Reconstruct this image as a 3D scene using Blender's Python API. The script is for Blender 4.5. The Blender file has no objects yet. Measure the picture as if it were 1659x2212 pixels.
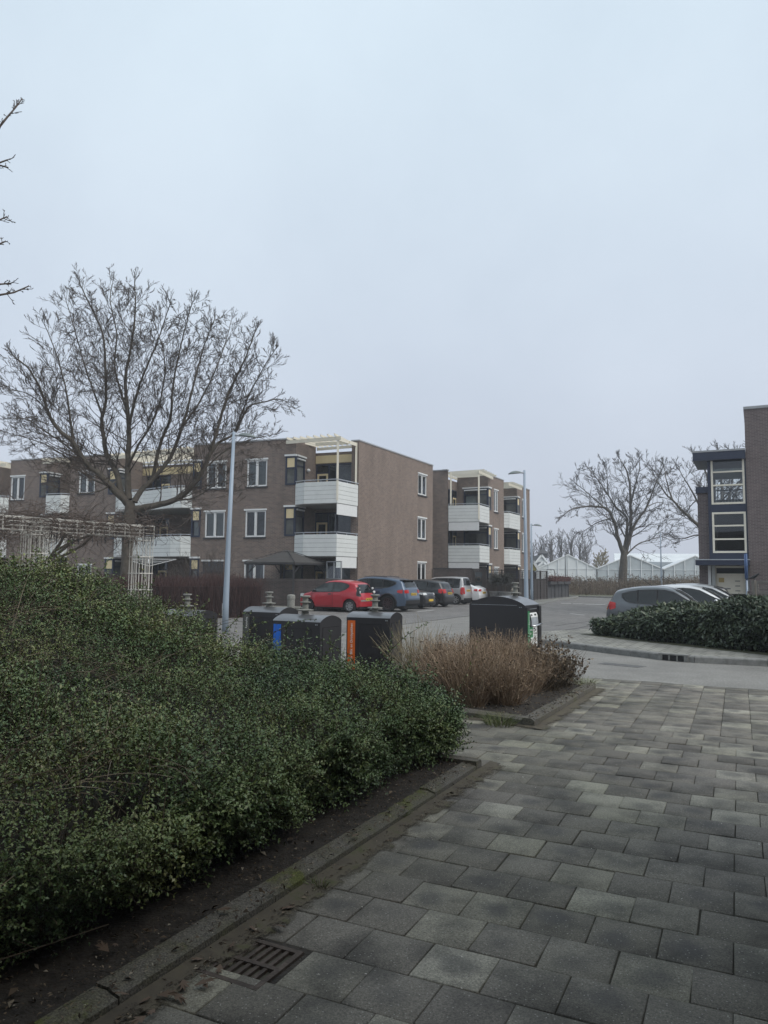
import bpy, math, random
import numpy as np
from mathutils import Vector, Matrix

R = math.radians
rnd = random.Random(11)
rng = np.random.default_rng(11)
S = bpy.context.scene
C = S.collection

# ------------------------------------------------------------------ camera
CAMH, PITCH, ROLL, FOC = 1.65, math.atan(139 / 1600), R(0.55), 1600.0
cam = bpy.data.cameras.new('camera')
camo = bpy.data.objects.new('camera', cam)
C.objects.link(camo)
cam.sensor_fit = 'VERTICAL'
cam.sensor_height = 36
cam.lens = FOC / 2212 * 36
cam.clip_end = 2000
cam.clip_start = 0.05
camo.matrix_world = Matrix.Translation((0, 0, CAMH)) @ Matrix.Rotation(R(90) + PITCH, 4, 'X') @ Matrix.Rotation(ROLL, 4, 'Z')
S.camera = camo
_r0, _u0, _f = Vector((1, 0, 0)), Vector((0, -math.sin(PITCH), math.cos(PITCH))), Vector((0, math.cos(PITCH), math.sin(PITCH)))
_r = _r0 * math.cos(ROLL) + _u0 * math.sin(ROLL)
_u = _u0 * math.cos(ROLL) - _r0 * math.sin(ROLL)


def ray(x, y):
    d = _f + _r * ((x - 829.5) / FOC) + _u * ((1106 - y) / FOC)
    return d / d.y


def at(x, y, Y=None, z=None):
    """the point of the photograph's place seen at x, y (survey of the photograph) at depth Y or height z"""
    d = ray(x, y)
    if Y is None:
        Y = (z - CAMH) / d.z
    return Vector((d.x * Y, Y, CAMH + d.z * Y))


def gnd(x, y, z=0.0):
    return at(x, y, z=z)


def plan(x, Y, y=1240):
    p = at(x, y, Y)
    return Vector((p.x, p.y))


E1 = Vector((0.925, -0.38)).normalized()   # street grid
E2 = Vector((0.46, 0.888)).normalized()


# ------------------------------------------------------------------ objects
def thing(name, label, cat, loc=(0, 0, 0), rot=0.0, group=None):
    o = bpy.data.objects.new(name, None)
    o.empty_display_size = 0.2
    C.objects.link(o)
    o.location = loc
    o.rotation_euler = (0, 0, rot)
    o['label'] = label
    o['category'] = cat
    if group:
        o['group'] = group
    return o


def tag(o, label=None, cat=None, group=None, kind=None):
    for k, v in (('label', label), ('category', cat), ('group', group), ('kind', kind)):
        if v:
            o[k] = v
    return o


def rootloc(p):
    while p.parent:
        p = p.parent
    return np.array(p.location)


def link(name, me, parent=None):
    o = bpy.data.objects.new(name, me)
    C.objects.link(o)
    if parent is not None:
        o.parent = parent
    return o


class MB:
    def __init__(s, T=None):
        s.v, s.f, s.m, s.T = [], [], [], T

    def add(s, pts, T=None):
        T = T or s.T
        i = len(s.v)
        s.v.extend(T(*p) if T else tuple(p) for p in pts)
        return i

    def face(s, idx, mi=0):
        s.f.append(tuple(idx))
        s.m.append(mi)

    def poly(s, pts, mi=0, T=None):
        i = s.add(pts, T)
        s.face(range(i, i + len(pts)), mi)

    def box(s, x0, x1, y0, y1, z0, z1, mi=0, T=None):
        i = s.add([(x0, y0, z0), (x1, y0, z0), (x1, y1, z0), (x0, y1, z0), (x0, y0, z1), (x1, y0, z1), (x1, y1, z1), (x0, y1, z1)], T)
        for q in ((3, 2, 1, 0), (4, 5, 6, 7), (0, 1, 5, 4), (1, 2, 6, 5), (2, 3, 7, 6), (3, 0, 4, 7)):
            s.face([i + k for k in q], mi)

    def prism(s, poly, z0, z1, mi=0, T=None, bottom=True):
        n = len(poly)
        i = s.add([(p[0], p[1], z0) for p in poly] + [(p[0], p[1], z1) for p in poly], T)
        for k in range(n):
            a, b = i + k, i + (k + 1) % n
            s.face((a, b, b + n, a + n), mi)
        s.face(range(i + n, i + 2 * n), mi)
        if bottom:
            s.face(range(i + n - 1, i - 1, -1), mi)

    def bar(s, a, b, w, h, mi=0, T=None):
        """box beam from a to b, w wide horizontally, h high"""
        a, b = Vector(a), Vector(b)
        d = (b - a).normalized()
        side = d.cross(Vector((0, 0, 1)))
        if side.length < 1e-4:
            side = Vector((1, 0, 0))
        side.normalize()
        up = side.cross(d).normalized()
        pts = []
        for p in (a, b):
            for sx, sz in ((-1, -1), (1, -1), (1, 1), (-1, 1)):
                pts.append(tuple(p + side * sx * w / 2 + up * sz * h / 2))
        i = s.add(pts, T)
        for q in ((3, 2, 1, 0), (4, 5, 6, 7), (0, 1, 5, 4), (1, 2, 6, 5), (2, 3, 7, 6), (3, 0, 4, 7)):
            s.face([i + k for k in q], mi)

    def tube(s, pts, rad, n=6, mi=0, cap=True, T=None):
        pts = [Vector(p) for p in pts]
        if not isinstance(rad, (list, tuple)):
            rad = [rad] * len(pts)
        i = len(s.v)
        ref = None
        allp = []
        for k, p in enumerate(pts):
            d = pts[min(k + 1, len(pts) - 1)] - pts[max(k - 1, 0)]
            if d.length < 1e-9:
                d = Vector((0, 0, 1))
            d.normalize()
            if ref is None:
                ref = d.orthogonal().normalized()
            ref = (ref - d * ref.dot(d))
            if ref.length < 1e-6:
                ref = d.orthogonal()
            ref.normalize()
            bn = d.cross(ref)
            for j in range(n):
                a = 2 * math.pi * j / n
                allp.append(p + (ref * math.cos(a) + bn * math.sin(a)) * rad[k])
        s.add([tuple(q) for q in allp], T)
        for k in range(len(pts) - 1):
            for j in range(n):
                a, b = i + k * n + j, i + k * n + (j + 1) % n
                s.face((a, b, b + n, a + n), mi)
        if cap:
            s.face(range(i + n - 1, i - 1, -1), mi)
            e = i + (len(pts) - 1) * n
            s.face(range(e, e + n), mi)

    def lathe(s, prof, n=16, mi=0, T=None, cap=True):
        i = s.add([(r * math.cos(2 * math.pi * j / n), r * math.sin(2 * math.pi * j / n), z) for r, z in prof for j in range(n)], T)
        for k in range(len(prof) - 1):
            for j in range(n):
                a, b = i + k * n + j, i + k * n + (j + 1) % n
                s.face((a, b, b + n, a + n), mi)
        if cap:
            s.face(range(i + n - 1, i - 1, -1), mi)
            e = i + (len(prof) - 1) * n
            s.face(range(e, e + n), mi)

    def grid(s, rows, mi=0, flip=False):
        n = len(rows[0])
        i = s.add([p for r in rows for p in r])
        for a in range(len(rows) - 1):
            for b in range(n - 1):
                q = [i + a * n + b, i + a * n + b + 1, i + (a + 1) * n + b + 1, i + (a + 1) * n + b]
                s.face(q[::-1] if flip else q, mi)

    def build(s, name, mats, parent=None, world=True, smooth=False, uv=False):
        me = bpy.data.meshes.new(name)
        v = np.array(s.v, dtype=np.float64).reshape(-1, 3)
        if parent is not None and world:
            v = v - rootloc(parent)
        me.from_pydata(v.tolist(), [], s.f)
        for m in (mats if isinstance(mats, (list, tuple)) else [mats]):
            me.materials.append(m)
        if any(s.m):
            me.polygons.foreach_set('material_index', s.m)
        if smooth:
            me.polygons.foreach_set('use_smooth', [True] * len(me.polygons))
        if uv:
            lay = me.uv_layers.new(name='UVMap')
            off = rootloc(parent) if (parent is not None and world) else np.zeros(3)
            for p in me.polygons:
                nn = p.normal
                if abs(nn.z) > 0.8:
                    for li in p.loop_indices:
                        c = me.vertices[me.loops[li].vertex_index].co
                        lay.data[li].uv = (c.x + off[0], c.y + off[1])
                else:
                    t = Vector((-nn.y, nn.x, 0)).normalized()
                    for li in p.loop_indices:
                        c = me.vertices[me.loops[li].vertex_index].co
                        lay.data[li].uv = ((c.x + off[0]) * t.x + (c.y + off[1]) * t.y, c.z + off[2])
        me.validate()
        return link(name, me, parent)


def np_mesh(name, V, F, mat, parent=None, attr=None, smooth=False, k=4, vec=None):
    V = np.asarray(V, dtype=np.float32)
    if parent is not None:
        V = V - rootloc(parent).astype(np.float32)
    F = np.asarray(F, dtype=np.int32)
    me = bpy.data.meshes.new(name)
    me.vertices.add(len(V))
    me.vertices.foreach_set('co', V.ravel())
    me.loops.add(F.size)
    me.loops.foreach_set('vertex_index', F.ravel())
    me.polygons.add(len(F))
    me.polygons.foreach_set('loop_start', np.arange(0, F.size, k, dtype=np.int32))
    me.polygons.foreach_set('loop_total', np.full(len(F), k, dtype=np.int32))
    me.materials.append(mat)
    if smooth:
        me.polygons.foreach_set('use_smooth', np.ones(len(F), dtype=bool))
    me.update(calc_edges=True)
    if attr is not None:
        a = me.attributes.new('rnd', 'FLOAT', 'FACE')
        a.data.foreach_set('value', np.asarray(attr, dtype=np.float32))
    if vec is not None:
        a = me.attributes.new('loc', 'FLOAT_VECTOR', 'POINT')
        a.data.foreach_set('vector', np.asarray(vec, dtype=np.float32).ravel())
    return link(name, me, parent)


def unit(a):
    return a / np.maximum(np.linalg.norm(a, axis=-1, keepdims=True), 1e-9)


def leaf_mesh(P, A, N, ln, wd, fold=0.25):
    """rhombus leaves: base P, axis A, face normal N"""
    A = unit(A)
    Sd = unit(np.cross(A, N))
    N = unit(np.cross(Sd, A))
    ln, wd = np.asarray(ln)[:, None], np.asarray(wd)[:, None]
    b = P
    m = P + A * ln * 0.5
    t = P + A * ln - N * ln * 0.12
    l = m + Sd * wd * 0.5 + N * wd * fold
    r = m - Sd * wd * 0.5 + N * wd * fold
    V = np.stack([b, r, t, l], 1).reshape(-1, 3)
    F = np.arange(len(P) * 4).reshape(-1, 4)
    return V, F


def stem_mesh(P0, P1, bend, w0, w1, nseg=3):
    """thin flat stems from P0 to P1, bent sideways by vector bend"""
    n = len(P0)
    D = unit(P1 - P0)
    Sd = unit(np.cross(D, unit(rng.normal(size=(n, 3)))))
    V = []
    for k in range(nseg + 1):
        t = k / nseg
        c = P0 + (P1 - P0) * t + bend * (4 * t * (1 - t))
        w = (np.asarray(w0) * (1 - t) + np.asarray(w1) * t)
        w = np.broadcast_to(w, (n,))[:, None]
        V.append(c - Sd * w / 2)
        V.append(c + Sd * w / 2)
    V = np.stack(V, 1)
    base = np.arange(n)[:, None] * (2 * (nseg + 1))
    F = np.concatenate([base + np.array([[2 * k, 2 * k + 1, 2 * k + 3, 2 * k + 2]]) for k in range(nseg)], 0)
    return V.reshape(-1, 3), F


def merge(parts):
    V, F, n = [], [], 0
    for v, f in parts:
        V.append(v)
        F.append(f + n)
        n += len(v)
    return np.concatenate(V), np.concatenate(F)


# ------------------------------------------------------------------ materials
def newmat(name):
    m = bpy.data.materials.new(name)
    m.use_nodes = True
    nt = m.node_tree
    return m, nt, nt.nodes['Principled BSDF']


def N(nt, t, **kw):
    n = nt.nodes.new(t)
    for k, v in kw.items():
        if k[0].isupper():
            n.inputs[k].default_value = v
        else:
            setattr(n, k, v)
    return n


def ramp(nt, stops, interp='LINEAR'):
    r = nt.nodes.new('ShaderNodeValToRGB')
    r.color_ramp.interpolation = interp
    el = r.color_ramp.elements
    while len(el) < len(stops):
        el.new(0.5)
    for e, (p, c) in zip(el, stops):
        e.position = p
        e.color = (*c, 1)
    return r


def mat(name, col, rough=0.6, metal=0.0, var=0.12, scale=6.0, bump=0.0, bscale=40.0, spec=0.5, coat=0.0):
    m, nt, b = newmat(name)
    b.inputs['Roughness'].default_value = rough
    b.inputs['Metallic'].default_value = metal
    b.inputs['Specular IOR Level'].default_value = spec
    b.inputs['Coat Weight'].default_value = coat
    b.inputs['Coat Roughness'].default_value = 0.06
    tc = nt.nodes.new('ShaderNodeTexCoord')
    if var:
        n = N(nt, 'ShaderNodeTexNoise', Scale=scale, Detail=6.0, Roughness=0.65)
        nt.links.new(tc.outputs['Object'], n.inputs['Vector'])
        r = ramp(nt, [(0.3, [c * (1 - var) for c in col]), (0.7, [min(1, c * (1 + var)) for c in col])])
        nt.links.new(n.outputs['Fac'], r.inputs['Fac'])
        nt.links.new(r.outputs['Color'], b.inputs['Base Color'])
    else:
        b.inputs['Base Color'].default_value = (*col, 1)
    if bump:
        n2 = N(nt, 'ShaderNodeTexNoise', Scale=bscale, Detail=5.0)
        nt.links.new(tc.outputs['Object'], n2.inputs['Vector'])
        bp = N(nt, 'ShaderNodeBump', Strength=bump, Distance=0.02)
        nt.links.new(n2.outputs['Fac'], bp.inputs['Height'])
        nt.links.new(bp.outputs['Normal'], b.inputs['Normal'])
    return m


def brickmat(name, c1, c2, mortar, w=0.22, h=0.0625, ms=0.006, stain=0.25):
    m, nt, b = newmat(name)
    b.inputs['Roughness'].default_value = 0.9
    uv = nt.nodes.new('ShaderNodeUVMap')
    uv.uv_map = 'UVMap'
    br = N(nt, 'ShaderNodeTexBrick')
    br.inputs['Scale'].default_value = 1.0
    br.inputs['Brick Width'].default_value = w
    br.inputs['Row Height'].default_value = h
    br.inputs['Mortar Size'].default_value = ms
    br.inputs['Mortar Smooth'].default_value = 0.3
    br.inputs['Bias'].default_value = 0.0
    br.inputs['Color1'].default_value = (*c1, 1)
    br.inputs['Color2'].default_value = (*c2, 1)
    br.inputs['Mortar'].default_value = (*mortar, 1)
    nt.links.new(uv.outputs['UV'], br.inputs['Vector'])
    n = N(nt, 'ShaderNodeTexNoise', Scale=0.9, Detail=8.0, Roughness=0.7)
    mp = nt.nodes.new('ShaderNodeMapping')
    mp.inputs['Scale'].default_value = (1.3, .35, 1)
    nt.links.new(uv.outputs['UV'], mp.inputs['Vector'])
    nt.links.new(mp.outputs['Vector'], n.inputs['Vector'])
    r = ramp(nt, [(0.3, [1 - stain] * 3), (0.7, [1 + stain * 0.4] * 3)])
    nt.links.new(n.outputs['Fac'], r.inputs['Fac'])
    mx = N(nt, 'ShaderNodeMix', data_type='RGBA', blend_type='MULTIPLY')
    mx.inputs[0].default_value = 1.0
    nt.links.new(br.outputs['Color'], mx.inputs[6])
    nt.links.new(r.outputs['Color'], mx.inputs[7])
    nt.links.new(mx.outputs[2], b.inputs['Base Color'])
    bp = N(nt, 'ShaderNodeBump', Strength=0.5, Distance=0.006, invert=True)
    nt.links.new(br.outputs['Fac'], bp.inputs['Height'])
    nt.links.new(bp.outputs['Normal'], b.inputs['Normal'])
    return m


def leafmat(name, stops, pscale=0.9, pamt=0.45, rough=0.45, trans=0.0):
    """leaf colour from a per-leaf value, with broad patches"""
    m, nt, b = newmat(name)
    b.inputs['Roughness'].default_value = rough
    b.inputs['Specular IOR Level'].default_value = 0.4
    a = N(nt, 'ShaderNodeAttribute', attribute_name='rnd')
    tc = nt.nodes.new('ShaderNodeTexCoord')
    n = N(nt, 'ShaderNodeTexNoise', Scale=pscale, Detail=3.0)
    nt.links.new(tc.outputs['Object'], n.inputs['Vector'])
    mr = N(nt, 'ShaderNodeMapRange')
    mr.inputs['From Min'].default_value = 0.3
    mr.inputs['From Max'].default_value = 0.7
    nt.links.new(n.outputs['Fac'], mr.inputs['Value'])
    mx = N(nt, 'ShaderNodeMix', data_type='FLOAT')
    mx.inputs[0].default_value = pamt
    nt.links.new(a.outputs['Fac'], mx.inputs[2])
    nt.links.new(mr.outputs['Result'], mx.inputs[3])
    r = ramp(nt, stops)
    nt.links.new(mx.outputs[0], r.inputs['Fac'])
    nt.links.new(r.outputs['Color'], b.inputs['Base Color'])
    return m


def glassmat(name, tint=(0.75, 0.8, 0.8), boost=1.7):
    m = bpy.data.materials.new(name)
    m.use_nodes = True
    nt = m.node_tree
    nt.nodes.clear()
    out = nt.nodes.new('ShaderNodeOutputMaterial')
    t = nt.nodes.new('ShaderNodeBsdfTransparent')
    t.inputs['Color'].default_value = (*tint, 1)
    g = nt.nodes.new('ShaderNodeBsdfGlossy')
    g.inputs['Roughness'].default_value = 0.02
    g.inputs['Color'].default_value = (0.9, 0.95, 1, 1)
    fr = N(nt, 'ShaderNodeFresnel', IOR=boost)
    mx = nt.nodes.new('ShaderNodeMixShader')
    nt.links.new(fr.outputs['Fac'], mx.inputs[0])
    nt.links.new(t.outputs[0], mx.inputs[1])
    nt.links.new(g.outputs[0], mx.inputs[2])
    nt.links.new(mx.outputs[0], out.inputs['Surface'])
    return m


M = {}
M['brick'] = brickmat('grey_brown_brick', (0.20, 0.146, 0.116), (0.118, 0.09, 0.076), (0.30, 0.26, 0.235), h=0.07, ms=0.010)
M['brick_side'] = brickmat('lit_side_brown_brick', (0.212, 0.155, 0.122), (0.145, 0.108, 0.088), (0.31, 0.26, 0.23), h=0.07, ms=0.010)  # front brick again, coloured lighter for the side that catches more light
M['brick_dark'] = brickmat('dark_brown_brick', (0.10, 0.078, 0.072), (0.06, 0.05, 0.048), (0.15, 0.13, 0.12), stain=0.4)
M['brick_right'] = brickmat('purple_brown_brick', (0.145, 0.112, 0.108), (0.095, 0.075, 0.074), (0.24, 0.21, 0.20), ms=0.009)
M['white'] = mat('white_painted_trim', (0.70, 0.71, 0.70), 0.45, var=0.05)
M['panel'] = mat('white_balcony_board', (0.66, 0.68, 0.66), 0.5, var=0.06, scale=2.0)
M['cream'] = mat('cream_painted_wood', (0.70, 0.66, 0.55), 0.5, var=0.06)
M['yellow'] = mat('pale_yellow_panel', (0.68, 0.56, 0.33), 0.5, var=0.05)
M['navy'] = mat('navy_painted_frame', (0.016, 0.024, 0.05), 0.4, var=0.1)
M['dark'] = mat('dark_grey_trim', (0.035, 0.035, 0.038), 0.6)
M['black'] = mat('black_rubber', (0.012, 0.012, 0.013), 0.7)
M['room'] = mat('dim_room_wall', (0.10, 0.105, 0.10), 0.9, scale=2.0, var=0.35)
M['curtain'] = mat('pale_net_curtain', (0.36, 0.38, 0.37), 0.9)
M['blind'] = mat('pale_window_blind', (0.6, 0.62, 0.6), 0.8, var=0.03)
M['capping'] = mat('grey_roof_capping', (0.30, 0.31, 0.32), 0.6)
M['roofing'] = mat('grey_bitumen_roof', (0.10, 0.10, 0.10), 0.9)
M['soffit'] = mat('grey_concrete_soffit', (0.35, 0.35, 0.34), 0.8)
M['glass'] = glassmat('window_glass')
M['rail'] = mat('grey_galvanised_rail', (0.42, 0.45, 0.48), 0.5, 0.3)
M['pole'] = mat('grey_painted_lamp_pole', (0.30, 0.36, 0.43), 0.5, 0.1, var=0.05, scale=3)
M['lamphead'] = mat('grey_lamp_housing', (0.17, 0.20, 0.20), 0.5, 0.1)
M['darkpole'] = mat('dark_lamp_pole', (0.09, 0.10, 0.11), 0.6)
M['soil'] = mat('dark_planting_soil', (0.030, 0.025, 0.02), 0.95, var=0.6, scale=14, bump=0.8, bscale=60)
M['anth'] = mat('anthracite_container_paint', (0.030, 0.029, 0.032), 0.40, var=0.10, scale=3)
M['sheenroof'] = mat('sky_sheen_container_roof', (0.16, 0.165, 0.175), 0.28, 0.45, var=0.12, scale=5)  # same dark container, roof coloured paler to stand for reflected sky
M['concrete'] = mat('weathered_grey_casting', (0.22, 0.22, 0.20), 0.85, var=0.3, scale=20)
M['bark'] = mat('grey_brown_bark', (0.085, 0.073, 0.058), 0.9, var=0.35, scale=5, bump=0.6, bscale=18)
M['twig'] = mat('brown_twig', (0.07, 0.055, 0.045), 0.9, var=0.3)
M['haretwig'] = mat('far_grey_twig', (0.06, 0.05, 0.045), 0.95, var=0.2)
# ------------------------------------------------------------------ ground
m, nt, b = newmat('worn_asphalt')
b.inputs['Roughness'].default_value = 0.85
tc = nt.nodes.new('ShaderNodeTexCoord')
n1 = N(nt, 'ShaderNodeTexNoise', Scale=0.6, Detail=9.0, Roughness=0.78)
n2 = N(nt, 'ShaderNodeTexNoise', Scale=28.0, Detail=4.0, Roughness=0.8)
for n_ in (n1, n2):
    nt.links.new(tc.outputs['Object'], n_.inputs['Vector'])
r1 = ramp(nt, [(0.32, (0.148, 0.142, 0.132)), (0.5, (0.195, 0.188, 0.174)), (0.68, (0.245, 0.236, 0.22))])
r2 = ramp(nt, [(0.3, (0.5,) * 3), (0.72, (1.55,) * 3)])
nt.links.new(n1.outputs['Fac'], r1.inputs['Fac'])
nt.links.new(n2.outputs['Fac'], r2.inputs['Fac'])
mx = N(nt, 'ShaderNodeMix', data_type='RGBA', blend_type='MULTIPLY')
mx.inputs[0].default_value = 1.0
nt.links.new(r1.outputs['Color'], mx.inputs[6])
nt.links.new(r2.outputs['Color'], mx.inputs[7])
nt.links.new(mx.outputs[2], b.inputs['Base Color'])
bp = N(nt, 'ShaderNodeBump', Strength=0.5, Distance=0.01)
nt.links.new(n2.outputs['Fac'], bp.inputs['Height'])
nt.links.new(bp.outputs['Normal'], b.inputs['Normal'])
M['asphalt'] = m
M['clinker'] = brickmat('grey_clinker_paving', (0.215, 0.205, 0.195), (0.15, 0.145, 0.142), (0.10, 0.095, 0.085), w=0.2, h=0.1, ms=0.007, stain=0.3)
M['earth'] = mat('dull_winter_grass', (0.10, 0.10, 0.06), 0.95, var=0.35, scale=0.8)


def sheet(name, poly, z, m_, uv=False):
    mb = MB()
    mb.poly([(p[0], p[1], z) for p in poly])
    return tag(mb.build(name, m_, uv=uv), kind='structure')


sheet('ground', [(-148, -13), (188, -13), (188, 298), (-148, 298)], -0.03, M['earth'])
sheet('road', [(-40, 5.5), (60, 5.5), (60, 60), (24, 88), (-40, 88)], 0.0, M['asphalt'])
# clinker paved parking court in front of the flats, and the side street behind the corner
pk = [gnd(560, 1385), gnd(742, 1366), gnd(870, 1349), gnd(1010, 1331), gnd(1150, 1306)]
sheet('parking_area', [(-20, pk[0].y + 5), pk[0], pk[1], pk[2], pk[3], (9.0, 46), (9, 56), (-20, 50)], 0.004, M['clinker'], uv=True)
ss = [gnd(1180, 1392), gnd(1262, 1392), gnd(1290, 1360), gnd(1330, 1330)]
sheet('side_street', [ss[0], ss[1], ss[2], ss[3], (12, 33), (26, 70), (20, 80), (14, 60), (9.4, 45), (6.5, 34)], 0.004, M['clinker'], uv=True)

# pavement of 30 cm tiles in the foreground
kA, kC = gnd(238, 2212), gnd(1042, 1667)
K0 = Vector((kC.x, kC.y))
KE = (Vector((kC.x - kA.x, kC.y - kA.y))).normalized()     # along the kerb
KN = Vector((-KE.y, KE.x))                                  # to the hedge side
rl = [gnd(1200, 1467), gnd(1290, 1468), gnd(1420, 1476), gnd(1540, 1487), gnd(1659, 1497), gnd(1900, 1520)]


def tile_pavement(name, U, Vv, keep, mats, z=0.03, size=0.298, half=True, seed=3):
    rg = random.Random(seed)
    Vt, Ft, At, Lt = [], [], [], []
    nv = int((Vv[1] - Vv[0]) / 0.3)
    nu = int((U[1] - U[0]) / 0.3)
    for j in range(nv):
        for i in range(nu):
            v = Vv[0] + j * 0.3
            u = U[0] + i * 0.3 + (0.15 if (half and j % 2 and v < 2.4) else 0)
            c = K0 + T1 * (u + .15) + T2 * (v + .15)
            if not keep(c):
                continue
            g = rg.uniform(0.003, 0.007)
            dz = rg.uniform(-0.0035, 0.0035)
            tx, ty = rg.uniform(-0.01, 0.01), rg.uniform(-0.01, 0.01)
            dt = rg.uniform(-0.004, 0.004)
            k = len(Vt)
            for lev, ins in ((0, 0.0), (0, 0.004)):
                for sx, sy in ((0, 0), (1, 0), (1, 1), (0, 1)):
                    a = u + g / 2 + sx * (0.3 - g) + (ins if sx == 0 else -ins) + (dt * sy)
                    w = v + g / 2 + sy * (0.3 - g) + (ins if sy == 0 else -ins)
                    p = K0 + T1 * a + T2 * w
                    zz = z + dz + tx * (sx - .5) * .3 + ty * (sy - .5) * .3 - (0.003 if ins == 0 else 0)
                    Vt.append((p.x, p.y, zz))
            ox, oy = rg.uniform(-.18, .18), rg.uniform(-.18, .18)
            Lt += [(sx - .5 + ox, sy - .5 + oy, 0) for sx, sy in ((0, 0), (1, 0), (1, 1), (0, 1))] * 3
            val = rg.random()
            if v >= 2.4:
                val = val * .75 + .25 if rg.random() > .14 else .02
            Ft.append((k + 4, k + 5, k + 6, k + 7))
            At.append(val)
            for q in range(4):
                Ft.append((k + q, k + (q + 1) % 4, k + 4 + (q + 1) % 4, k + 4 + q))
                At.append(val)
            kb = len(Vt)
            for q in range(4):
                Vt.append((Vt[k + q][0], Vt[k + q][1], Vt[k + q][2] - 0.03))
            for q in range(4):
                Ft.append((kb + q, kb + (q + 1) % 4, k + (q + 1) % 4, k + q))
                At.append(val)
    o = np_mesh(name, Vt, Ft, mats, attr=At, vec=Lt)
    return tag(o, kind='structure')


m, nt, b = newmat('grey_concrete_tile')
b.inputs['Roughness'].default_value = 0.82
tc = nt.nodes.new('ShaderNodeTexCoord')
a = N(nt, 'ShaderNodeAttribute', attribute_name='rnd')
rr = ramp(nt, [(0.0, (0.108, 0.097, 0.084)), (0.4, (0.133, 0.121, 0.104)), (0.7, (0.155, 0.142, 0.122)), (0.88, (0.20, 0.186, 0.152)), (1.0, (0.25, 0.236, 0.20))])
nt.links.new(a.outputs['Fac'], rr.inputs['Fac'])
ng = N(nt, 'ShaderNodeTexNoise', Scale=115.0, Detail=4.0, Roughness=0.85)
ns = N(nt, 'ShaderNodeTexNoise', Scale=2.6, Detail=5.0, Roughness=0.6)
nl = N(nt, 'ShaderNodeTexNoise', Scale=0.5, Detail=4.0)
vo = N(nt, 'ShaderNodeTexVoronoi', Scale=45.0)
for n_ in (ng, ns, nl, vo):
    nt.links.new(tc.outputs['Object'], n_.inputs['Vector'])
rg_ = ramp(nt, [(0.32, (0.38,) * 3), (0.68, (1.7,) * 3)])
nt.links.new(ng.outputs['Fac'], rg_.inputs['Fac'])
rs_ = ramp(nt, [(0.34, (0.45, 0.45, 0.46)), (0.56, (1.08,) * 3)])
nt.links.new(ns.outputs['Fac'], rs_.inputs['Fac'])
rl_ = ramp(nt, [(0.35, (0.85, 0.88, 0.80)), (0.65, (1.1, 1.1, 1.1))])
nt.links.new(nl.outputs['Fac'], rl_.inputs['Fac'])
prev = rr.outputs['Color']
for r_ in (rg_, rs_, rl_):
    mx = N(nt, 'ShaderNodeMix', data_type='RGBA', blend_type='MULTIPLY')
    mx.inputs[0].default_value = 1.0
    nt.links.new(prev, mx.inputs[6])
    nt.links.new(r_.outputs['Color'], mx.inputs[7])
    prev = mx.outputs[2]
# worn dark stain in the middle of some tiles
al = N(nt, 'ShaderNodeAttribute', attribute_name='loc')
nd = N(nt, 'ShaderNodeTexNoise', Scale=7.0, Detail=4.0)
nt.links.new(tc.outputs['Object'], nd.inputs['Vector'])
ln = N(nt, 'ShaderNodeVectorMath', operation='LENGTH')
nt.links.new(al.outputs['Vector'], ln.inputs[0])
ma = N(nt, 'ShaderNodeMath', operation='MULTIPLY_ADD')
ma.inputs[1].default_value = .5
nt.links.new(nd.outputs['Fac'], ma.inputs[0])
nt.links.new(ln.outputs['Value'], ma.inputs[2])
hs = N(nt, 'ShaderNodeMath', operation='MULTIPLY')
hs.inputs[1].default_value = 7.13
nt.links.new(a.outputs['Fac'], hs.inputs[0])
fr = N(nt, 'ShaderNodeMath', operation='FRACT')
nt.links.new(hs.outputs[0], fr.inputs[0])
ram = ramp(nt, [(.35, (0, 0, 0)), (.9, (.62,) * 3)])
nt.links.new(fr.outputs[0], ram.inputs['Fac'])
rb_ = ramp(nt, [(.34, (1, 1, 1)), (.66, (0, 0, 0))], 'EASE')
nt.links.new(ma.outputs[0], rb_.inputs['Fac'])
mm = N(nt, 'ShaderNodeMath', operation='MULTIPLY')
nt.links.new(ram.outputs['Color'], mm.inputs[0])
nt.links.new(rb_.outputs['Color'], mm.inputs[1])
mx = N(nt, 'ShaderNodeMix', data_type='RGBA')
nt.links.new(mm.outputs[0], mx.inputs[0])
nt.links.new(prev, mx.inputs[6])
mx.inputs[7].default_value = (.045, .044, .044, 1)
prev = mx.outputs[2]
# pale aggregate specks
rv = ramp(nt, [(0.10, (1, 1, 1)), (0.17, (0, 0, 0))])
nt.links.new(vo.outputs['Distance'], rv.inputs['Fac'])
mx = N(nt, 'ShaderNodeMix', data_type='RGBA', blend_type='MIX')
mlt = N(nt, 'ShaderNodeMath', operation='MULTIPLY')
mlt.inputs[1].default_value = 0.5
nt.links.new(rv.outputs['Color'], mlt.inputs[0])
nt.links.new(mlt.outputs[0], mx.inputs[0])
nt.links.new(prev, mx.inputs[6])
mx.inputs[7].default_value = (0.42, 0.41, 0.38, 1)
nt.links.new(mx.outputs[2], b.inputs['Base Color'])
bp = N(nt, 'ShaderNodeBump', Strength=0.55, Distance=0.004)
nt.links.new(ng.outputs['Fac'], bp.inputs['Height'])
nt.links.new(bp.outputs['Normal'], b.inputs['Normal'])
M['tile'] = m

T1 = Vector((math.cos(R(-25.5)), math.sin(R(-25.5))))    # along the tile courses, to the right
T2 = Vector((-T1.y, T1.x))                               # across the courses, away from the camera
RL = [Vector((p.x, p.y)) for p in rl]


def beyond_road(c):
    for a_, b_ in zip(RL[:-1], RL[1:]):
        if a_.x <= c.x <= b_.x:
            t = (c.x - a_.x) / (b_.x - a_.x)
            return c.y > a_.y + (b_.y - a_.y) * t
    return c.y > (RL[0].y + (RL[0].x - c.x) * 0.42 if c.x < RL[0].x else RL[-1].y)


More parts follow.
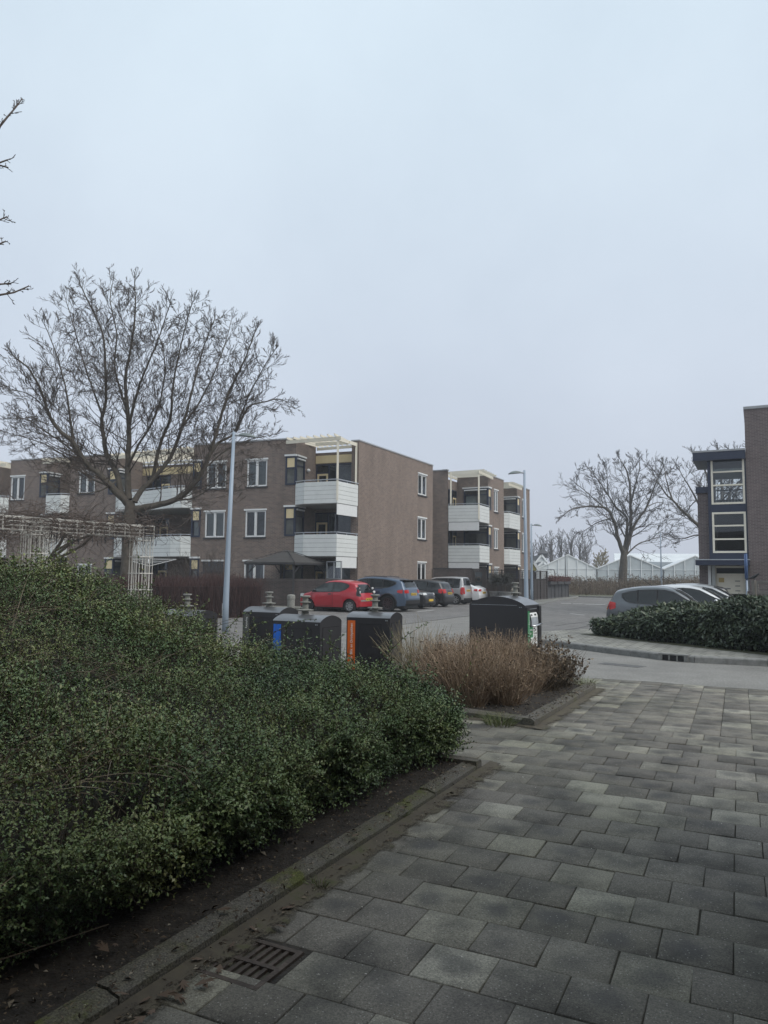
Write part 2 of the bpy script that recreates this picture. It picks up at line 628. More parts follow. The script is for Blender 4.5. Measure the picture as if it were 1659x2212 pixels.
GR = Vector((gnd(535, 2076, .03).x, gnd(535, 2076, .03).y))
pl1, pl2, pl3 = [Vector((p.x, p.y)) for p in (gnd(985, 1553), gnd(1155, 1578), gnd(1288, 1494))]
tile_pavement('pavement', (-9, 7.5), (-6.6, 9), lambda c: (not beyond_road(c)) and (c - K0).dot(KN) < (0.02 if (c - K0).dot(KE) < 0.05 else 99) and c.y < 16 and (c - GR).length > .235, M['tile'])
M['joint'] = mat('mossy_joint_sand', (.055, .052, .038), .95, var=.5, scale=10)
sheet('pavement_bed', [(-12, -3), (9, -3), (9, 9.4), RL[4], RL[3], RL[2], RL[1], RL[0], (-1.6, 13.2), (-12, 17.5)], 0.018, M['joint'])
# far corner pavement with kerb
fk = [gnd(1085, 1378), gnd(1157, 1391), gnd(1300, 1410), gnd(1430, 1426), gnd(1500, 1432), gnd(1659, 1440), gnd(1900, 1452)]
fk = [Vector((p.x, p.y)) for p in fk]
m2 = brickmat('grey_pavement_slab', (0.29, 0.285, 0.25), (0.19, 0.186, 0.17), (0.06, 0.057, 0.045), w=0.3, h=0.3, ms=0.014, stain=0.35)
back = [Vector((16, 21.5)), Vector((9.6, 22.5)), Vector((gnd(1290, 1366).x, gnd(1290, 1366).y)), Vector((gnd(1180, 1372).x, gnd(1180, 1372).y))]
mb = MB()
inner = [p + Vector((0.05, 0.12)) for p in fk]
mb.prism([tuple(p) for p in inner] + [tuple(p) for p in back], -0.02, 0.118)
tag(mb.build('corner_pavement', m2, uv=True), kind='structure')
M['kerb'] = mat('grey_concrete_kerb', (0.20, 0.20, 0.19), 0.85, var=0.3, scale=9, bump=0.5, bscale=90)


def kerb_line(name, pts, w, h, m_, seg=1.0, side=1, gap=0.006, slope=0.02):
    mb = MB()
    for a_, b_ in zip(pts[:-1], pts[1:]):
        a_, b_ = Vector(a_), Vector(b_)
        L = (b_ - a_).length
        d = (b_ - a_) / L
        nn = Vector((-d.y, d.x)) * side
        k = max(1, round(L / seg))
        for q in range(k):
            p, e = a_ + d * (L * q / k + gap), a_ + d * (L * (q + 1) / k - gap)
            hh = h + rnd.uniform(-0.006, 0.006)
            prof = [(0, -0.03), (slope * .2, hh * 0.8), (slope, hh - 0.008), (slope + .015, hh), (w, hh), (w, -0.03)]
            rows = [[(pp.x + nn.x * o_, pp.y + nn.y * o_, z_) for o_, z_ in prof] for pp in (p, e)]
            mb.grid(rows, flip=side > 0)
            for row in rows:
                mb.poly(row)
    return tag(mb.build(name, m_), kind='structure')


kerb_line('corner_kerb', fk, 0.16, 0.135, M['kerb'])

# mossy kerb and soil strip along the hedge
m, nt, b = newmat('mossy_aggregate_kerb')
b.inputs['Roughness'].default_value = 0.9
tc = nt.nodes.new('ShaderNodeTexCoord')
n1 = N(nt, 'ShaderNodeTexNoise', Scale=2.4, Detail=6.0, Roughness=0.7)
n2 = N(nt, 'ShaderNodeTexNoise', Scale=120.0, Detail=3.0)
for n_ in (n1, n2):
    nt.links.new(tc.outputs['Object'], n_.inputs['Vector'])
r1 = ramp(nt, [(0.44, (0.092, 0.085, 0.072)), (0.56, (0.08, 0.075, 0.05)), (0.63, (0.075, 0.082, 0.018)), (0.72, (0.055, 0.065, 0.014))])
r2 = ramp(nt, [(0.3, (0.45,) * 3), (0.72, (1.7,) * 3)])
nt.links.new(n1.outputs['Fac'], r1.inputs['Fac'])
nt.links.new(n2.outputs['Fac'], r2.inputs['Fac'])
mx = N(nt, 'ShaderNodeMix', data_type='RGBA', blend_type='MULTIPLY')
mx.inputs[0].default_value = 1.0
nt.links.new(r1.outputs['Color'], mx.inputs[6])
nt.links.new(r2.outputs['Color'], mx.inputs[7])
nt.links.new(mx.outputs[2], b.inputs['Base Color'])
bp = N(nt, 'ShaderNodeBump', Strength=0.7, Distance=0.008)
nt.links.new(n2.outputs['Fac'], bp.inputs['Height'])
nt.links.new(bp.outputs['Normal'], b.inputs['Normal'])
M['moss'] = m
k0 = K0 - KE * 7
kerb_line('hedge_kerb', [tuple(k0), tuple(K0)], 0.135, 0.085, M['moss'], seg=1.0, side=1, slope=0.05, gap=.003)
hend = K0 + KN * 0.13
kerb_line('hedge_end_kerb', [tuple(K0 + KE * 0.0), tuple(K0 + KN * 0.55)], 0.13, 0.105, M['moss'], side=1)
# soil bed with a slightly uneven surface
bw = 9.0
rows = []
for i in range(60):
    row = []
    for j in range(40):
        s_, d_ = -7 + 7.0 * i / 59, 0.12 + (bw) * (j / 39) ** 1.6
        p = K0 + KE * s_ + KN * d_
        row.append((p.x, p.y, 0.072 + rnd.uniform(-0.012, 0.012) + 0.03 * min(1, d_)))
    rows.append(row)
mb = MB()
mb.grid(rows, flip=True)
tag(mb.build('planting_bed', M['soil'], smooth=True), kind='structure')

# planter bed with kerb
ple = (pl3 - pl2).normalized()
pln = Vector((-ple.y, ple.x))
plb = [pl2, pl3, pl3 + pln * 1.2, pl3 + pln * 3.6, pl2 + (pl1 - pl2).normalized() * 3.3]
kerb_line('planter_kerb', [tuple(pl2), tuple(pl3)], 0.14, 0.12, M['moss'], side=1, slope=0.03)
kerb_line('planter_front_kerb', [tuple(pl2 + (pl1 - pl2).normalized() * 3.3), tuple(pl2)], 0.14, 0.11, M['moss'], side=1, slope=0.03)
kerb_line('planter_back_kerb', [tuple(pl3 + pln * 0.0), tuple(pl3 + pln * 3.6)], 0.12, 0.10, M['moss'], side=1, slope=0.03)
mb = MB()
cen = sum(plb, Vector((0, 0))) / len(plb)
ins = [p + (cen - p).normalized() * 0.12 for p in plb]
for a_, b_ in zip(ins, ins[1:] + ins[:1]):
    mb.poly([(a_.x, a_.y, 0.085), (b_.x, b_.y, 0.085), (cen.x, cen.y, 0.14)])
tag(mb.build('planter_soil', M['soil']), kind='structure')

# ------------------------------------------------------------------ sky, sun, air
w = bpy.data.worlds.new('World')
S.world = w
w.use_nodes = True
nt = w.node_tree
bg = nt.nodes['Background']
SUN_EL, SUN_AZ = R(48), R(125)
sky = N(nt, 'ShaderNodeTexSky', sky_type='NISHITA', sun_disc=False)
sky.sun_elevation = SUN_EL
sky.sun_rotation = SUN_AZ
sky.dust_density = 6.0
sky.air_density = 1.0
tcw = nt.nodes.new('ShaderNodeTexCoord')
nz = N(nt, 'ShaderNodeTexNoise', Scale=2.2, Detail=5.0, Roughness=0.55)
nt.links.new(tcw.outputs['Generated'], nz.inputs['Vector'])
sx_ = nt.nodes.new('ShaderNodeSeparateXYZ')
nt.links.new(tcw.outputs['Generated'], sx_.inputs[0])
gr = ramp(nt, [(0.0, (0.450, 0.485, 0.562)), (0.22, (0.475, 0.528, 0.608)), (0.6, (0.525, 0.615, 0.69))])
nt.links.new(sx_.outputs['Z'], gr.inputs['Fac'])
cl_ = ramp(nt, [(0.32, (0.93, 0.935, 0.95)), (0.68, (1.06, 1.055, 1.05))])
nt.links.new(nz.outputs['Fac'], cl_.inputs['Fac'])
cl = N(nt, 'ShaderNodeMix', data_type='RGBA', blend_type='MULTIPLY')
cl.inputs[0].default_value = 1.0
nt.links.new(gr.outputs['Color'], cl.inputs[6])
nt.links.new(cl_.outputs['Color'], cl.inputs[7])
sc_ = N(nt, 'ShaderNodeVectorMath', operation='SCALE')
sc_.inputs['Scale'].default_value = 10.0
nt.links.new(cl.outputs[2], sc_.inputs[0])
mxw = N(nt, 'ShaderNodeMix', data_type='RGBA')
mxw.inputs[0].default_value = 0.93
nt.links.new(sky.outputs['Color'], mxw.inputs[6])
nt.links.new(sc_.outputs[0], mxw.inputs[7])
nt.links.new(mxw.outputs[2], bg.inputs['Color'])
bg.inputs['Strength'].default_value = 0.1
sl = bpy.data.lights.new('sun', 'SUN')
sl.energy = 1.5
sl.angle = R(50)
sl.color = (1.0, 0.95, 0.88)
so = bpy.data.objects.new('sun', sl)
C.objects.link(so)
sd = Vector((math.sin(SUN_AZ) * math.cos(SUN_EL), math.cos(SUN_AZ) * math.cos(SUN_EL), math.sin(SUN_EL)))
so.rotation_euler = sd.to_track_quat('Z', 'Y').to_euler()
S.view_settings.view_transform = 'Standard'
S.view_settings.look = 'None'
S.view_settings.exposure = 0.48
S.view_settings.gamma = 1
HAZE = True
if HAZE:
    m = bpy.data.materials.new('pale_winter_mist')
    m.use_nodes = True
    nt = m.node_tree
    nt.nodes.clear()
    o_ = nt.nodes.new('ShaderNodeOutputMaterial')
    pv = nt.nodes.new('ShaderNodeVolumePrincipled')
    pv.inputs['Color'].default_value = (0.86, 0.90, 0.95, 1)
    pv.inputs['Density'].default_value = 0.0013
    nt.links.new(pv.outputs[0], o_.inputs['Volume'])
    mb = MB()
    mb.box(-150, 190, -15, 300, -1.2, 22)
    tag(mb.build('haze', m), kind='stuff')
# ------------------------------------------------------------------ buildings
class Seg:
    """a straight stretch of wall from plan point a to b; s along it, d outwards (to the right of a->b), z up"""
    def __init__(s, a, b):
        s.a, s.b = Vector(a), Vector(b)
        s.L = (s.b - s.a).length
        s.e = (s.b - s.a) / s.L
        s.n = Vector((s.e.y, -s.e.x))

    def __call__(s, u, d, z):
        p = s.a + s.e * u + s.n * d
        return (p.x, p.y, z)

    def hit(s, x, y):
        r = ray(x, y)
        k = s.n.dot(s.a) / (s.n.x * r.x + s.n.y * r.y)
        p = Vector((r.x * k, r.y * k))
        return ((p - s.a).dot(s.e), CAMH + r.z * k)

    def sbox(s, x0, x1, y0, y1):
        a, b, c, d = s.hit(x0, y0), s.hit(x1, y0), s.hit(x0, y1), s.hit(x1, y1)
        return ((a[0] + c[0]) / 2, (b[0] + d[0]) / 2, (c[1] + d[1]) / 2, (a[1] + b[1]) / 2)


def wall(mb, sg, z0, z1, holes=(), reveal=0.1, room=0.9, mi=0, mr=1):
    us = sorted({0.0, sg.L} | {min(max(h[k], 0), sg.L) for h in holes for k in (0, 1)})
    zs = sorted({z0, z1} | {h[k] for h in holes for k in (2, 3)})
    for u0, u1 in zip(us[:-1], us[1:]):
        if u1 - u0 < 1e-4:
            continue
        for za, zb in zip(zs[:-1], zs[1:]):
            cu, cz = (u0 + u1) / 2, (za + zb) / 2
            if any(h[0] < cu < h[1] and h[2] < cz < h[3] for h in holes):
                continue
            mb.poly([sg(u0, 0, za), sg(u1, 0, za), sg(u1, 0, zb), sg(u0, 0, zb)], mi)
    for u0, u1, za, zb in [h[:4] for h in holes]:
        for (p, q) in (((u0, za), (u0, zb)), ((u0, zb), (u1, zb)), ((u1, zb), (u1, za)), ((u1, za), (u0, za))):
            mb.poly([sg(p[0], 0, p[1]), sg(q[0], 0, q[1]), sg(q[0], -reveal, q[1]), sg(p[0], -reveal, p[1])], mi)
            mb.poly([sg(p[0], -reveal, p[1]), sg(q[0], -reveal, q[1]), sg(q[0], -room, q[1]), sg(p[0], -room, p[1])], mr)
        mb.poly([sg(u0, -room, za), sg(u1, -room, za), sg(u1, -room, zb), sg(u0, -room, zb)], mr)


def frame_ring(mb, sg, u0, u1, z0, z1, w, d0, d1, mi=0):
    T = lambda x, y, z: sg(x, y, z)
    mb.box(u0, u0 + w, d0, d1, z0, z1, mi, T)
    mb.box(u1 - w, u1, d0, d1, z0, z1, mi, T)
    mb.box(u0 + w, u1 - w, d0, d1, z0, z0 + w, mi, T)
    mb.box(u0 + w, u1 - w, d0, d1, z1 - w, z1, mi, T)


def window(parent, sg, hole, style='casement', cover=None, lintel=True, sill=True, split=0.5):
    """white framed window set in its opening; children pane, lintel, sill, curtain"""
    u0, u1, z0, z1 = hole
    mb = MB()
    w = 0.05
    frame_ring(mb, sg, u0 + .025, u1 - .004, z0 + .004, z1 - .02, w, -0.09, -0.02)
    um = u0 + (u1 - u0) * split
    if style == 'casement':
        mb.box(um - .045, um + .045, -0.088, -0.012, z0 + w + .006, z1 - w - .022, 0, sg)
        for a_, b_ in ((u0 + w + .027, um - .047), (um + .047, u1 - w - .006)):
            frame_ring(mb, sg, a_, b_, z0 + w + .006, z1 - w - .022, 0.032, -0.08, -0.03)
    fr = mb.build('window', M['navy'] if style == 'navy' else M['white'], parent)
    mb = MB()
    mb.poly([sg(u0 + w, -0.06, z0 + w), sg(u1 - w, -0.06, z0 + w), sg(u1 - w, -0.06, z1 - w), sg(u0 + w, -0.06, z1 - w)])
    mb.build('pane', M['glass'], fr)
    if lintel:
        mb = MB()
        mb.box(u0 - .06, u1 + .06, -0.02, 0.05, z1 - .018, z1 + .07, 0, sg)
        mb.build('lintel', M['white'], fr)
    if sill:
        mb = MB()
        mb.box(u0 - .05, u1 + .05, -0.085, 0.06, z0 - .085, z0 - .002, 0, sg)
        mb.build('sill', M['dark'], fr)
    if cover:
        mb = MB()
        if cover == 'blind':
            k = int((z1 - z0) / 0.05)
            for q in range(k):
                zz = z0 + .05 + q * (z1 - z0 - .1) / k
                mb.poly([sg(u0 + .05, -0.16, zz), sg(u1 - .05, -0.16, zz), sg(u1 - .05, -0.13, zz + .035), sg(u0 + .05, -0.13, zz + .035)])
            mb.build('blind', M['blind'], fr)
        else:
            spans = [(u0 + .04, u1 - .04)] if cover == 'net' else [(u0 + .04, u0 + (u1 - u0) * .3), (u1 - (u1 - u0) * .28, u1 - .04)]
            for a_, b_ in spans:
                n = max(6, int((b_ - a_) / 0.025))
                top, bot = [], []
                for q in range(n + 1):
                    u = a_ + (b_ - a_) * q / n
                    d = -0.2 + 0.03 * math.sin(q * 1.9) + rnd.uniform(-.008, .008)
                    top.append(sg(u, d, z1 - .03))
                    bot.append(sg(u, d, z0 + .03))
                mb.grid([bot, top])
            mb.build('curtain', M['curtain'], fr)
    return fr


def corner_bay(parent, fs, rs, zf, wf=0.62, wr=1.05, sunshade=True, cover=True):
    """navy corner window: a narrow light on the front (end of fs), a wide one on the return (start of rs)"""
    za, zb = zf + 0.98, zf + 2.58
    mb = MB()
    f0, f1 = fs.L - wf, fs.L
    frame_ring(mb, fs, f0, f1 + .04, za, zb, 0.09, -0.09, 0.045)
    mb.box(f0 + .09, f1 - .05, -0.085, 0.035, zb - .70, zb - .62, 0, fs)
    frame_ring(mb, rs, 0.0, wr, za, zb, 0.09, -0.09, 0.045)
    mb.box(.09, wr - .09, -0.085, 0.035, zb - .52, zb - .46, 0, rs)
    bay = mb.build('bay_window', M['navy'], parent)
    mb = MB()
    mb.box(f0 + .1, f1 - .06, -0.03, 0.02, zb - .615, zb - .095, 0, fs)
    mb.build('top_panel', M['yellow'], bay)
    mb = MB()
    mb.poly([fs(f0 + .08, -.03, za + .08), fs(f1 - .04, -.03, za + .08), fs(f1 - .04, -.03, zb - .69), fs(f0 + .08, -.03, zb - .69)])
    mb.build('pane', M['glass'], bay)
    mb = MB()
    mb.poly([rs(.08, -.03, za + .08), rs(wr - .08, -.03, za + .08), rs(wr - .08, -.03, zb - .08), rs(.08, -.03, zb - .08)])
    mb.build('pane', M['glass'], bay)
    mb = MB()
    mb.box(f0 - .05, f1 + .05, -.05, .09, zb + .002, zb + .10, 0, fs)
    mb.box(0.06, wr + .1, -.05, .10, zb + .004, zb + .098, 0, rs)
    mb.build('lintel', M['white'], bay)
    if sunshade:
        mb = MB()
        mb.tube([rs(.1, .07, zb - .13), rs(wr - .05, .07, zb - .13)], .05, 8)
        mb.build('sunblind_roll', M['white'], bay)
    if cover:
        mb = MB()
        top, bot = [], []
        for q in range(24):
            u = .1 + (wr - .2) * q / 23
            d = -.14 + .02 * math.sin(q * 2.1)
            top.append(rs(u, d, zb - .55))
            bot.append(rs(u, d, za + .1))
        mb.grid([bot, top])
        mb.build('curtain', M['curtain'], bay)
        mb = MB()
        mb.poly([fs(f0 + .1, -.14, za + .1), fs(f1 - .1, -.14, za + .1), fs(f1 - .1, -.14, zb - .7), fs(f0 + .1, -.14, zb - .7)])
        mb.build('curtain', M['curtain'], bay)
    return ((f0, f1 - 1e-3, za, zb), (1e-3, wr, za, zb))


def balcony(parent, pts, zf, fascia=None, panels=None):
    """boarded white balcony on plan points pts; children panel, handrail, fascia"""
    pts = [Vector(p) for p in pts]
    mb = MB()
    cen = sum(pts, Vector((0, 0))) / len(pts)
    ins = [p + (cen - p).normalized() * .05 for p in pts]
    mb.prism([(p.x, p.y) for p in (ins + (panels or []))], zf - .16, zf - .01)
    slab = mb.build('balcony', M['soffit'], parent)
    mb = MB()
    mg = MB()
    for a_, b_ in zip(pts[:-1], pts[1:]):
        sg = Seg(a_, b_)
        z0 = zf - .13
        for q in range(5):
            mb.box(.012, sg.L - .012, -.03, .0, z0 + q * .235, z0 + q * .235 + .222, 0, sg)
        mg.box(.02, sg.L - .02, -.05, -.032, z0 + .01, z0 + 1.16, 0, sg)
    mb.build('panel', M['panel'], slab)
    mg.build('panel_backing', M['dark'], slab)
    mb = MB()
    for a_, b_ in zip(pts[:-1], pts[1:]):
        sg = Seg(a_, b_)
        mb.box(-.01, sg.L + .01, -.06, .03, zf + 1.12, zf + 1.16, 0, sg)
        k = max(1, int(sg.L / 0.9))
        for q in range(k + 1):
            u = min(max(sg.L * q / k, .03), sg.L - .03)
            mb.box(u - .018, u + .018, -.055, -.05 + .02, zf + 1.03, zf + 1.125, 0, sg)
    mb.build('handrail', M['rail'], slab)
    if fascia:
        sg = Seg(*fascia)
        mb = MB()
        mb.box(.03, sg.L - .04, -.05, -.02, zf - .75, zf - .165, 0, sg)
        mb.build('fascia', M['white'], slab)
    return slab


def door_wall(parent, sg, zf, mirror=False):
    """balcony door, transom and two tall navy framed lights; returns its opening"""
    L = sg.L
    z0, z1 = zf + .02, zf + 2.45
    m_ = (lambda a_, b_: (L - b_, L - a_)) if mirror else (lambda a_, b_: (a_, b_))
    mb = MB()
    frame_ring(mb, sg, .03, L - .03, z0, z1, .07, -.08, -.01)
    for c_ in (.86, 1.42):
        c_ = m_(c_, c_)[0]
        if 0.1 < c_ < L - .1:
            mb.box(c_ - .045, c_ + .045, -.078, -.008, z0 + .075, z1 - .075, 0, sg)
    a_, b_ = m_(.1, .81)
    mb.box(a_, b_, -.076, -.012, z1 - .55, z1 - .47, 0, sg)
    w_ = mb.build('window_wall', M['navy'], parent)
    mb = MB()
    frame_ring(mb, sg, a_ + .01, b_ - .01, z0 + .08, z1 - .56, .11, -.07, -.02)
    d_ = mb.build('door', M['yellow'], w_)
    mb = MB()
    mb.poly([sg(.09, -.045, z0 + .07), sg(L - .09, -.045, z0 + .07), sg(L - .09, -.045, z1 - .07), sg(.09, -.045, z1 - .07)])
    mb.build('pane', M['glass'], w_)
    return (.03, L - .03, z0, z1)


def pergola_top(parent, ins, out, z, nraf=7, posts=()):
    """slatted cream pergola between the inner line (2 pts) and outer line (2 pts)"""
    i0, i1, o0, o1 = [Vector(p) for p in (*ins, *out)]
    mb = MB()
    V3 = lambda p, zz: (p.x, p.y, zz)
    mb.bar(V3(o0 - (o1 - o0).normalized() * .15, z), V3(o1 + (o1 - o0).normalized() * .15, z), .06, .19)
    top = mb.build('pergola', M['cream'], parent)
    mb = MB()
    mb.bar(V3(i0, z), V3(i1, z), .06, .16)
    mb.build('wall_beam', M['cream'], top)
    mb = MB()
    for q in range(nraf):
        t = (q + .3) / (nraf - .4)
        p, e = i0 + (i1 - i0) * t, o0 + (o1 - o0) * t
        d = (e - p).normalized()
        mb.bar(V3(p, z + .15), V3(e + d * .35, z + .15), .04, .12)
    mb.build('rafters', M['cream'], top)
    for p, zb in posts:
        mb = MB()
        mb.box(p[0] - .055, p[0] + .055, p[1] - .055, p[1] + .055, zb, z + .08)
        mb.build('post', M['cream'], top)
    return top


H = 9.2
FL = [0.0, 2.83, 5.66]


def roofline(x, y):
    p = at(x, y, z=H)
    return Vector((p.x, p.y))


# ---- near block: stepped front with corner balconies
A1, A2 = roofline(402, 963.5), roofline(640, 948)
eA = (A2 - A1).normalized()
nA = Vector((eA.y, -eA.x))
Cc, Ee = roofline(776, 952.5), roofline(935, 1006.5)
P = lambda u, v: A2 + eA * u + nA * v
uc, vc = (Cc - A2).dot(eA), (Cc - A2).dot(nA)
Br, Bl = roofline(256, 982), roofline(148, 986)
bu1, bv = (Br - A2).dot(eA), -1.2
bu0 = bu1 - 3.75
cu1 = bu0 - 1.95
cu0 = cu1 - 3.3
au0 = -6.75
D2 = 2.45
bld = thing('apartment_building', 'long stepped brown brick block of flats with white boarded balconies behind the red car', 'apartment building', (Cc.x, Cc.y, 0))
seg = {}
path = [(cu0 - 6, bv), (cu0 - 2, bv), (cu0 - 2, bv - D2), (cu0, bv - D2), (cu0, bv), (cu1, bv), (cu1, bv - D2), (bu0, bv - D2), (bu0, bv), (bu1, bv), (bu1, -1.2 - D2), (au0, -1.2 - D2), (au0, 0), (0, 0), (0, -D2), (uc - .45, vc - .75), (uc - .45, vc), (uc, vc)]
names = ['Z', 'z1', 'zr', 'z2', 'C', 'c1', 'cr', 'b1', 'B', 'b2', 'br', 'a1', 'A', 'a2', 'ar', 'k1', 'K']
pts = [P(*q) for q in path]
pts[-1] = Cc
for nme, a_, b_ in zip(names, pts[:-1], pts[1:]):
    seg[nme] = Seg(a_, b_)
seg['S'] = Seg(Cc, Ee)
back1, back0 = Ee, P(cu0 - 6, bv - 10)
seg['R'] = Seg(Ee, Ee + (P(-3, -12) - P(0, -12)))
holes = {k: [] for k in seg}
wins = []


def addwin(sname, px, **kw):
    h = seg[sname].sbox(*px)
    holes[sname].append(h)
    wins.append((sname, h, kw))


addwin('A', (446, 489, 998, 1055), cover='curtain')
addwin('A', (533, 577, 993, 1051), cover='net')
addwin('A', (442, 485, 1105, 1161), cover='blind')
addwin('A', (529, 574, 1102, 1160), cover=None)
addwin('A', (437, 482, 1212, 1236), style='navy', cover=None)
addwin('A', (526, 571, 1212, 1262), cover='curtain')
addwin('B', (170, 205, 1018, 1066), cover='curtain')
addwin('B', (165, 197, 1220, 1252), cover='curtain')
addwin('C', (23, 53, 1029, 1080), cover='curtain')
addwin('C', (20, 48, 1222, 1262), cover=None)
addwin('S', (903, 921.5, 1025, 1070), cover=None)
addwin('S', (902, 920.5, 1119, 1165), cover=None)
addwin('S', (901.5, 920, 1215, 1262), cover=None)
bays = []
for f, r in (('A', 'a2'), ('C', 'c1'), ('B', 'b2')):
    for k, zf in enumerate(FL):
        hf, hr = corner_bay(bld, seg[f], seg[r], zf, cover=(k != 1 or f != 'B'))
        holes[f].append(hf)
        holes[r].append(hr)
# the bay at the left end of the front block (a mirrored corner)
for zf in FL:
    za, zb = zf + .98, zf + 2.58
    sA = seg['A']
    mb = MB()
    frame_ring(mb, sA, 0, .62, za, zb, .09, -.09, .045)
    mb.box(.09, .53, -.085, .035, zb - .70, zb - .62, 0, sA)
    bay = mb.build('bay_window', M['navy'], bld)
    mb = MB()
    mb.box(.1, .52, -.03, .02, zb - .615, zb - .095, 0, sA)
    mb.build('top_panel', M['yellow'], bay)
    mb = MB()
    mb.poly([sA(.08, -.03, za + .08), sA(.54, -.03, za + .08), sA(.54, -.03, zb - .69), sA(.08, -.03, zb - .69)])
    mb.build('pane', M['glass'], bay)
    mb = MB()
    mb.box(-.05, .66, -.05, .09, zb + .002, zb + .10, 0, sA)
    mb.build('lintel', M['white'], bay)
    mb = MB()
    mb.poly([sA(.1, -.14, za + .1), sA(.52, -.14, za + .1), sA(.52, -.14, zb - .7), sA(.1, -.14, zb - .7)])
    mb.build('curtain', M['curtain'], bay)
    holes['A'].append((1e-3, .62, za, zb))
for k, zf in enumerate(FL):
    for sn, mi_ in (('ar', False), ('cr', False), ('zr', False)):
        holes[sn].append(door_wall(bld, seg[sn], zf, mi_))
    # double recess: two doors, two wide lights
    sg = seg['br']
    for a_, b_, mi_ in ((0.3, 2.3, True), (sg.L - 2.3, sg.L - .3, False)):
        sub = Seg(sg.a + sg.e * a_, sg.a + sg.e * b_)
        h = door_wall(bld, sub, zf, mi_)
        holes['br'].append((a_ + h[0], a_ + h[1], h[2], h[3]))
for sname, h, kw in wins:
    window(bld, seg[sname], h, **kw)
mb = MB()
for nme in names:
    low = nme in ('zr', 'cr', 'br', 'ar')
    wall(mb, seg[nme], -.1, H - .42 if low else H, holes[nme])
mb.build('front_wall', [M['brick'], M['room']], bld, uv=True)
mb = MB()
wall(mb, seg['S'], -.1, H, holes['S'])
wall(mb, seg['R'], -.1, H)
mb.build('side_wall', [M['brick_side'], M['room']], bld, uv=True)
mb = MB()
rp = [p for p in pts] + [Ee, back0]
mb.poly([(p.x, p.y, H - .43) for p in rp])
mb.poly([(p.x, p.y, 0.0) for p in rp])
mb.build('roof', M['roofing'], bld)
for grp_ in (('Z', 'z1'), ('z2', 'C', 'c1'), ('b1', 'B', 'b2'), ('a1', 'A', 'a2'), ('k1', 'K', 'S', 'R')):
  mb = MB()
  for nme in grp_:
    sg = seg[nme]
    mb.box(-.02, sg.L + .02, -.22, .035, H + .001, H + .075, 0, sg)
    mb.poly([sg(0, -.2, H), sg(sg.L, -.2, H), sg(sg.L, -.2, H - .43), sg(0, -.2, H - .43)])
  mb.build('roof_capping', M['capping'], bld)
# balconies
for k, zf in enumerate(FL[1:]):
    b0 = [P(0.0, .0), P(.72, .36), P(uc - .33, .42), P(uc - .02, vc + .02)]
    balcony(bld, b0, zf, fascia=(b0[2], b0[3]), panels=[P(uc - .45, vc - .7), P(0, -D2 + .02)])
    b1 = [P(bu1, -1.2), P(bu1 + .6, -.75), P((bu1 + au0) / 2 - .6, -.55), P(au0 - 1.2, .35), P(au0 - .5, .35), P(au0, 0)]
    balcony(bld, b1, zf, panels=[P(au0, -1.2 - D2 + .05), P(bu1, -1.2 - D2 + .05)])
    b2 = [P(cu1, bv), P(cu1 + .35, bv + .4), P(bu0 - .35, bv + .4), P(bu0, bv)]
    balcony(bld, b2, zf, panels=[P(bu0, bv - D2 + .05), P(cu1, bv - D2 + .05)])
    b3 = [P(cu0 - 2, bv), P(cu0 - 1.65, bv + .4), P(cu0 - .35, bv + .4), P(cu0, bv)]
    balcony(bld, b3, zf, panels=[P(cu0, bv - D2 + .05), P(cu0 - 2, bv - D2 + .05)])
zt = H - .2
pp2, pp3 = P(uc - .36, .36), P(uc - .12, vc + .12)
pergola_top(bld, (P(.1, -D2 + .05), P(uc - .5, -D2 + .3)), (P(-.35, .22), P(uc - .3, .42)), zt, 8, posts=[((pp2.x, pp2.y), FL[2]), ((pp3.x, pp3.y), FL[2])])
mb = MB()
a_, b_ = pp2, pp3
mb.bar((a_.x, a_.y, zt - .02), (b_.x, b_.y, zt - .02), .06, .19)
mb.build('pergola_beam', M['cream'], bld)
mb = MB()
q0, q1 = P(.9, -.6), P(uc - .15, -.75)
mb.bar((q0.x, q0.y, zt - .05), (q1.x, q1.y, zt - .05), .05, .17)
mb.build('pergola_beam', M['cream'], bld)
for k_ in ('ar', 'br'):
    mb = MB()
    mb.box(.02, seg[k_].L - .02, .002, .04, FL[2] + 2.5, FL[2] + 2.95, 0, seg[k_])
    mb.build('top_fascia', M['yellow'], bld)
pergola_top(bld, (P(bu1 + .1, -3.55), P(au0 - .1, -3.55)), (P(bu1 + .1, -.7), P(au0 - .1, .1)), zt - .1, 15)
pergola_top(bld, (P(cu1 + .1, bv - 2.35), P(bu0 - .1, bv - 2.35)), (P(cu1 + .1, bv + .4), P(bu0 - .1, bv + .4)), zt - .1, 6)
pergola_top(bld, (P(cu0 - 1.9, bv - 2.35), P(cu0 - .1, bv - 2.35)), (P(cu0 - 1.9, bv + .4), P(cu0 - .1, bv + .4)), zt - .1, 6)
# small things on the corner balcony: wall light, wires
mb = MB()
q = seg['a2'](1.35, .1, FL[2] + 1.95)
mb.lathe([(.01, -.1), (.1, -.06), (.12, 0), (.08, .07), (.01, .1)], 12, T=lambda x, y, z: (q[0] + x, q[1] + y, q[2] + z))
mb.build('wall_lamp', M['white'], bld, smooth=True)

# ---- second block further along the street (its long side faces the street)
def roof2(x, y):
    return roofline(x, y)


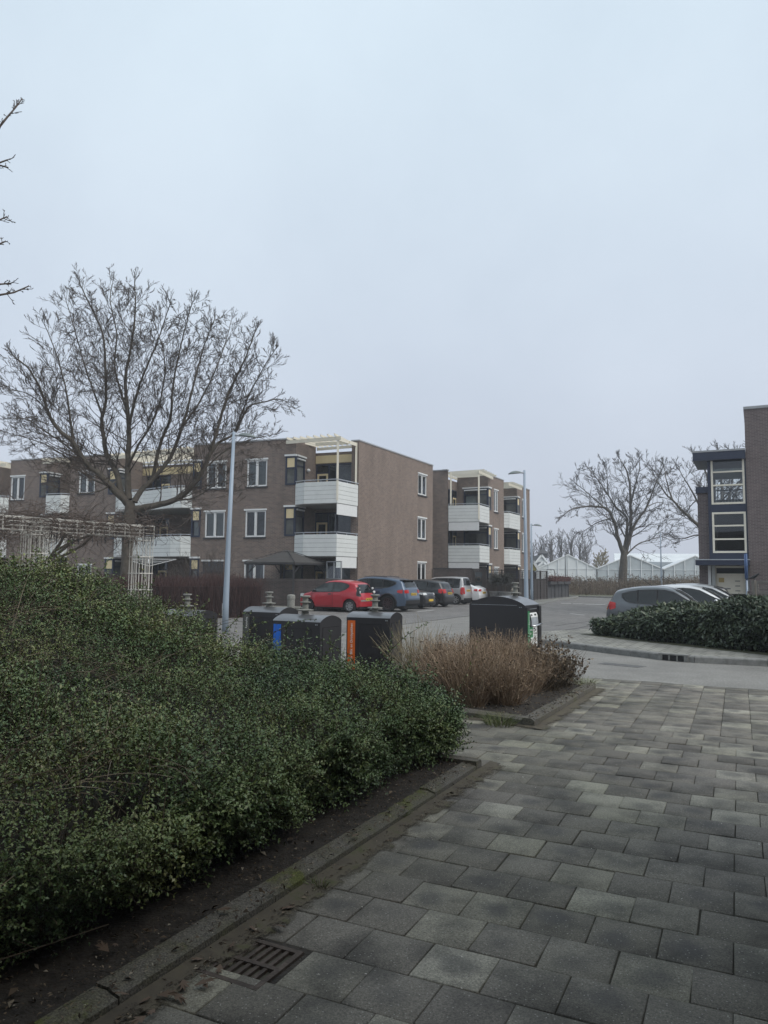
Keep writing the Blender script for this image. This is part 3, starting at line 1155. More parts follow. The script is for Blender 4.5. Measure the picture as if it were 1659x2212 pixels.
S0, S1 = roof2(1054, 1026), roof2(1091, 1038.5)
S3 = roof2(1144, 1059.5)
eB = (S0 - S3).normalized()                 # towards the near corner
S1 = S0 - eB * (S0 - S1).length
S2 = S0 - eB * ((S0 - S3).length * .66)
nB = Vector((-eB.y, eB.x))                  # towards the street
Kc = roof2(968, 1016.5)
Kl = roof2(900, 1019)
b2d = thing('apartment_building', 'smaller brick block of flats beyond the parked cars, behind the brown garden fence', 'apartment building', (Kc.x, Kc.y, 0))
Q = lambda u, v: S0 + eB * u + nB * v
ku, kv = (Kc - S0).dot(eB), (Kc - S0).dot(nB)
pth = [Kl, Kc, Kc + (Q(0, 0) - Q(0, 1)).normalized() * .35, Q(ku - .35, -2.45), Q(0, -2.45), Q(0, 0), S1, S1 - nB * 2.3, S2 - nB * 2.3, S2, S3]
# walls run left to right as seen from outside
nm2 = ['F', 'k', 'kk', 'r', 't1', 'R1', 't2', 'r2', 't3', 'R2']
sg2 = {n_: Seg(a_, b_) for n_, a_, b_ in zip(nm2, pth[:-1], pth[1:])}
sg2['E'] = Seg(S3, S3 - nB * 9)
hl2 = {k: [] for k in sg2}
w2 = []
for px, kw in (((1067.5, 1075, 1059, 1106), dict(cover='net')), ((1067.5, 1075, 1143, 1186), dict(cover='net')), ((1068, 1076, 1226, 1262), dict(cover='net'))):
    h = sg2['R1'].sbox(*px)
    h = (h[0] - .05, h[1] + .1, h[2], h[3])
    hl2['R1'].append(h)
    w2.append(('R1', h, kw))
for px in ((1127.5, 1134, 1080, 1118), (1127.5, 1134, 1153, 1193), (1127, 1135, 1232, 1265)):
    h = sg2['R2'].sbox(*px)
    h = (max(.3, h[0]), h[1] + .2, h[2], h[3])
    hl2['R2'].append(h)
    w2.append(('R2', h, dict(cover='net')))


class Rev(Seg):
    """the same wall read from its other end, keeping its outer side"""
    def __init__(s, o):
        s.a, s.b, s.L, s.e, s.n = o.b, o.a, o.L, -o.e, o.n


for f, r in (('R1', 't1'), ('R2', 't3')):
    for k, zf in enumerate(FL):
        hf, hr = corner_bay(b2d, Rev(sg2[f]), Rev(sg2[r]), zf, wr=1.9 if f == 'R1' else 1.9, cover=k == 2 and f == 'R1')
        L1, L2 = sg2[f].L, sg2[r].L
        hl2[f].append((L1 - hf[1], L1 - hf[0], hf[2], hf[3]))
        hl2[r].append((L2 - hr[1], L2 - hr[0], hr[2], hr[3]))
for zf in FL:
    hl2['r'].append(door_wall(b2d, sg2['r'], zf, True))
    hl2['r2'].append(door_wall(b2d, sg2['r2'], zf, True))
for sn, h, kw in w2:
    window(b2d, sg2[sn], h, **kw)
mb = MB()
for n_ in nm2 + ['E']:
    wall(mb, sg2[n_], -.1, H - .42 if n_ in ('r', 'r2') else H, hl2[n_], mi=(2 if n_ in ('R1', 'R2', 'E') else 0))
mb.build('wall', [M['brick'], M['room'], M['brick_side']], b2d, uv=True)
mb = MB()
mb.poly([(p.x, p.y, H - .43) for p in pth + [S3 - nB * 9, Kl - nB * 3 - eB * 6]])
mb.poly([(p.x, p.y, 0.0) for p in pth + [S3 - nB * 9, Kl - nB * 3 - eB * 6]])
mb.build('roof', M['roofing'], b2d)
for grp_ in (('F', 'k'), ('t1', 'R1', 't2'), ('t3', 'R2', 'E')):
    mb = MB()
    for n_ in grp_:
        mb.box(-.02, sg2[n_].L + .02, -.22, .035, H + .001, H + .075, 0, sg2[n_])
    mb.build('roof_capping', M['capping'], b2d)
for zf in FL[1:]:
    b0 = [Q(ku + .02, kv + .02), Q(ku - .33, .42), Q(.72, .36), Q(0, 0)]
    balcony(b2d, b0, zf, fascia=(b0[0], b0[1]), panels=[Q(0, -2.4), Q(ku - .4, -2.4)])
    S12 = [S1 + nB * .0, S1 + nB * .35 - eB * .3, S2 + nB * .35 + eB * .3, S2]
    balcony(b2d, S12, zf, panels=[S2 - nB * 2.2, S1 - nB * 2.2])
q2, q3 = Q(ku - .36, .36), Q(ku - .15, kv + .15)
pergola_top(b2d, (Q(ku - .5, -2.3), Q(.1, -2.4)), (Q(ku - .3, .42), Q(-.35, .22)), zt, 6, posts=[((q2.x, q2.y), FL[2]), ((q3.x, q3.y), FL[2])])
mb = MB()
mb.bar((q2.x, q2.y, zt - .02), (q3.x, q3.y, zt - .02), .06, .19)
mb.build('pergola_beam', M['cream'], b2d)
pergola_top(b2d, (S1 - nB * 2.2 - eB * .1, S2 - nB * 2.2 + eB * .1), (S1 + nB * .4 - eB * .1, S2 + nB * .4 + eB * .1), zt - .1, 9)

# ---- right hand building with glazed stair tower
t0 = plan(1510, 33.8)
fr_ = Seg(t0, t0 + Vector((0.893, -0.45)) * 14)
sx = lambda x, y=1200: fr_.hit(x, y)
rb = thing('stair_tower_building', 'brown brick flats on the right with a navy glazed stair tower and flat canopy', 'apartment building', (t0.x, t0.y, 0))
uA, uB, uC = sx(1533)[0], sx(1616)[0], 14.0
zc0 = sx(1575, 1209)[1]
zr = sx(1560, 975)[1]
ztw = sx(1620, 884.5)[1]
zl = sx(1520, 1064)[1]
mb = MB()
wl = lambda u0, u1, d0, d1, z0, z1, mi=0: mb.box(u0, u1, d0, d1, z0, z1, mi, fr_)
wl(0, uA, -8, -.25, -.1, zl)                      # low brick wing
wl(uB + .03, uC, -9, .10, -.1, ztw)               # tall brick end
mb.build('wall', M['brick_right'], rb, uv=True)
mb = MB()
wl(-.06, uA, -8.1, -.16, zl + .001, zl + .28)
wl(uA, uB + .02, -.20, .02, zc0, zc0 + .42)        # spandrel under the lower window
zu0, zu1 = sx(1575, 1089)[1], sx(1575, 988)[1]
z20, z21 = sx(1577, 1194.5)[1], sx(1577, 1106)[1]
w0, w1 = sx(1540.5)[0], sx(1614)[0]
wl(uA, w0, -.20, .02, zc0 + .421, zr - .3)
wl(w1, uB + .02, -.20, .02, zc0 + .421, zr - .3)
wl(w0 + .001, w1 - .001, -.19, .018, z21, zu0)
wl(w0 + .001, w1 - .001, -.19, .018, zu1, zr - .3)
mb.build('stair_cladding', M['navy'], rb)
mb = MB()
mb.box(sx(1503)[0], uB + .02, -2.8, .35, zr - .42, zr - .05, 0, fr_)
ro = mb.build('tower_roof', M['navy'], rb)
mb = MB()
mb.box(sx(1503)[0] - .03, uB + .02, -2.83, .38, zr - .049, zr + .03, 0, fr_)
mb.build('roof_edge', M['capping'], ro)
mb = MB()
mb.box(uB, uC + .05, -9.05, .14, ztw + .001, ztw + .12, 0, fr_)
mb.build('roof_capping', M['capping'], rb)
mb = MB()
mb.box(sx(1505)[0], uB + .06, -.3, 1.0, zc0 - .26, zc0 - .04, 0, fr_)
cn = mb.build('entrance_canopy', M['navy'], rb)
mb = MB()
mb.box(sx(1505)[0] - .02, uB + .08, -.3, 1.02, zc0 - .039, zc0 + .0, 0, fr_)
mb.build('canopy_edge', M['rail'], cn)
for (za, zb, bars) in ((zu0, zu1, (1018.6, 1047.5)), (z20, z21, (1135.5, 1164.5))):
    mb = MB()
    frame_ring(mb, fr_, w0, w1, za + .002, zb - .002, .085, -.12, .04)
    for yb in bars:
        zz = sx(1577, yb)[1]
        mb.box(w0 + .085, w1 - .085, -.11, .035, zz - .035, zz + .035, 0, fr_)
    wn = mb.build('stair_window', M['cream'], rb)
    mb = MB()
    mb.poly([fr_(w0 + .07, -.04, za + .07), fr_(w1 - .07, -.04, za + .07), fr_(w1 - .07, -.04, zb - .07), fr_(w0 + .07, -.04, zb - .07)])
    mb.build('pane', M['glass'], wn)
# inside of the stair: floors, side walls, glazed back with cross bracing
M['stairwall'] = mat('pale_stairwell_wall', (0.42, 0.44, 0.43), 0.8)
mb = MB()
zmid = sx(1577, 1020)[1]
mb.box(uA + .05, uA + .2, -3.0, -.22, 0, zr - .45, 0, fr_)
mb.box(uB - .15, uB + .02, -3.0, -.22, 0, zr - .45, 0, fr_)
mb.box(uA + .21, uB - .16, -3.0, -.22, zmid + .05, zmid + .2, 0, fr_)
mb.box(uA + .21, uB - .16, -3.0, -.22, zu0 - .1, zu0 + .02, 0, fr_)
mb.box(uA + .21, uB - .16, -3.0, -.22, z20 - .3, z20 - .15, 0, fr_)
mb.box(uA + .21, uB - .16, -3.0, -2.9, zu0 + .03, zu0 + .5, 0, fr_)
mb.build('stairwell', M['stairwall'], rb)
mb = MB()
mb.box(uA + .21, uB - .16, -3.0, -2.9, 0, zu0 - .11, 0, fr_)
mb.build('stairwell_back', M['dark'], rb)
mb = MB()
mb.box(uA + .21, uB - .16, -3.0, -2.9, zmid + .21, zr - .45, 0, fr_)
mb.build('stairwell_ceiling_wall', M['blind'], rb)
mb = MB()
a_, b_ = uA + .35, uB - .2
mb.bar(fr_(a_, -2.85, zmid), fr_((a_ + b_) / 2, -2.85, (zu0 + zmid) / 2 + .25), .05, .05)
mb.bar(fr_(b_, -2.85, zmid), fr_((a_ + b_) / 2, -2.85, (zu0 + zmid) / 2 + .25), .05, .05)
mb.bar(fr_(a_, -2.85, zu0 + .3), fr_((a_ + b_) / 2, -2.85, (zu0 + zmid) / 2 + .2), .05, .05)
mb.bar(fr_(b_, -2.85, zu0 + .3), fr_((a_ + b_) / 2, -2.85, (zu0 + zmid) / 2 + .2), .05, .05)
mb.bar(fr_(a_ - .1, -2.85, (zu0 + zmid) / 2 + .22), fr_(b_ + .1, -2.85, (zu0 + zmid) / 2 + .22), .06, .06)
for q in range(7):
    mb.bar(fr_(uA + .35 + q * .13, -1.2, zu0), fr_(uA + .35 + q * .13, -1.2, zu0 + .75), .02, .02)
mb.bar(fr_(uA + .3, -1.2, zu0 + .75), fr_(uA + 1.2, -1.2, zu0 + .75), .04, .04)
mb.build('bracing', M['darkpole'], rb)
# entrance: glazed strip, letterbox panel, door post
e0, e1 = sx(1546)[0], sx(1611)[0]
zp1, zp0 = sx(1575, 1243.5)[1], sx(1575, 1283)[1]
zg1 = sx(1575, 1227)[1]
mb = MB()
mb.box(uA, uB, -.9, -.85, -.1, zc0 - .27, 0, fr_)
mb.build('entrance_back', M['dark'], rb)
mb = MB()
frame_ring(mb, fr_, e0 - .1, e1 + .1, 0.0, zg1 + .1, .09, -.5, -.4)
mb.box(e0, e1, -.49, -.41, zp1, zp1 + .1, 0, fr_)
ent = mb.build('entrance_front', M['cream'], rb)
mb = MB()
mb.box(e0, e1, -.48, -.43, zp0, zp1 - .002, 0, fr_)
lb = mb.build('letterbox_panel', M['cream'], ent)
mb = MB()
for q in range(3):
    for r_ in range(2):
        u = e0 + .75 + r_ * .55
        z = zp0 + .12 + q * .22
        mb.box(u, u + .2, -.43, -.415, z, z + .03, 0, fr_)
mb.build('letter_slot', M['black'], lb)
mb = MB()
mb.box(e0 + .08, e0 + .3, -.43, -.41, zp1 - .3, zp1 - .1, 0, fr_)
mb.build('notice_plate', mat('brass_plate', (0.42, 0.31, 0.12), 0.45, 0.5), lb)
mb = MB()
mb.poly([fr_(e0, -.45, zp1 + .1), fr_(e1, -.45, zp1 + .1), fr_(e1, -.45, zg1), fr_(e0, -.45, zg1)])
mb.build('pane', M['glass'], ent)
mb = MB()
mb.box(uA - .1, uA + .02, -.35, -.2, 0, zc0 - .262, 0, fr_)
mb.build('drainpipe', M['white'], rb)

# ---- unseen block added behind and right of the camera to darken the foreground
w0_, w1_ = Vector((1.9, .3)), Vector((1.9, .3)) + E2 * 5.2
sgp = Seg(w0_, w1_)
bk = thing('added_shade_block', 'unseen brown brick block added behind the viewer to shade the tiled pavement', 'apartment building', (0, -5, 0))
mb = MB()
mb.box(-11, 1.7, -12, -3.2, -.02, 2.7)
mb.box(-11, 1.7, -12, 0.3, 2.7, 6.0)
mb.prism([(1.9, -12), (12, -12), tuple(w1_ - sgp.n * -9), tuple(w1_), tuple(w0_)], -.02, 5.4)
mb.build('wall', M['brick'], bk, uv=True)
# ------------------------------------------------------------------ cars
M['tyre'] = mat('black_tyre', (0.018, 0.018, 0.019), 0.85)
M['alloy'] = mat('silver_alloy', (0.42, 0.43, 0.44), 0.35, 0.7, var=0.05)
M['darkalloy'] = mat('dark_alloy', (0.09, 0.09, 0.095), 0.35, 0.7, var=0.05)
M['steelwheel'] = mat('black_steel_wheel', (0.03, 0.03, 0.03), 0.6)
M['carglass'] = mat('dark_car_glass', (0.012, 0.015, 0.016), 0.05, var=0.0, spec=0.55)
M['lightglass'] = mat('grey_car_glass', (0.04, 0.048, 0.05), 0.05, var=0.5, scale=2.5, spec=0.6)
M['redlamp'] = mat('red_lamp_lens', (0.42, 0.02, 0.02), 0.12, var=0.1)
M['clearlamp'] = mat('clear_lamp_lens', (0.62, 0.63, 0.62), 0.1, var=0.15, scale=9)
M['plate'] = mat('yellow_number_plate', (0.72, 0.48, 0.05), 0.5, var=0.02)
M['trim'] = mat('black_plastic_trim', (0.022, 0.022, 0.024), 0.55)
M['chrome'] = mat('chrome_trim', (0.65, 0.66, 0.67), 0.15, 0.9, var=0.0)


def paint(name, col, metal=0.0):
    return mat(name, col, 0.32, metal, var=0.05, scale=1.5, coat=0.8)


def catmull(pts, sub=10):
    out = []
    n = len(pts)
    for i in range(n - 1):
        p0, p1, p2, p3 = [Vector(pts[min(max(k, 0), n - 1)]) for k in (i - 1, i, i + 1, i + 2)]
        for q in range(sub):
            t = q / sub
            out.append(0.5 * ((2 * p1) + (p2 - p0) * t + (2 * p0 - 5 * p1 + 4 * p2 - p3) * t * t + (3 * p1 - p0 - 3 * p2 + p3) * t ** 3))
    out.append(Vector(pts[-1]))
    return out


TPL = {}
# side profiles, front to rear, in units of half length / height; glass limits are x positions
TPL['mini'] = dict(chain=[(.985, .15), (1.0, .27), (.985, .38), (.93, .49), (.80, .58), (.60, .645), (.34, .83), (.14, .955), (-.10, 1.0), (-.40, .995), (-.64, .955), (-.80, .89), (-.87, .76), (-.925, .60), (-.975, .48), (-1.0, .36), (-.985, .18)],
    belt=.635, ws=(.57, .17), rg=(-.815, -.925), wheels=(.64, -.66), wr=.285,
    side=[[(.50, .63, .655), (.34, .63, .765), (.18, .632, .87), (.02, .636, .905), (-.12, .64, .912)], [(-.165, .642, .912), (-.36, .65, .905), (-.52, .71, .87), (-.60, .80, .825)]])
TPL['hatch'] = dict(chain=[(.985, .16), (1.0, .28), (.99, .40), (.94, .50), (.78, .58), (.55, .635), (.33, .82), (.12, .955), (-.12, 1.0), (-.45, .985), (-.72, .93), (-.83, .87), (-.91, .70), (-.955, .60), (-.985, .48), (-1.0, .36), (-.985, .18)],
    belt=.615, ws=(.52, .15), rg=(-.84, -.935), wheels=(.62, -.63), wr=.30,
    side=[[(.44, .62, .645), (.30, .622, .745), (.14, .626, .86), (.0, .63, .90), (-.1, .635, .908)], [(-.135, .636, .908), (-.3, .64, .90), (-.42, .645, .888)], [(-.45, .646, .885), (-.56, .66, .862), (-.64, .70, .835), (-.68, .77, .81)]])
TPL['suv'] = dict(chain=[(.985, .20), (1.0, .32), (.99, .46), (.94, .56), (.74, .625), (.50, .665), (.28, .85), (.08, .965), (-.15, 1.0), (-.45, .985), (-.70, .94), (-.86, .875), (-.925, .72), (-.965, .62), (-.985, .48), (-1.0, .36), (-.985, .22)],
    belt=.635, ws=(.47, .11), rg=(-.855, -.945), wheels=(.59, -.585), wr=.36,
    side=[[(.40, .64, .665), (.26, .642, .77), (.10, .646, .88), (-.02, .65, .908), (-.11, .655, .914)], [(-.14, .656, .914), (-.30, .662, .906), (-.44, .67, .895)], [(-.47, .672, .89), (-.58, .69, .87), (-.68, .74, .84), (-.73, .79, .815)]])
TPL['mpv'] = dict(chain=[(.985, .17), (1.0, .28), (.99, .42), (.94, .50), (.80, .545), (.66, .585), (.45, .80), (.28, .945), (.05, .985), (-.4, 1.0), (-.80, .985), (-.90, .94), (-.945, .76), (-.97, .62), (-.985, .48), (-1.0, .30), (-.985, .17)],
    belt=.60, ws=(.62, .31), rg=(-.895, -.962), wheels=(.64, -.68), wr=.285,
    side=[[(.52, .60, .625), (.40, .60, .74), (.28, .602, .86), (.10, .604, .91)], [(.06, .604, .912), (-.15, .605, .918), (-.36, .606, .918)], [(-.41, .607, .918), (-.6, .608, .915), (-.8, .612, .90)]])
TPL['coupe'] = dict(chain=[(.985, .15), (1.0, .27), (.99, .40), (.93, .50), (.70, .58), (.42, .66), (.18, .86), (.0, .965), (-.18, 1.0), (-.42, .975), (-.64, .90), (-.84, .775), (-.945, .705), (-.975, .60), (-.985, .48), (-1.0, .35), (-.985, .18)],
    belt=.60, ws=(.38, .02), rg=(-.50, -.80), wheels=(.60, -.58), wr=.32,
    side=[[(.30, .64, .665), (.16, .645, .79), (.0, .65, .885), (-.12, .655, .905)], [(-.15, .656, .905), (-.35, .665, .885), (-.52, .70, .83), (-.62, .75, .78)]])


def car(tpl, label, loc, head, L, W, H, pm, rim='alloy', spokes=7, glass='carglass', tail='hatch', roofbox=False, grp=None, dark_lower=False, front_detail=False, spoiler=False, rails=False, antenna=False, name='parked_car'):
    T = TPL[tpl]
    hl, hw = L / 2, W / 2
    root = thing(name, label, 'car', (loc[0], loc[1], loc[2] if len(loc) > 2 else 0.004), math.atan2(head[1], head[0]), grp)
    ch = catmull([(x * hl, z * H) for x, z in T['chain']], 9)
    nst = len(ch)
    belt, wr = T['belt'] * H, T['wr'] * (H / 1.46) ** .5
    wx = [w_ * hl for w_ in T['wheels']]
    ra = wr + .055
    sill = .155 * H

    def Wf(x, z):
        a = abs(x) / hl
        pl = 1 - .20 * max(0, (a - .55) / .45) ** 2.4
        zz = z / H
        if z <= belt:
            t = 1 - .055 * ((zz - .42) / .3) ** 2
        else:
            k = (z - belt) / max(.01, H - belt)
            t = 1 - .055 * ((T['belt'] - .42) / .3) ** 2 - .035 * min(1, k * 6) - .20 * k
        for w_ in wx:
            if abs(x - w_) < ra + .1 and z < wr * 2 + .15:
                t += .018
        return hw * pl * t

    nrm = []
    for i in range(nst):
        t = (ch[min(i + 1, nst - 1)] - ch[max(i - 1, 0)])
        t.normalize()
        nrm.append(Vector((t.y, -t.x)))
    SS = [0, .25, .5, .7, .84, .92, .97, 1.0]
    TT = [.04, .1, .18, .28, .40, .52, .64, .76, .87, 1.0]
    rr = .10

    def top(i, s, off=0.0):
        p, n_ = ch[i], nrm[i]
        d = rr * (1 - (1 - s ** 2.6) ** (1 / 2.6))
        q = p - n_ * d
        y = s * Wf(q.x, q.y)
        return (q.x + n_.x * off, y, q.y + n_.y * off)

    def zb(x):
        z = sill + .05 * max(0, (abs(x) / hl - .8) / .2)
        for w_ in wx:
            if abs(x - w_) < ra:
                z = max(z, wr + math.sqrt(ra * ra - (x - w_) ** 2))
        return z

    rows = []
    for i in range(nst):
        r = [top(i, s) for s in SS]
        x1, _, z1 = r[-1]
        xb = min(max(x1, -hl + .06), hl - .06)
        zbot = min(zb(xb), z1)
        for t in TT:
            x, z = x1 + (xb - x1) * t, z1 + (zbot - z1) * t
            r.append((x, Wf(x, z) * (1 - .02 * t * t), z))
        rows.append(r)
    mb = MB()
    full = [[(x, -y, z) for x, y, z in reversed(r[1:])] + r for r in rows]
    mb.grid(full, flip=True)
    body = mb.build('body', pm, root, world=False, smooth=True)
    # dark underbody filling the arches
    mb = MB()
    mb.box(-hl * .93, hl * .93, -hw * .80, hw * .80, .16, wr * 2 + .06)
    mb.build('underbody', M['black'], root, world=False)

    def side_patch(name, st, m_, parent, off=.006, ny=5):
        out = {}
        for sgn in (1, -1):
            mb = MB()
            st2 = []
            for a_, b_ in zip(st[:-1], st[1:]):
                for q in range(4):
                    t = q / 4
                    st2.append(tuple(a_[k] + (b_[k] - a_[k]) * t for k in range(3)))
            st2.append(st[-1])
            g = []
            for x, zl, zh in st2:
                X = x * hl
                g.append([(X, sgn * (Wf(X, (zl + (zh - zl) * q / ny) * H) + off), (zl + (zh - zl) * q / ny) * H) for q in range(ny + 1)])
            mb.grid(g, flip=sgn < 0)
            r_ = mb.build(name, m_, parent[sgn] if isinstance(parent, dict) else parent, world=False, smooth=True)
            out[sgn] = r_
        return out

    def top_patch(name, xa, xb, s0, s1, m_, parent, off=.006, sym=True, za=None, zb_=None):
        mb = MB()
        if za is None:
            ids = [i for i in range(nst) if min(xa, xb) * hl <= ch[i].x <= max(xa, xb) * hl and ch[i].y > .5 * H]
        else:
            ids = [i for i in range(nst) if (ch[i].x < 0) == (xa < 0) and abs(ch[i].x) > .62 * hl and za * H <= ch[i].y <= zb_ * H]
        if len(ids) < 2:
            return None
        k = 8
        if s0 == 0:
            ss = [(-s1 + 2 * s1 * q / (2 * k)) for q in range(2 * k + 1)]
            g = []
            for i in ids:
                row = []
                for s in ss:
                    x, y, z = top(i, abs(s), off)
                    row.append((x, math.copysign(y, s) if s else 0, z))
                g.append(row)
            mb.grid(g, flip=True)
        else:
            for sgn in (1, -1):
                mb = MB()
                g = [[(lambda p: (p[0], sgn * p[1], p[2]))(top(i, s0 + (s1 - s0) * q / 4, off)) for q in range(5)] for i in ids]
                mb.grid(g, flip=sgn > 0)
                mb.build(name, m_, parent, world=False, smooth=True)
            return None
        return mb.build(name, m_, parent, world=False, smooth=True)

    top_patch('windscreen', T['ws'][0], T['ws'][1], 0, .86, M[glass], root)
    g_ = top_patch('rear_window', T['rg'][0], T['rg'][1], 0, .80 if tpl != 'mpv' else .84, M['carglass'], root)
    # side glazing: surround strip, then panes
    for st in T['side']:
        fr = side_patch('side_window', [(x + (.024 if k == 0 else (-.024 if k == len(st) - 1 else 0)), a_ - .020, b_ + .022) for k, (x, a_, b_) in enumerate(st)], M['trim'], root, .004)
        side_patch('pane', st, M[glass], fr, .008)
    # door seams and handles
    mb = MB()
    xs = [T['side'][0][0][0] + .02, T['side'][0][-1][0] - .02] + ([T['side'][1][-1][0] - .02] if len(T['side']) > 2 else [])
    for sgn in (1, -1):
        for X in xs:
            ptsq = [(X * hl, sgn * (Wf(X * hl, z * H) + .001), z * H) for z in (.20, .30, .42, .52, T['belt'] - .005)]
            mb.tube(ptsq, .006, 4)
        mb.tube([(x * hl, sgn * (Wf(x * hl, .195 * H) + .001), .195 * H) for x in (xs[0], (xs[0] + xs[-1]) / 2, xs[-1])], .006, 4)
    mb.build('door_seam', M['trim'], root, world=False)
    for X in xs[1:]:
        for sgn in (1, -1):
            mb = MB()
            y = Wf((X + .06) * hl, .56 * H)
            mb.box((X + .04) * hl, (X + .04) * hl + .17, sgn * y - .012, sgn * y + .022, .545 * H, .575 * H)
            mb.build('door_handle', M['trim'] if tpl == 'mini' else pm, root, world=False)
    for sgn in (1, -1):
        mb = MB()
        X, Z = T['side'][0][0][0] * hl - .12, (T['belt'] + .035) * H
        y = Wf(X, Z)
        mb.lathe([(.02, -.02), (.075, 0.0), (.085, .05), (.07, .1), (.02, .13)], 10, T=lambda a_, b_, c_: (X + a_ * .8, sgn * (y + .04 + c_), Z + b_ * .8))
        mb.build('mirror', M['trim'] if tpl == 'mini' else pm, root, world=False, smooth=True)
    # wheels
    for k, xw in enumerate(wx):
        for sgn in (1, -1):
            yo = Wf(xw, wr) - .015
            TW = lambda x, y, z: (xw + x, sgn * (yo - .2 + z), wr + y)
            mb = MB(TW)
            mb.lathe([(wr * .62, .0), (wr * .93, .0), (wr, .03), (wr, .17), (wr * .95, .2), (wr * .70, .205), (wr * .66, .19)], 28, cap=False)
            wh = mb.build('wheel', M['tyre'], root, world=False, smooth=True)
            rm = rim if isinstance(rim, str) else rim[k]
            mb = MB(TW)
            mb.lathe([(wr * .69, .185), (wr * .67, .197), (wr * .60, .195), (wr * .57, .14)], 24, cap=False)
            mb.lathe([(wr * .03, .185), (wr * .16, .185), (wr * .18, .16)], 12)
            for q in range(spokes):
                a_ = 2 * math.pi * q / spokes
                c_, s_ = math.cos(a_), math.sin(a_)
                h_ = wr * (.11 if spokes < 9 else .06)
                i0 = mb.add([(c_ * wr * .1 - s_ * e * h_, s_ * wr * .1 + c_ * e * h_, .17) for e in (-1, 1)] + [(c_ * wr * .63 - s_ * e * h_ * 1.1, s_ * wr * .63 + c_ * e * h_ * 1.1, .18) for e in (1, -1)])
                mb.face((i0, i0 + 1, i0 + 2, i0 + 3))
            mb.build('rim', M[rm], wh, world=False)
            mb = MB(TW)
            mb.lathe([(.001, .10), (wr * .62, .10)], 16, cap=False)
            mb.build('brake_disc', M['black'], wh, world=False)
    # lamps, plates, bumpers
    tz = {'mini': (.50, .80), 'hatch': (.50, .66), 'suv': (.52, .62), 'mpv': (.36, .62), 'coupe': (.56, .67)}[tpl]
    top_patch('tail_lamp', -1, 0, .80 if tpl in ('mini', 'mpv') else .60, .995, M['trim'] if tpl == 'mini' else M['redlamp'], root, .01, za=tz[0], zb_=tz[1])
    xt = -.90 if tpl not in ('mpv', 'mini') else -.93
    side_patch('tail_lamp', [(xt + (.10 if tpl in ('hatch', 'suv', 'coupe') else .07), tz[0] + .03, tz[1] - .02), (xt + .03, tz[0], tz[1]), (xt - .01, tz[0], tz[1])], M['trim'] if tpl == 'mini' else M['redlamp'], root, .012)
    if tpl == 'mini':
        for zz, r_ in ((.74, .055), (.62, .075)):
            for sgn in (1, -1):
                mb = MB()
                X = -.885 * hl if zz > .7 else -.915 * hl
                y = Wf(X, zz * H) - .04
                mb.lathe([(.005, .05), (r_ * .7, .04), (r_, .0), (r_ * .9, -.05)], 14, T=lambda a_, b_, c_: (X - c_ * .75 - .05, sgn * (y + c_ * .65 + a_ * .6), zz * H + b_))
                mb.build('tail_lamp', M['clearlamp'], root, world=False, smooth=True)
    hz = {'mini': (.42, .57), 'hatch': (.44, .56), 'suv': (.48, .56), 'mpv': (.38, .50), 'coupe': (.42, .52)}[tpl]
    top_patch('headlamp', 1, 0, .60, .99, M['clearlamp'], root, .01, za=hz[0], zb_=hz[1])
    side_patch('headlamp', [(.93, hz[0], hz[1] - .02), (.86, hz[0] + .03, hz[1] - .005), (.78, hz[1] - .035, hz[1] - .01)], M['clearlamp'], root, .012)
    i_r = min(range(nst), key=lambda i: abs(ch[i].y - (.50 if tail == 'hatch' else .40) * H) + (9 if ch[i].x > 0 else 0))
    mb = MB()
    X = ch[i_r].x
    zc = ch[i_r].y
    mb.box(X - .03, X + .02, -.26, .26, zc - .055, zc + .055)
    pl = mb.build('number_plate', M['plate'], root, world=False)
    mb = MB()
    for q in range(6):
        y = -.2 + q * .07 + (.02 if q > 1 else 0) + (.02 if q > 3 else 0)
        mb.box(X - .033, X - .0305, y, y + .042, zc - .035, zc + .035)
    mb.build('plate_marks', M['black'], pl, world=False)
    mb = MB()
    i_f = min(range(nst), key=lambda i: abs(ch[i].y - .30 * H) + (9 if ch[i].x < 0 else 0))
    X = ch[i_f].x
    mb.box(X - .02, X + .03, -.26, .26, .30 * H - .055, .30 * H + .055)
    mb.build('number_plate', M['plate'], root, world=False)
    top_patch('grille', 1, 0, 0, .45, M['trim'], root, .008, za=.34, zb_=.46)
    top_patch('bumper_strip', -1, 0, 0, .96, M['concrete'] if tpl == 'mini' else M['trim'], root, .012, za=.33 if tpl == 'mini' else .17, zb_=.40 if tpl == 'mini' else (.34 if dark_lower else .24))
    if dark_lower:
        side_patch('sill_cladding', [(T['wheels'][0] - ra / hl - .01, .155, .24), (T['wheels'][1] + ra / hl + .01, .155, .24)], M['trim'], root, .008)
        for w_ in wx:
            for sgn in (1, -1):
                mb = MB()
                pa = []
                for q in range(17):
                    a_ = math.pi * q / 16
                    x = w_ + math.cos(a_) * (ra + .02)
                    z = wr + math.sin(a_) * (ra + .02)
                    pa.append((x, sgn * (Wf(x, z) + .0), z))
                mb.tube(pa, .03, 5)
                mb.build('wheel_arch', M['trim'], root, world=False, smooth=True)
    if spoiler:
        i_s = max(i for i in range(nst) if ch[i].x > T['rg'][0] * hl and ch[i].y > .6 * H)
        mb = MB()
        p = ch[i_s]
        mb.prism([(p.x - .16, -hw * .62), (p.x + .1, -hw * .70), (p.x + .1, hw * .70), (p.x - .16, hw * .62)], p.y - .02, p.y + .025)
        mb.build('roof_spoiler', pm if tpl != 'suv' else M['trim'], root, world=False)
    if rails:
        for sgn in (1, -1):
            mb = MB()
            ids = [i for i in range(nst) if -.62 * hl < ch[i].x < .05 * hl and ch[i].y > .9 * H][::6]
            mb.tube([(lambda p: (p[0], sgn * p[1], p[2] + .035))(top(i, .88)) for i in ids], .016, 5)
            mb.build('roof_rail', M['trim'], root, world=False)
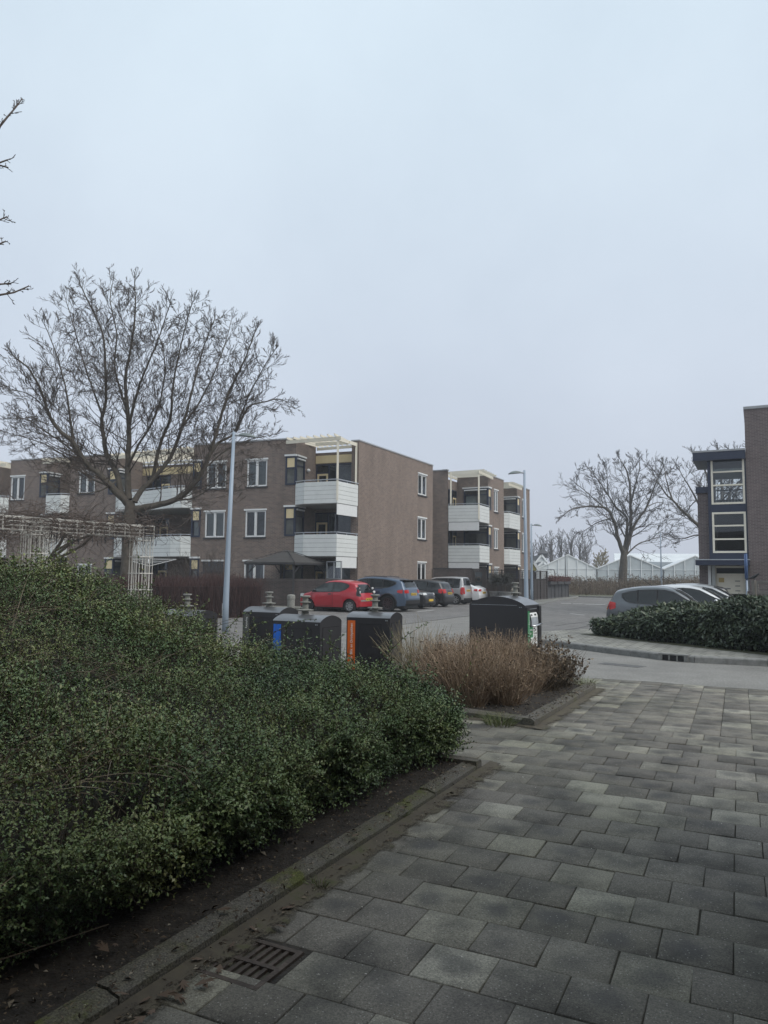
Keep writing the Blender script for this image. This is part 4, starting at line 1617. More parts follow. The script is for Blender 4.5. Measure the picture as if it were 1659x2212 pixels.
    if antenna:
        mb = MB()
        mb.tube([(-.25 * hl, 0, H * .99), (-.48 * hl, 0, H * 1.0 + .28)], .008, 4)
        mb.build('aerial', M['black'], root, world=False)
    return root


HD = (-0.88, 0.475)      # the left row stands nose to the garden wall


def rearpos(x, Y, L, head, off=0.0, z=0.004):
    """centre of a car whose rear middle is seen at column x, depth Y"""
    p = plan(x, Y, 1300)
    h = Vector(head).normalized()
    c = p + h * (L / 2)
    return (c.x, c.y, z)


G1 = 'cars parked in a row along the garden wall'
car('mini', 'small red three door hatchback with a black steel front wheel', rearpos(797, 34.2, 3.43, HD), HD, 3.43, 1.63, 1.465, paint('red_car_paint', (0.40, 0.016, 0.028)), rim=('steelwheel', 'alloy'), spokes=7, glass='lightglass', tail='low', grp=G1)
car('suv', 'dark blue sport utility car with red wrapround rear lamps', rearpos(895, 35.2, 4.6, HD), HD, 4.6, 1.86, 1.66, paint('slate_blue_car_paint', (0.065, 0.10, 0.155), .3), rim='darkalloy', spokes=10, dark_lower=True, spoiler=True, rails=True, grp=G1)
fh = Vector((0.90, -0.44)).normalized()
p = plan(928, 38.4, 1300)
car('suv', 'black car parked nose out between the blue and black cars', (p.x - fh.x * 2.1, p.y - fh.y * 2.1, .004), fh, 4.35, 1.8, 1.5, paint('black_car_paint', (0.012, 0.012, 0.014)), rim='darkalloy', spokes=10, grp=G1)
car('hatch', 'black five door hatchback with bright multispoke wheel trims', rearpos(973, 41.0, 3.75, HD), HD, 3.75, 1.69, 1.52, paint('gloss_black_car_paint', (0.014, 0.014, 0.016)), rim='alloy', spokes=14, grp=G1)
car('mpv', 'boxy silver small people carrier with upright rear', rearpos(1013, 45.0, 3.5, HD), HD, 3.5, 1.62, 1.68, paint('silver_car_paint', (0.42, 0.42, 0.42), .4), rim='alloy', spokes=6, grp=G1)
car('coupe', 'white sloping coupe with red rear lamps, last of the row', rearpos(1047, 47.5, 4.2, HD), HD, 4.2, 1.78, 1.36, paint('white_car_paint', (0.70, 0.71, 0.72)), rim='darkalloy', spokes=7, grp=G1)
G2 = 'cars parked behind the laurel hedge'
HR = Vector((0.89, -0.455)).normalized()


def rpos(x, Y, L, z=0.004):
    p = plan(x, Y, 1300)
    c = p + HR * (L / 2)
    return (c.x, c.y, z)


car('hatch', 'grey small hatchback with a bright chrome window line behind the laurels', rpos(1314, 23.3, 3.5), HR, 3.5, 1.62, 1.44, paint('grey_car_paint', (0.10, 0.11, 0.12), .4), rim='alloy', glass='carglass', grp=G2, antenna=True)
car('hatch', 'white silver hatchback between the grey hatchback and the silver one', rpos(1362, 25.8, 4.0), HR, 4.0, 1.72, 1.47, paint('pale_silver_car_paint', (0.60, 0.61, 0.62), .2), rim='alloy', glass='carglass', grp=G2, antenna=True)
car('hatch', 'silver hatchback showing a headlamp beside the dark car', rpos(1392, 28.2, 4.2), HR, 4.2, 1.76, 1.50, paint('dull_silver_car_paint', (0.36, 0.37, 0.38), .4), rim='alloy', glass='carglass', grp=G2)
car('hatch', 'dark grey hatchback parked rear out by the stair tower', rearpos(1588, 30.3, 4.1, (-.93, .36)), (-.93, .36), 4.1, 1.76, 1.47, paint('charcoal_car_paint', (0.055, 0.058, 0.065), .3), rim='alloy', glass='lightglass', spoiler=True, grp=G2)

# ------------------------------------------------------------------ street lamps
def lamp(label, x, Y, ytop, side, dark=False, z0=0.0, grp='street lamps', lean=0.0, r0=.085):
    p = plan(x, Y, 1300)
    top = at(x, ytop, Y).z
    h = top - z0
    t = thing('street_lamp', label, 'street lamp', (p.x, p.y, z0), 0, grp)
    mp = M['darkpole'] if dark else M['pole']
    mb = MB()
    mb.tube([(0, 0, -.05), (0, 0, .9), (lean * .3, 0, h * .5), (lean, 0, h)], [r0 * 1.08, r0, r0 * .78, r0 * .52], 14)
    mb.build('pole', mp, t, world=False, smooth=True)
    mb = MB()
    s = side
    mb.tube([(lean - s * .03, 0, h - .10), (lean + s * .1, 0, h - .09), (lean + s * .22, 0, h - .08)], [.04, .038, .034], 8)
    a = mb.build('arm', M['rail'], t, world=False, smooth=True)
    mb = MB()
    rows = []
    for q in range(9):
        u = q / 8
        wd = .12 * math.sin(math.pi * (.18 + .72 * u)) ** .7
        up = .10 * math.sin(math.pi * (.15 + .8 * u)) ** .8
        x_ = lean + s * (.16 + .46 * u)
        z_ = h - .10 - .05 * u
        rows.append([(x_, -wd, z_), (x_, -wd * .8, z_ + up * .7), (x_, 0, z_ + up), (x_, wd * .8, z_ + up * .7), (x_, wd, z_), (x_, 0, z_ - .02), (x_, -wd, z_)])
    mb.grid(rows)
    mb.poly(rows[0][:6])
    mb.poly(rows[-1][:6])
    hd = mb.build('lamp_head', M['darkpole'] if dark else M['lamphead'], t, world=False, smooth=False)
    mb = MB()
    mb.box(-r0 - .008, -r0 + .01, -.05, .05, .5, .85)
    mb.build('pole_hatch', M['rail'] if not dark else mp, t, world=False)
    return t


lamp('tall grey street lamp behind the hedge, its head to the right over the flats', 488, 21.0, 933, 1, lean=.10)
lamp('tall grey street lamp directly behind the green labelled container, head to the left', 1137, 28.5, 1016, -1, lean=-.04)
lamp('grey street lamp at the pavement kerb beside the garden fence', 1149, 44.5, 1131, 1, z0=.1)
lamp('distant grey street lamp in front of the greenhouses, head to the left', 1430, 72, 1151, -1)
lamp('thin dark street lamp beyond the garden fence before the far trees', 1222, 88, 1170, -1, dark=True, r0=.07)

# ------------------------------------------------------------------ waste containers
def text_mesh(body, size, name, m_, parent, mtx, align='LEFT'):
    cu = bpy.data.curves.new('t', 'FONT')
    cu.body = body
    cu.size = size
    cu.align_x = align
    cu.align_y = 'CENTER'
    cu.extrude = 0.0015
    ob = bpy.data.objects.new('t', cu)
    C.objects.link(ob)
    dg = bpy.context.evaluated_depsgraph_get()
    dg.update()
    me = bpy.data.meshes.new_from_object(ob.evaluated_get(dg))
    bpy.data.objects.remove(ob)
    bpy.data.curves.remove(cu)
    me.transform(mtx)
    me.materials.clear()
    me.materials.append(m_)
    return link(name, me, parent)


M['blue'] = mat('blue_vinyl', (0.012, 0.14, 0.62), 0.4, var=0.05)
M['orange'] = mat('orange_vinyl', (0.66, 0.13, 0.015), 0.45, var=0.08)
M['green'] = mat('green_vinyl', (0.035, 0.22, 0.09), 0.45, var=0.08)
M['palegreen'] = mat('pale_green_vinyl', (0.25, 0.5, 0.38), 0.4, var=0.2)
M['greyv'] = mat('grey_vinyl', (0.10, 0.105, 0.10), 0.5)
M['ink'] = mat('white_ink', (0.75, 0.76, 0.74), 0.5, var=0)
M['blackink'] = mat('black_ink', (0.02, 0.02, 0.02), 0.6, var=0)


def mushroom(parent, c, h=.28):
    T = lambda x, y, z: (c[0] + x, c[1] + y, c[2] + z)
    mb = MB(T)
    mb.lathe([(.062, -.04), (.055, .06), (.052, .075)], 20)
    mb.lathe([(.05, .075), (.125, .08), (.13, .095), (.05, .105)], 24)
    mb.lathe([(.05, .10), (.048, .20)], 16)
    mb.lathe([(.048, .195), (.085, .20), (.088, .213), (.05, .22)], 20)
    mb.lathe([(.045, .215), (.045, .275)], 16)
    mb.lathe([(.045, .27), (.075, .285), (.08, .298), (.07, .308)], 20)
    return mb.build('lifting_mushroom', M['concrete'], parent, world=False, smooth=False)


def container(label, corner, rot, wx, wy, h, arch, axis='x', strip=None, text=None, mush=(.55, .5), grp='underground waste container columns'):
    """column with a barrel roof; local x runs right along the face turned to the viewer, y runs away, front left corner at origin"""
    t = thing('waste_container', label, 'waste container', (corner[0], corner[1], 0.03), rot, grp)
    mb = MB()
    n = 18
    if axis == 'x':      # roof axis along x: ends (at x=0, wx) are arched
        prof = [(0, 0), (wy, 0)] + [(wy * (1 - q / n), h - arch + arch * math.sin(math.pi * q / n) ** .75) for q in range(n + 1)]
        A = [(0, y, z) for y, z in prof]
        B = [(wx, y, z) for y, z in prof]
    else:
        prof = [(0, 0), (wx, 0)] + [(wx * (1 - q / n), h - arch + arch * math.sin(math.pi * q / n) ** .75) for q in range(n + 1)]
        A = [(x, 0, z) for x, z in prof]
        B = [(x, wy, z) for x, z in prof]
    k = len(prof)
    i = mb.add(A + B)
    for q in range(k):
        roof = 2 <= q < k - 1
        if roof:
            continue
        mb.face((i + q, i + (q + 1) % k, i + k + (q + 1) % k, i + k + q))
    mb.face(range(i + k - 1, i - 1, -1))
    mb.face(range(i + k, i + 2 * k))
    mb.build('casing', M['anth'], t, world=False)
    mb = MB()
    R0 = [[(p[0] + (-.004 if axis == 'x' else 0), p[1] + (-.004 if axis != 'x' else 0), p[2]) for p in A[2:]], [(p[0] + (.004 if axis == 'x' else 0), p[1] + (.004 if axis != 'x' else 0), p[2]) for p in B[2:]]]
    mb.grid(R0)
    mb.build('roof', M['sheenroof'], t, world=False, smooth=True)
    # access panel lines on the viewer's face and the end
    mb = MB()
    z1 = h - arch - .10
    for a_, b_ in ((((.30 * wx, z1), (.82 * wx, z1)), ((.30 * wx, z1), (.30 * wx, .1)), ((.82 * wx, z1), (.82 * wx, .1))) if axis == 'x' else (((.04 * wx, z1 + .10), (.86 * wx, z1 + .10)),)):
        mb.bar((a_[0], -.001, a_[1]), (b_[0], -.001, b_[1]), .006, .006)
    for a_, b_ in (((.12 * wy, z1 + .02), (.9 * wy, z1 + .02)), ((.12 * wy, z1 + .02), (.12 * wy, .1))):
        mb.bar((wx + .001, a_[0], a_[1]), (wx + .001, b_[0], b_[1]), .007, .007)
    mb.build('panel_joint', M['rail'] if axis != 'x' else M['black'], t, world=False)
    mb = MB()
    mb.box(.90 * wx, .915 * wx, -.004, -.0005, h - arch - .045, h - arch - .03)
    mb.box(.93 * wx, .945 * wx, -.004, -.0005, h - arch - .045, h - arch - .03)
    mb.build('bolt', M['rail'], t, world=False)
    if strip:
        mb = MB()
        zt_ = h - arch - .05
        mb.box(.02, .155, -.006, -.001, .10, zt_)
        st = mb.build('label_strip', M[strip], t, world=False)
        if text:
            mtx = Matrix.Translation((.093, -.0085, zt_ - .04)) @ Matrix(((0, -1, 0, 0), (0, 0, -1, 0), (1, 0, 0, 0), (0, 0, 0, 1)))
            text_mesh(text, .062, 'lettering', M['ink'], st, mtx, 'RIGHT')
    if mush:
        zz = h - arch + arch * .98
        mushroom(t, (wx * mush[0], wy * mush[1], zz - .02))
    return t


rE1 = math.atan2(E1.y, E1.x)


def cpos(x, Y):
    p = plan(x, Y, 1400)
    return (p.x, p.y)


container('dark grey waste container with a blue label strip, nearest to the hedge', cpos(588, 11.3), R(-28), .85, .60, 1.03, .09, 'x', 'blue', None, (.45, .5))
container('dark grey waste container with an orange lettered strip, right of the blue one', cpos(748, 12.3), R(-21), .76, .60, 1.03, .085, 'x', 'orange', 'Plastic verpakkingen, Blik en Drinkpakken', (.50, .5))
container('dark grey waste container with a grey lettered strip, behind the blue striped one', cpos(523, 14.2), R(-28), .85, .60, 1.02, .09, 'x', 'greyv', 'Restafval', (.45, .5))
container('dark grey waste container without a visible strip, left of the lamp post', cpos(342, 13.6), R(-28), .85, .60, .98, .09, 'x', None, None, (.45, .5))
cg = container('dark grey waste container with green and white labels, behind the dry shrubs', cpos(1014, 15.3), R(-28), 1.17, .98, 1.24, .17, 'y', None, None, None)
# its right side carries the drum opening between two side plates
wx_, wy_, h_ = 1.17, .98, 1.24
mb = MB()
mb.box(wx_ + .001, wx_ + .05, 0, .16, .02, h_ - .20)
mb.box(wx_ + .001, wx_ + .05, wy_ - .16, wy_, .02, h_ - .20)
mb.build('side_plate', M['anth'], cg, world=False)
mb = MB()
mb.box(wx_ + .048, wx_ + .056, .015, .145, .2, h_ - .28)
stp = mb.build('label_strip', M['green'], cg, world=False)
mtx = Matrix.Translation((wx_ + .0585, .08, h_ - .32)) @ Matrix(((0, 0, 1, 0), (0, -1, 0, 0), (1, 0, 0, 0), (0, 0, 0, 1)))
mtx = Matrix.Translation((wx_ + .0585, .08, h_ - .32)) @ Matrix(((0, 0, 1, 0), (0, -1, 0, 0), (1, 0, 0, 0), (0, 0, 0, 1))) if False else Matrix.Translation((wx_ + .0585, .08, h_ - .32)) @ Matrix(((0, 0, 1, 0), (0, 0, 0, 0), (1, 0, 0, 0), (0, 0, 0, 1))) if False else Matrix.Translation((wx_ + .0585, .08, h_ - .32)) @ (Matrix.Rotation(R(90), 4, 'Z') @ Matrix.Rotation(R(90), 4, 'X') @ Matrix.Rotation(R(90), 4, 'Z'))
text_mesh('Groente, Fruit en Etensresten', .05, 'lettering', M['ink'], stp, mtx, 'RIGHT')
# drum: a quarter cylinder rising out of the opening
mb = MB()
g, g2, g3 = [], [], []
cx_, cz_, rd = wx_ - .36, h_ - .52, .40
for q in range(15):
    a_ = R(-8 + 88 * q / 14)
    g.append([(cx_ + rd * math.cos(a_), y, cz_ + rd * 1.05 * math.sin(a_)) for y in (.19, wy_ - .19)])
mb.grid(g)
dr = mb.build('drum', M['rail'], cg, world=False, smooth=True)
mb = MB()
mb.grid([[(cx_ + (rd + .006) * math.cos(R(a_)), y, cz_ + (rd + .006) * 1.05 * math.sin(R(a_))) for y in (.2, wy_ - .2)] for a_ in range(30, 78, 6)])
ds = mb.build('drum_label', M['palegreen'], dr, world=False)
mb = MB()
mb.grid([[(cx_ + (rd + .006) * math.cos(R(a_)), y, cz_ + (rd + .006) * 1.05 * math.sin(R(a_))) for y in (.2, wy_ - .2)] for a_ in (14, 20, 27)])
mb.build('white_band', M['ink'], dr, world=False)
mb = MB()
for y_, wd_ in ((.26, .05), (.34, .08), (.56, .14)):
    mb.grid([[(cx_ + (rd + .009) * math.cos(R(a_)), y, cz_ + (rd + .009) * 1.05 * math.sin(R(a_))) for y in (y_, y_ + wd_)] for a_ in (18, 23)])
mb.build('band_marks', M['blackink'], dr, world=False)
mb = MB()
pa = [(cx_ + (rd + .03) * math.cos(R(a_)), cz_ + (rd + .03) * 1.05 * math.sin(R(a_))) for a_ in range(-6, 96, 6)]
for y in (.175, wy_ - .175):
    mb.tube([(x, y, z) for x, z in pa], .016, 6)
mb.build('drum_rim', M['black'], cg, world=False, smooth=True)
mb = MB()
mb.tube([(wx_ + .02, .2, cz_ - .06), (wx_ + .13, .24, cz_ - .055), (wx_ + .14, .6, cz_ - .045), (wx_ + .13, wy_ - .24, cz_ - .04), (wx_ + .02, wy_ - .2, cz_ - .04)], .018, 8)
mb.build('handle', M['chrome'], cg, world=False, smooth=True)
mb = MB()
mb.box(wx_ + .0005, wx_ + .012, .2, .5, .22, .62)
gp = mb.build('green_sign', M['green'], cg, world=False)
SGM = Matrix.Rotation(R(90), 4, 'Z') @ Matrix.Rotation(R(90), 4, 'X')
text_mesh('Groente,', .065, 'lettering', M['ink'], gp, Matrix.Translation((wx_ + .014, .22, .575)) @ SGM)
text_mesh('resten', .065, 'lettering', M['ink'], gp, Matrix.Translation((wx_ + .014, .22, .505)) @ SGM)
mb = MB()
mb.box(wx_ + .012, wx_ + .015, .34, .48, .24, .42)
mb.build('white_card', M['ink'], gp, world=False)
mb = MB()
mb.box(wx_ + .0005, wx_ + .011, .505, .80, .22, .64)
wp = mb.build('white_sign', M['ink'], cg, world=False)
text_mesh('Wel', .06, 'lettering', M['blackink'], wp, Matrix.Translation((wx_ + .013, .53, .59)) @ SGM)
mb = MB()
for y_, z_, a_, b_ in ((.53, .44, .24, .005), (.55, .53, .06, .02), (.65, .54, .07, .03), (.57, .48, .05, .02), (.67, .47, .08, .035), (.56, .38, .05, .04), (.66, .36, .05, .07), (.57, .34, .04, .03), (.53, .31, .2, .008), (.53, .28, .12, .008), (.53, .255, .14, .008)):
    mb.box(wx_ + .0115, wx_ + .013, y_, y_ + a_, z_, z_ + b_)
mb.build('sign_marks', M['blackink'], wp, world=False)
mushroom(cg, (.72, .80, h_ - .03))

# ------------------------------------------------------------------ garden wall, gazebo, screens
wl0, wl1 = plan(508, 38.3), plan(775, 38.9)
sgw = Seg(plan(505, 39.2), plan(790, 36.9))
t = thing('garden_wall', 'low dark brick garden wall behind the red car below the gazebo', 'wall', (sgw.a.x, sgw.a.y, 0))
mb = MB()
zw = sgw.hit(620, 1250)[1]
mb.box(0, sgw.L, -.22, 0, -.05, zw - .1, 0, sgw)
mb.build('brickwork', M['brick_dark'], t, uv=True)
M['rowlock'] = brickmat('upright_brick_course', (0.11, 0.088, 0.082), (0.075, 0.062, 0.058), (0.16, 0.14, 0.13), w=0.0625, h=0.2)
mb = MB()
mb.box(-.01, sgw.L + .01, -.23, .012, zw - .1, zw, 0, sgw)
mb.build('coping', M['rowlock'], t, uv=True)
sheet('garden_terrace', [tuple(sgw(0, -.1, 0)[:2]), tuple(sgw(sgw.L, -.1, 0)[:2]), tuple(P(1.9, -1.8)), tuple(P(-6, .1))], .1, M['soffit'])
mb = MB()
mb.prism([tuple(sgw(-6, 1.5, 0)[:2]), tuple(sgw(sgw.L - .2, 1.5, 0)[:2]), tuple(sgw(sgw.L - .2, 0.0, 0)[:2]), tuple(sgw(-6, 0.0, 0)[:2])], -.02, .09)
tag(mb.build('wall_pavement', m2, uv=True), kind='structure')
# gazebo
gz = thing('gazebo', 'dark grey garden gazebo with a hipped canopy roof and slim posts', 'gazebo', (plan(620, 39).x, plan(620, 39).y, .1))
M['canvas'] = mat('dark_grey_canvas', (0.055, 0.052, 0.05), 0.7, var=0.1, scale=2)
Lc = at(528, 1214, 38.55)
Nc = at(636, 1213.5, 37.75)
Rc = at(709, 1213.5, 40.1)
Bc = Lc + (Rc - Nc)
ze = (Lc.z + Nc.z) / 2
for v_ in (Lc, Nc, Rc, Bc):
    v_.z = ze
ap = (Lc + Rc) / 2
ap.z = at(620, 1189, ap.y).z
mb = MB()
cs = [Lc, Nc, Rc, Bc]
tp = [ap + (c_ - ap) * .13 for c_ in cs]
for v_ in tp:
    v_.z = ap.z - .08
mid = [c_ + (t_ - c_) * .5 + Vector((0, 0, -.06)) for c_, t_ in zip(cs, tp)]
for k in range(4):
    j = (k + 1) % 4
    mb.poly([cs[k], cs[j], mid[j], mid[k]])
    mb.poly([mid[k], mid[j], tp[j], tp[k]])
    mb.poly([cs[j], cs[k], cs[k] + Vector((0, 0, -.14)), cs[j] + Vector((0, 0, -.14))])
cap = [ap + (c_ - ap) * .17 for c_ in cs]
for v_ in cap:
    v_.z = ap.z - .06
for k in range(4):
    mb.poly([cap[k], cap[(k + 1) % 4], ap + Vector((0, 0, .03))])
mb.build('canopy', M['canvas'], gz)
mb = MB()
for k in range(4):
    mb.bar(cs[k] + Vector((0, 0, .01)), tp[k] + Vector((0, 0, .02)), .03, .03)
    mb.bar(cs[k] + Vector((0, 0, -.08)), cs[(k + 1) % 4] + Vector((0, 0, -.08)), .05, .06)
mb.build('roof_frame', M['dark'], gz)
for k in range(4):
    q = cs[k] + (ap - cs[k]) * .08
    mb = MB()
    mb.box(q.x - .045, q.x + .045, q.y - .045, q.y + .045, .1, ze - .06)
    pst = mb.build('post', M['dark'], gz)
    mb = MB()
    for j in ((k + 1) % 4, (k + 3) % 4):
        d = (cs[j] - cs[k]).normalized()
        mb.bar((q.x, q.y, ze - .62), (q.x + d.x * .5, q.y + d.y * .5, ze - .12), .035, .035)
    mb.build('brace', M['dark'], pst)
mb = MB()
s0, s1 = at(706, 1214, 39.6), at(738, 1214, 38.5)
sgs = Seg((s0.x, s0.y), (s1.x, s1.y))
scz = at(720, 1212, 39).z
t = thing('glass_screen', 'grey framed glass wind screen standing on the wall right of the gazebo', 'wind screen', (s0.x, s0.y, .1))
frame_ring(mb, sgs, 0, sgs.L, zw, scz, .05, -.03, .03)
mb.box(sgs.L * .48, sgs.L * .48 + .04, -.025, .025, zw + .05, scz - .05, 0, sgs)
mb.build('frame', M['capping'], t)
mb = MB()
mb.poly([sgs(.04, 0, zw + .04), sgs(sgs.L - .04, 0, zw + .04), sgs(sgs.L - .04, 0, scz - .04), sgs(.04, 0, scz - .04)])
mb.build('pane', M['glass'], t)
mb = MB()
mb.box(0, sgs.L, -.05, .05, .05, zw - .003, 0, sgs)
mb.build('base', M['brick_dark'], t, uv=True)
# concrete bollard in front of the red car
p = plan(630, 33.0)
t = thing('bollard', 'short round concrete bollard in front of the red car', 'bollard', (p.x, p.y, 0))
mb = MB()
mb.lathe([(.17, 0), (.17, .58), (.185, .62), (.185, .74), (.15, .80), (.02, .82)], 18)
mb.build('post', M['concrete'], t, world=False, smooth=False)

# second garden: dark brick wall, gate, woven fence and planter fence
f0, f1, f2, f3 = plan(936, 50.0), plan(1120, 48.6), plan(1181, 55.3), plan(1227, 62)
M['fence'] = mat('dark_brown_fence_board', (0.042, 0.034, 0.031), 0.75, var=0.2, scale=3)
M['fencegrey'] = mat('dark_grey_fence_board', (0.055, 0.055, 0.058), 0.75, var=0.2, scale=3)
sf = Seg(f0, f1)
ua, ub = sf.hit(1020, 1240)[0], sf.hit(1048, 1240)[0]
zfw = sf.hit(990, 1229)[1]
t = thing('garden_wall', 'tall dark brown brick garden wall behind the silver and white cars', 'wall', (f0.x, f0.y, 0))
mb = MB()
mb.box(0, ua - .03, -.2, 0, -.05, zfw, 0, sf)
mb.build('brickwork', M['brick_dark'], t, uv=True)
mb = MB()
mb.box(-.02, ua - .03, -.23, .02, zfw + .001, zfw + .06, 0, sf)
mb.build('coping', M['dark'], t)
t = thing('garden_gate', 'dark brown garden gate with a glazed panel and hanging wreath', 'gate', (sf(ua, 0, 0)[0], sf(ua, 0, 0)[1], 0))
mb = MB()
zg = sf.hit(1034, 1230)[1]
mb.box(ua, ua + .07, -.09, .02, 0, zg + .06, 0, sf)
mb.box(ub - .07, ub, -.09, .02, 0, zg + .06, 0, sf)
mb.box(ua + .07, ub - .07, -.085, .015, zg - .03, zg + .055, 0, sf)
mb.build('gate_frame', M['fence'], t)
mb = MB()
frame_ring(mb, sf, ua + .075, ub - .075, .05, zg - .04, .13, -.06, -.01)
mb.box(ua + .2, ub - .2, -.055, -.015, .18, 1.02, 0, sf)
lf = mb.build('gate_leaf', M['fence'], t)
mb = MB()
mb.box(ua + .21, ub - .21, -.045, -.025, 1.03, zg - .175, 0, sf)
mb.build('pane', M['lightglass'], lf)
mb = MB()
mb.bar(sf(ub - .19, .01, .98), sf(ub - .05, .01, 1.0), .02, .025)
mb.build('handle', M['chrome'], lf)
wc = sf((ua + ub) / 2, .03, (1.03 + zg - .175) / 2)
t = thing('wreath', 'round twig wreath hanging on the garden gate', 'wreath', wc)
mb = MB()
for q in range(7):
    rr_ = .15 + rnd.uniform(-.02, .02)
    ph = rnd.uniform(0, 6)
    mb.tube([tuple(Vector((sf.e.x, sf.e.y, 0)) * (rr_ * math.cos(a_ / 16 * 2 * math.pi)) + Vector((0, 0, rr_ * math.sin(a_ / 16 * 2 * math.pi))) + Vector((sf.n.x, sf.n.y, 0)) * .015 * math.sin(a_ * .9 + ph)) for a_ in range(17)], .012, 5, cap=False)
mb.build('ring', M['twig'], t, world=False)


def woven(label, sg, ztop, zsol, npan, m_, trellis=True, grp=None, rows_=7):
    t = thing('garden_fence', label, 'fence', (sg.a.x, sg.a.y, 0), 0, grp)
    for k in range(npan + 1):
        u = sg.L * k / npan
        mb = MB()
        mb.box(u - .05, u + .05, -.05, .05, -.05, ztop + .02, 0, sg)
        mb.build('post', m_, t)
    for k in range(npan):
        u0, u1 = sg.L * k / npan + .055, sg.L * (k + 1) / npan - .055
        mb = MB()
        bh = (zsol - .1) / rows_
        for q in range(rows_):
            z = .1 + q * bh
            mb.poly([sg(u0, .015, z + .015), sg(u1, .015, z + .015), sg(u1, -.03, z + bh + .02), sg(u0, -.03, z + bh + .02)])
            mb.poly([sg(u0, .015, z + .015), sg(u0, -.035, z + .015), sg(u1, -.035, z + .015), sg(u1, .015, z + .015)])
        for q in range(3):
            u = u0 + (u1 - u0) * (q + .0) / 2
            mb.box(u - .02, u + .02, .02, .04, .08, zsol + .02, 0, sg)
        mb.box(u0, u1, -.02, .04, zsol + .02, zsol + .07, 0, sg)
        mb.build('panel', m_, t)
        if trellis:
            mb = MB()
            mb.box(u0, u1, -.02, .02, ztop - .05, ztop, 0, sg)
            n = 8
            for q in range(1, n):
                u = u0 + (u1 - u0) * q / n
                mb.box(u - .008, u + .008, -.008, .008, zsol + .07, ztop - .05, 0, sg)
            for q in range(1, 4):
                z = zsol + .07 + (ztop - zsol - .1) * q / 4
                mb.box(u0, u1, -.0075, .0075, z - .008, z + .008, 0, sg)
            mb.build('trellis', m_, t)
    return t


zt1 = sf.hit(1100, 1231)[1]
zs1 = sf.hit(1100, 1252)[1]
woven('brown woven board fence with trellis top, behind the planted tubs', Seg(sf(ub + .02, 0, 0)[:2], f1), zt1, zs1, 2, M['fence'])
s12_ = Seg(f1, f2)
woven('brown woven board fence with trellis top, running along the pavement past the lamp', s12_, zt1, zs1, 4, M['fence'])
s23 = Seg(f2 + (f3 - f2).normalized() * .12, f3)
woven('lower dark grey woven fence carrying planters, at the far end of the garden', s23, s23.hit(1205, 1253)[1], s23.hit(1205, 1256)[1], 3, M['fencegrey'], trellis=False)
# thin frame rail beyond the fence
mb = MB()
z_ = s23.hit(1205, 1231)[1]
mb.tube([s23(.0, .0, z_), s23(2.2, .0, z_), s23(2.6, 0, z_ - .3), s23(2.6, 0, 1.2)], .03, 6)
tag(mb.build('garden_rail', M['darkpole']), 'thin dark metal rail frame rising above the grey planter fence', 'rail')
# planters on the grey fence
for k in range(3):
    u = s23.L * (k + .5) / 3
    hw_ = s23.L / 6 - .1
    c = s23(u, .1, 0)
    zt_ = s23.hit(1205, 1256)[1]
    t = thing('fence_planter', ('left', 'middle', 'right')[k] + ' fence planter on the grey fence, with red brown withered plants', 'planter', (c[0], c[1], zt_ - .25), 0, 'planters hanging on the grey fence')
    mb = MB()
    mb.box(u - hw_, u + hw_, .05, .24, zt_ - .22, zt_ + .02, 0, s23)
    mb.build('trough', M['fencegrey'], t)
    n = 420
    b0 = np.array([s23(u + rnd.uniform(-hw_, hw_), rnd.uniform(.05, .25), zt_) for _ in range(n)])
    tip = b0 + rng.normal(size=(n, 3)) * [.16, .16, .1] + [0, 0, .22]
    V, F = leaf_mesh(tip, rng.normal(size=(n, 3)), rng.normal(size=(n, 3)), rng.uniform(.06, .12, n), rng.uniform(.04, .07, n))
    V2, F2 = stem_mesh(b0, tip, rng.normal(size=(n, 3)) * .02, .01, .006, 2)
    VV, FF = merge([(V, F), (V2, F2)])
    np_mesh('plant', VV, FF, M.setdefault('redleaf', leafmat('withered_red_leaf', [(0, (.05, .02, .02)), (.5, (.13, .05, .045)), (1, (.20, .12, .08))])), t, np.r_[rng.random(n), rng.random(n * 2) * .4])

# tubs with small bare shrubs, and a stone lion
M['terracotta'] = mat('grey_stone_tub', (0.16, 0.16, 0.155), 0.85, var=0.25, scale=6)
for k, (x, Y, lab) in enumerate(((1071, 47.6, 'grey stone tub with a rounded bare shrub, left of the lifting post'), (1091, 47.1, 'grey stone tub with a bare shrub, right of the lifting post'))):
    p = plan(x, Y)
    t = thing('plant_tub', lab, 'plant tub', (p.x, p.y, .1), 0, 'tubs in front of the brown fence')
    mb = MB()
    mb.lathe([(.26, 0), (.30, .05), (.40, .55), (.43, .6), (.43, .66), (.38, .66), (.34, .56)], 20)
    mb.build('tub', M['terracotta'], t, world=False)
    mb = MB()
    mb.tube([(0, 0, .5), (.02, 0, 1.0), (0, .02, 1.25)], [.03, .022, .018], 6)
    mb.build('stem', M['bark'], t, world=False)
    n = 900
    d = unit(rng.normal(size=(n, 3)))
    b0 = np.array([p.x, p.y, .1]) + np.array([0, 0, 1.35]) + d * 0.05
    tip = np.array([p.x, p.y, .1]) + np.array([0, 0, 1.45]) + d * (rng.random((n, 1)) ** .4) * [.55, .55, .45]
    V, F = leaf_mesh(tip, d + rng.normal(size=(n, 3)) * .6, rng.normal(size=(n, 3)), rng.uniform(.04, .09, n), rng.uniform(.025, .045, n))
    V2, F2 = stem_mesh(b0, tip, rng.normal(size=(n, 3)) * .04, .008, .005, 2)
    VV, FF = merge([(V, F), (V2, F2)])
    np_mesh('shrub', VV, FF, M.setdefault('shrubleaf', leafmat('dull_dark_leaf', [(0, (.03, .03, .025)), (.5, (.06, .06, .05)), (1, (.10, .10, .08))])), t, np.r_[rng.random(n), rng.random(n * 2) * .4])
p = plan(1109.5, 47.6)
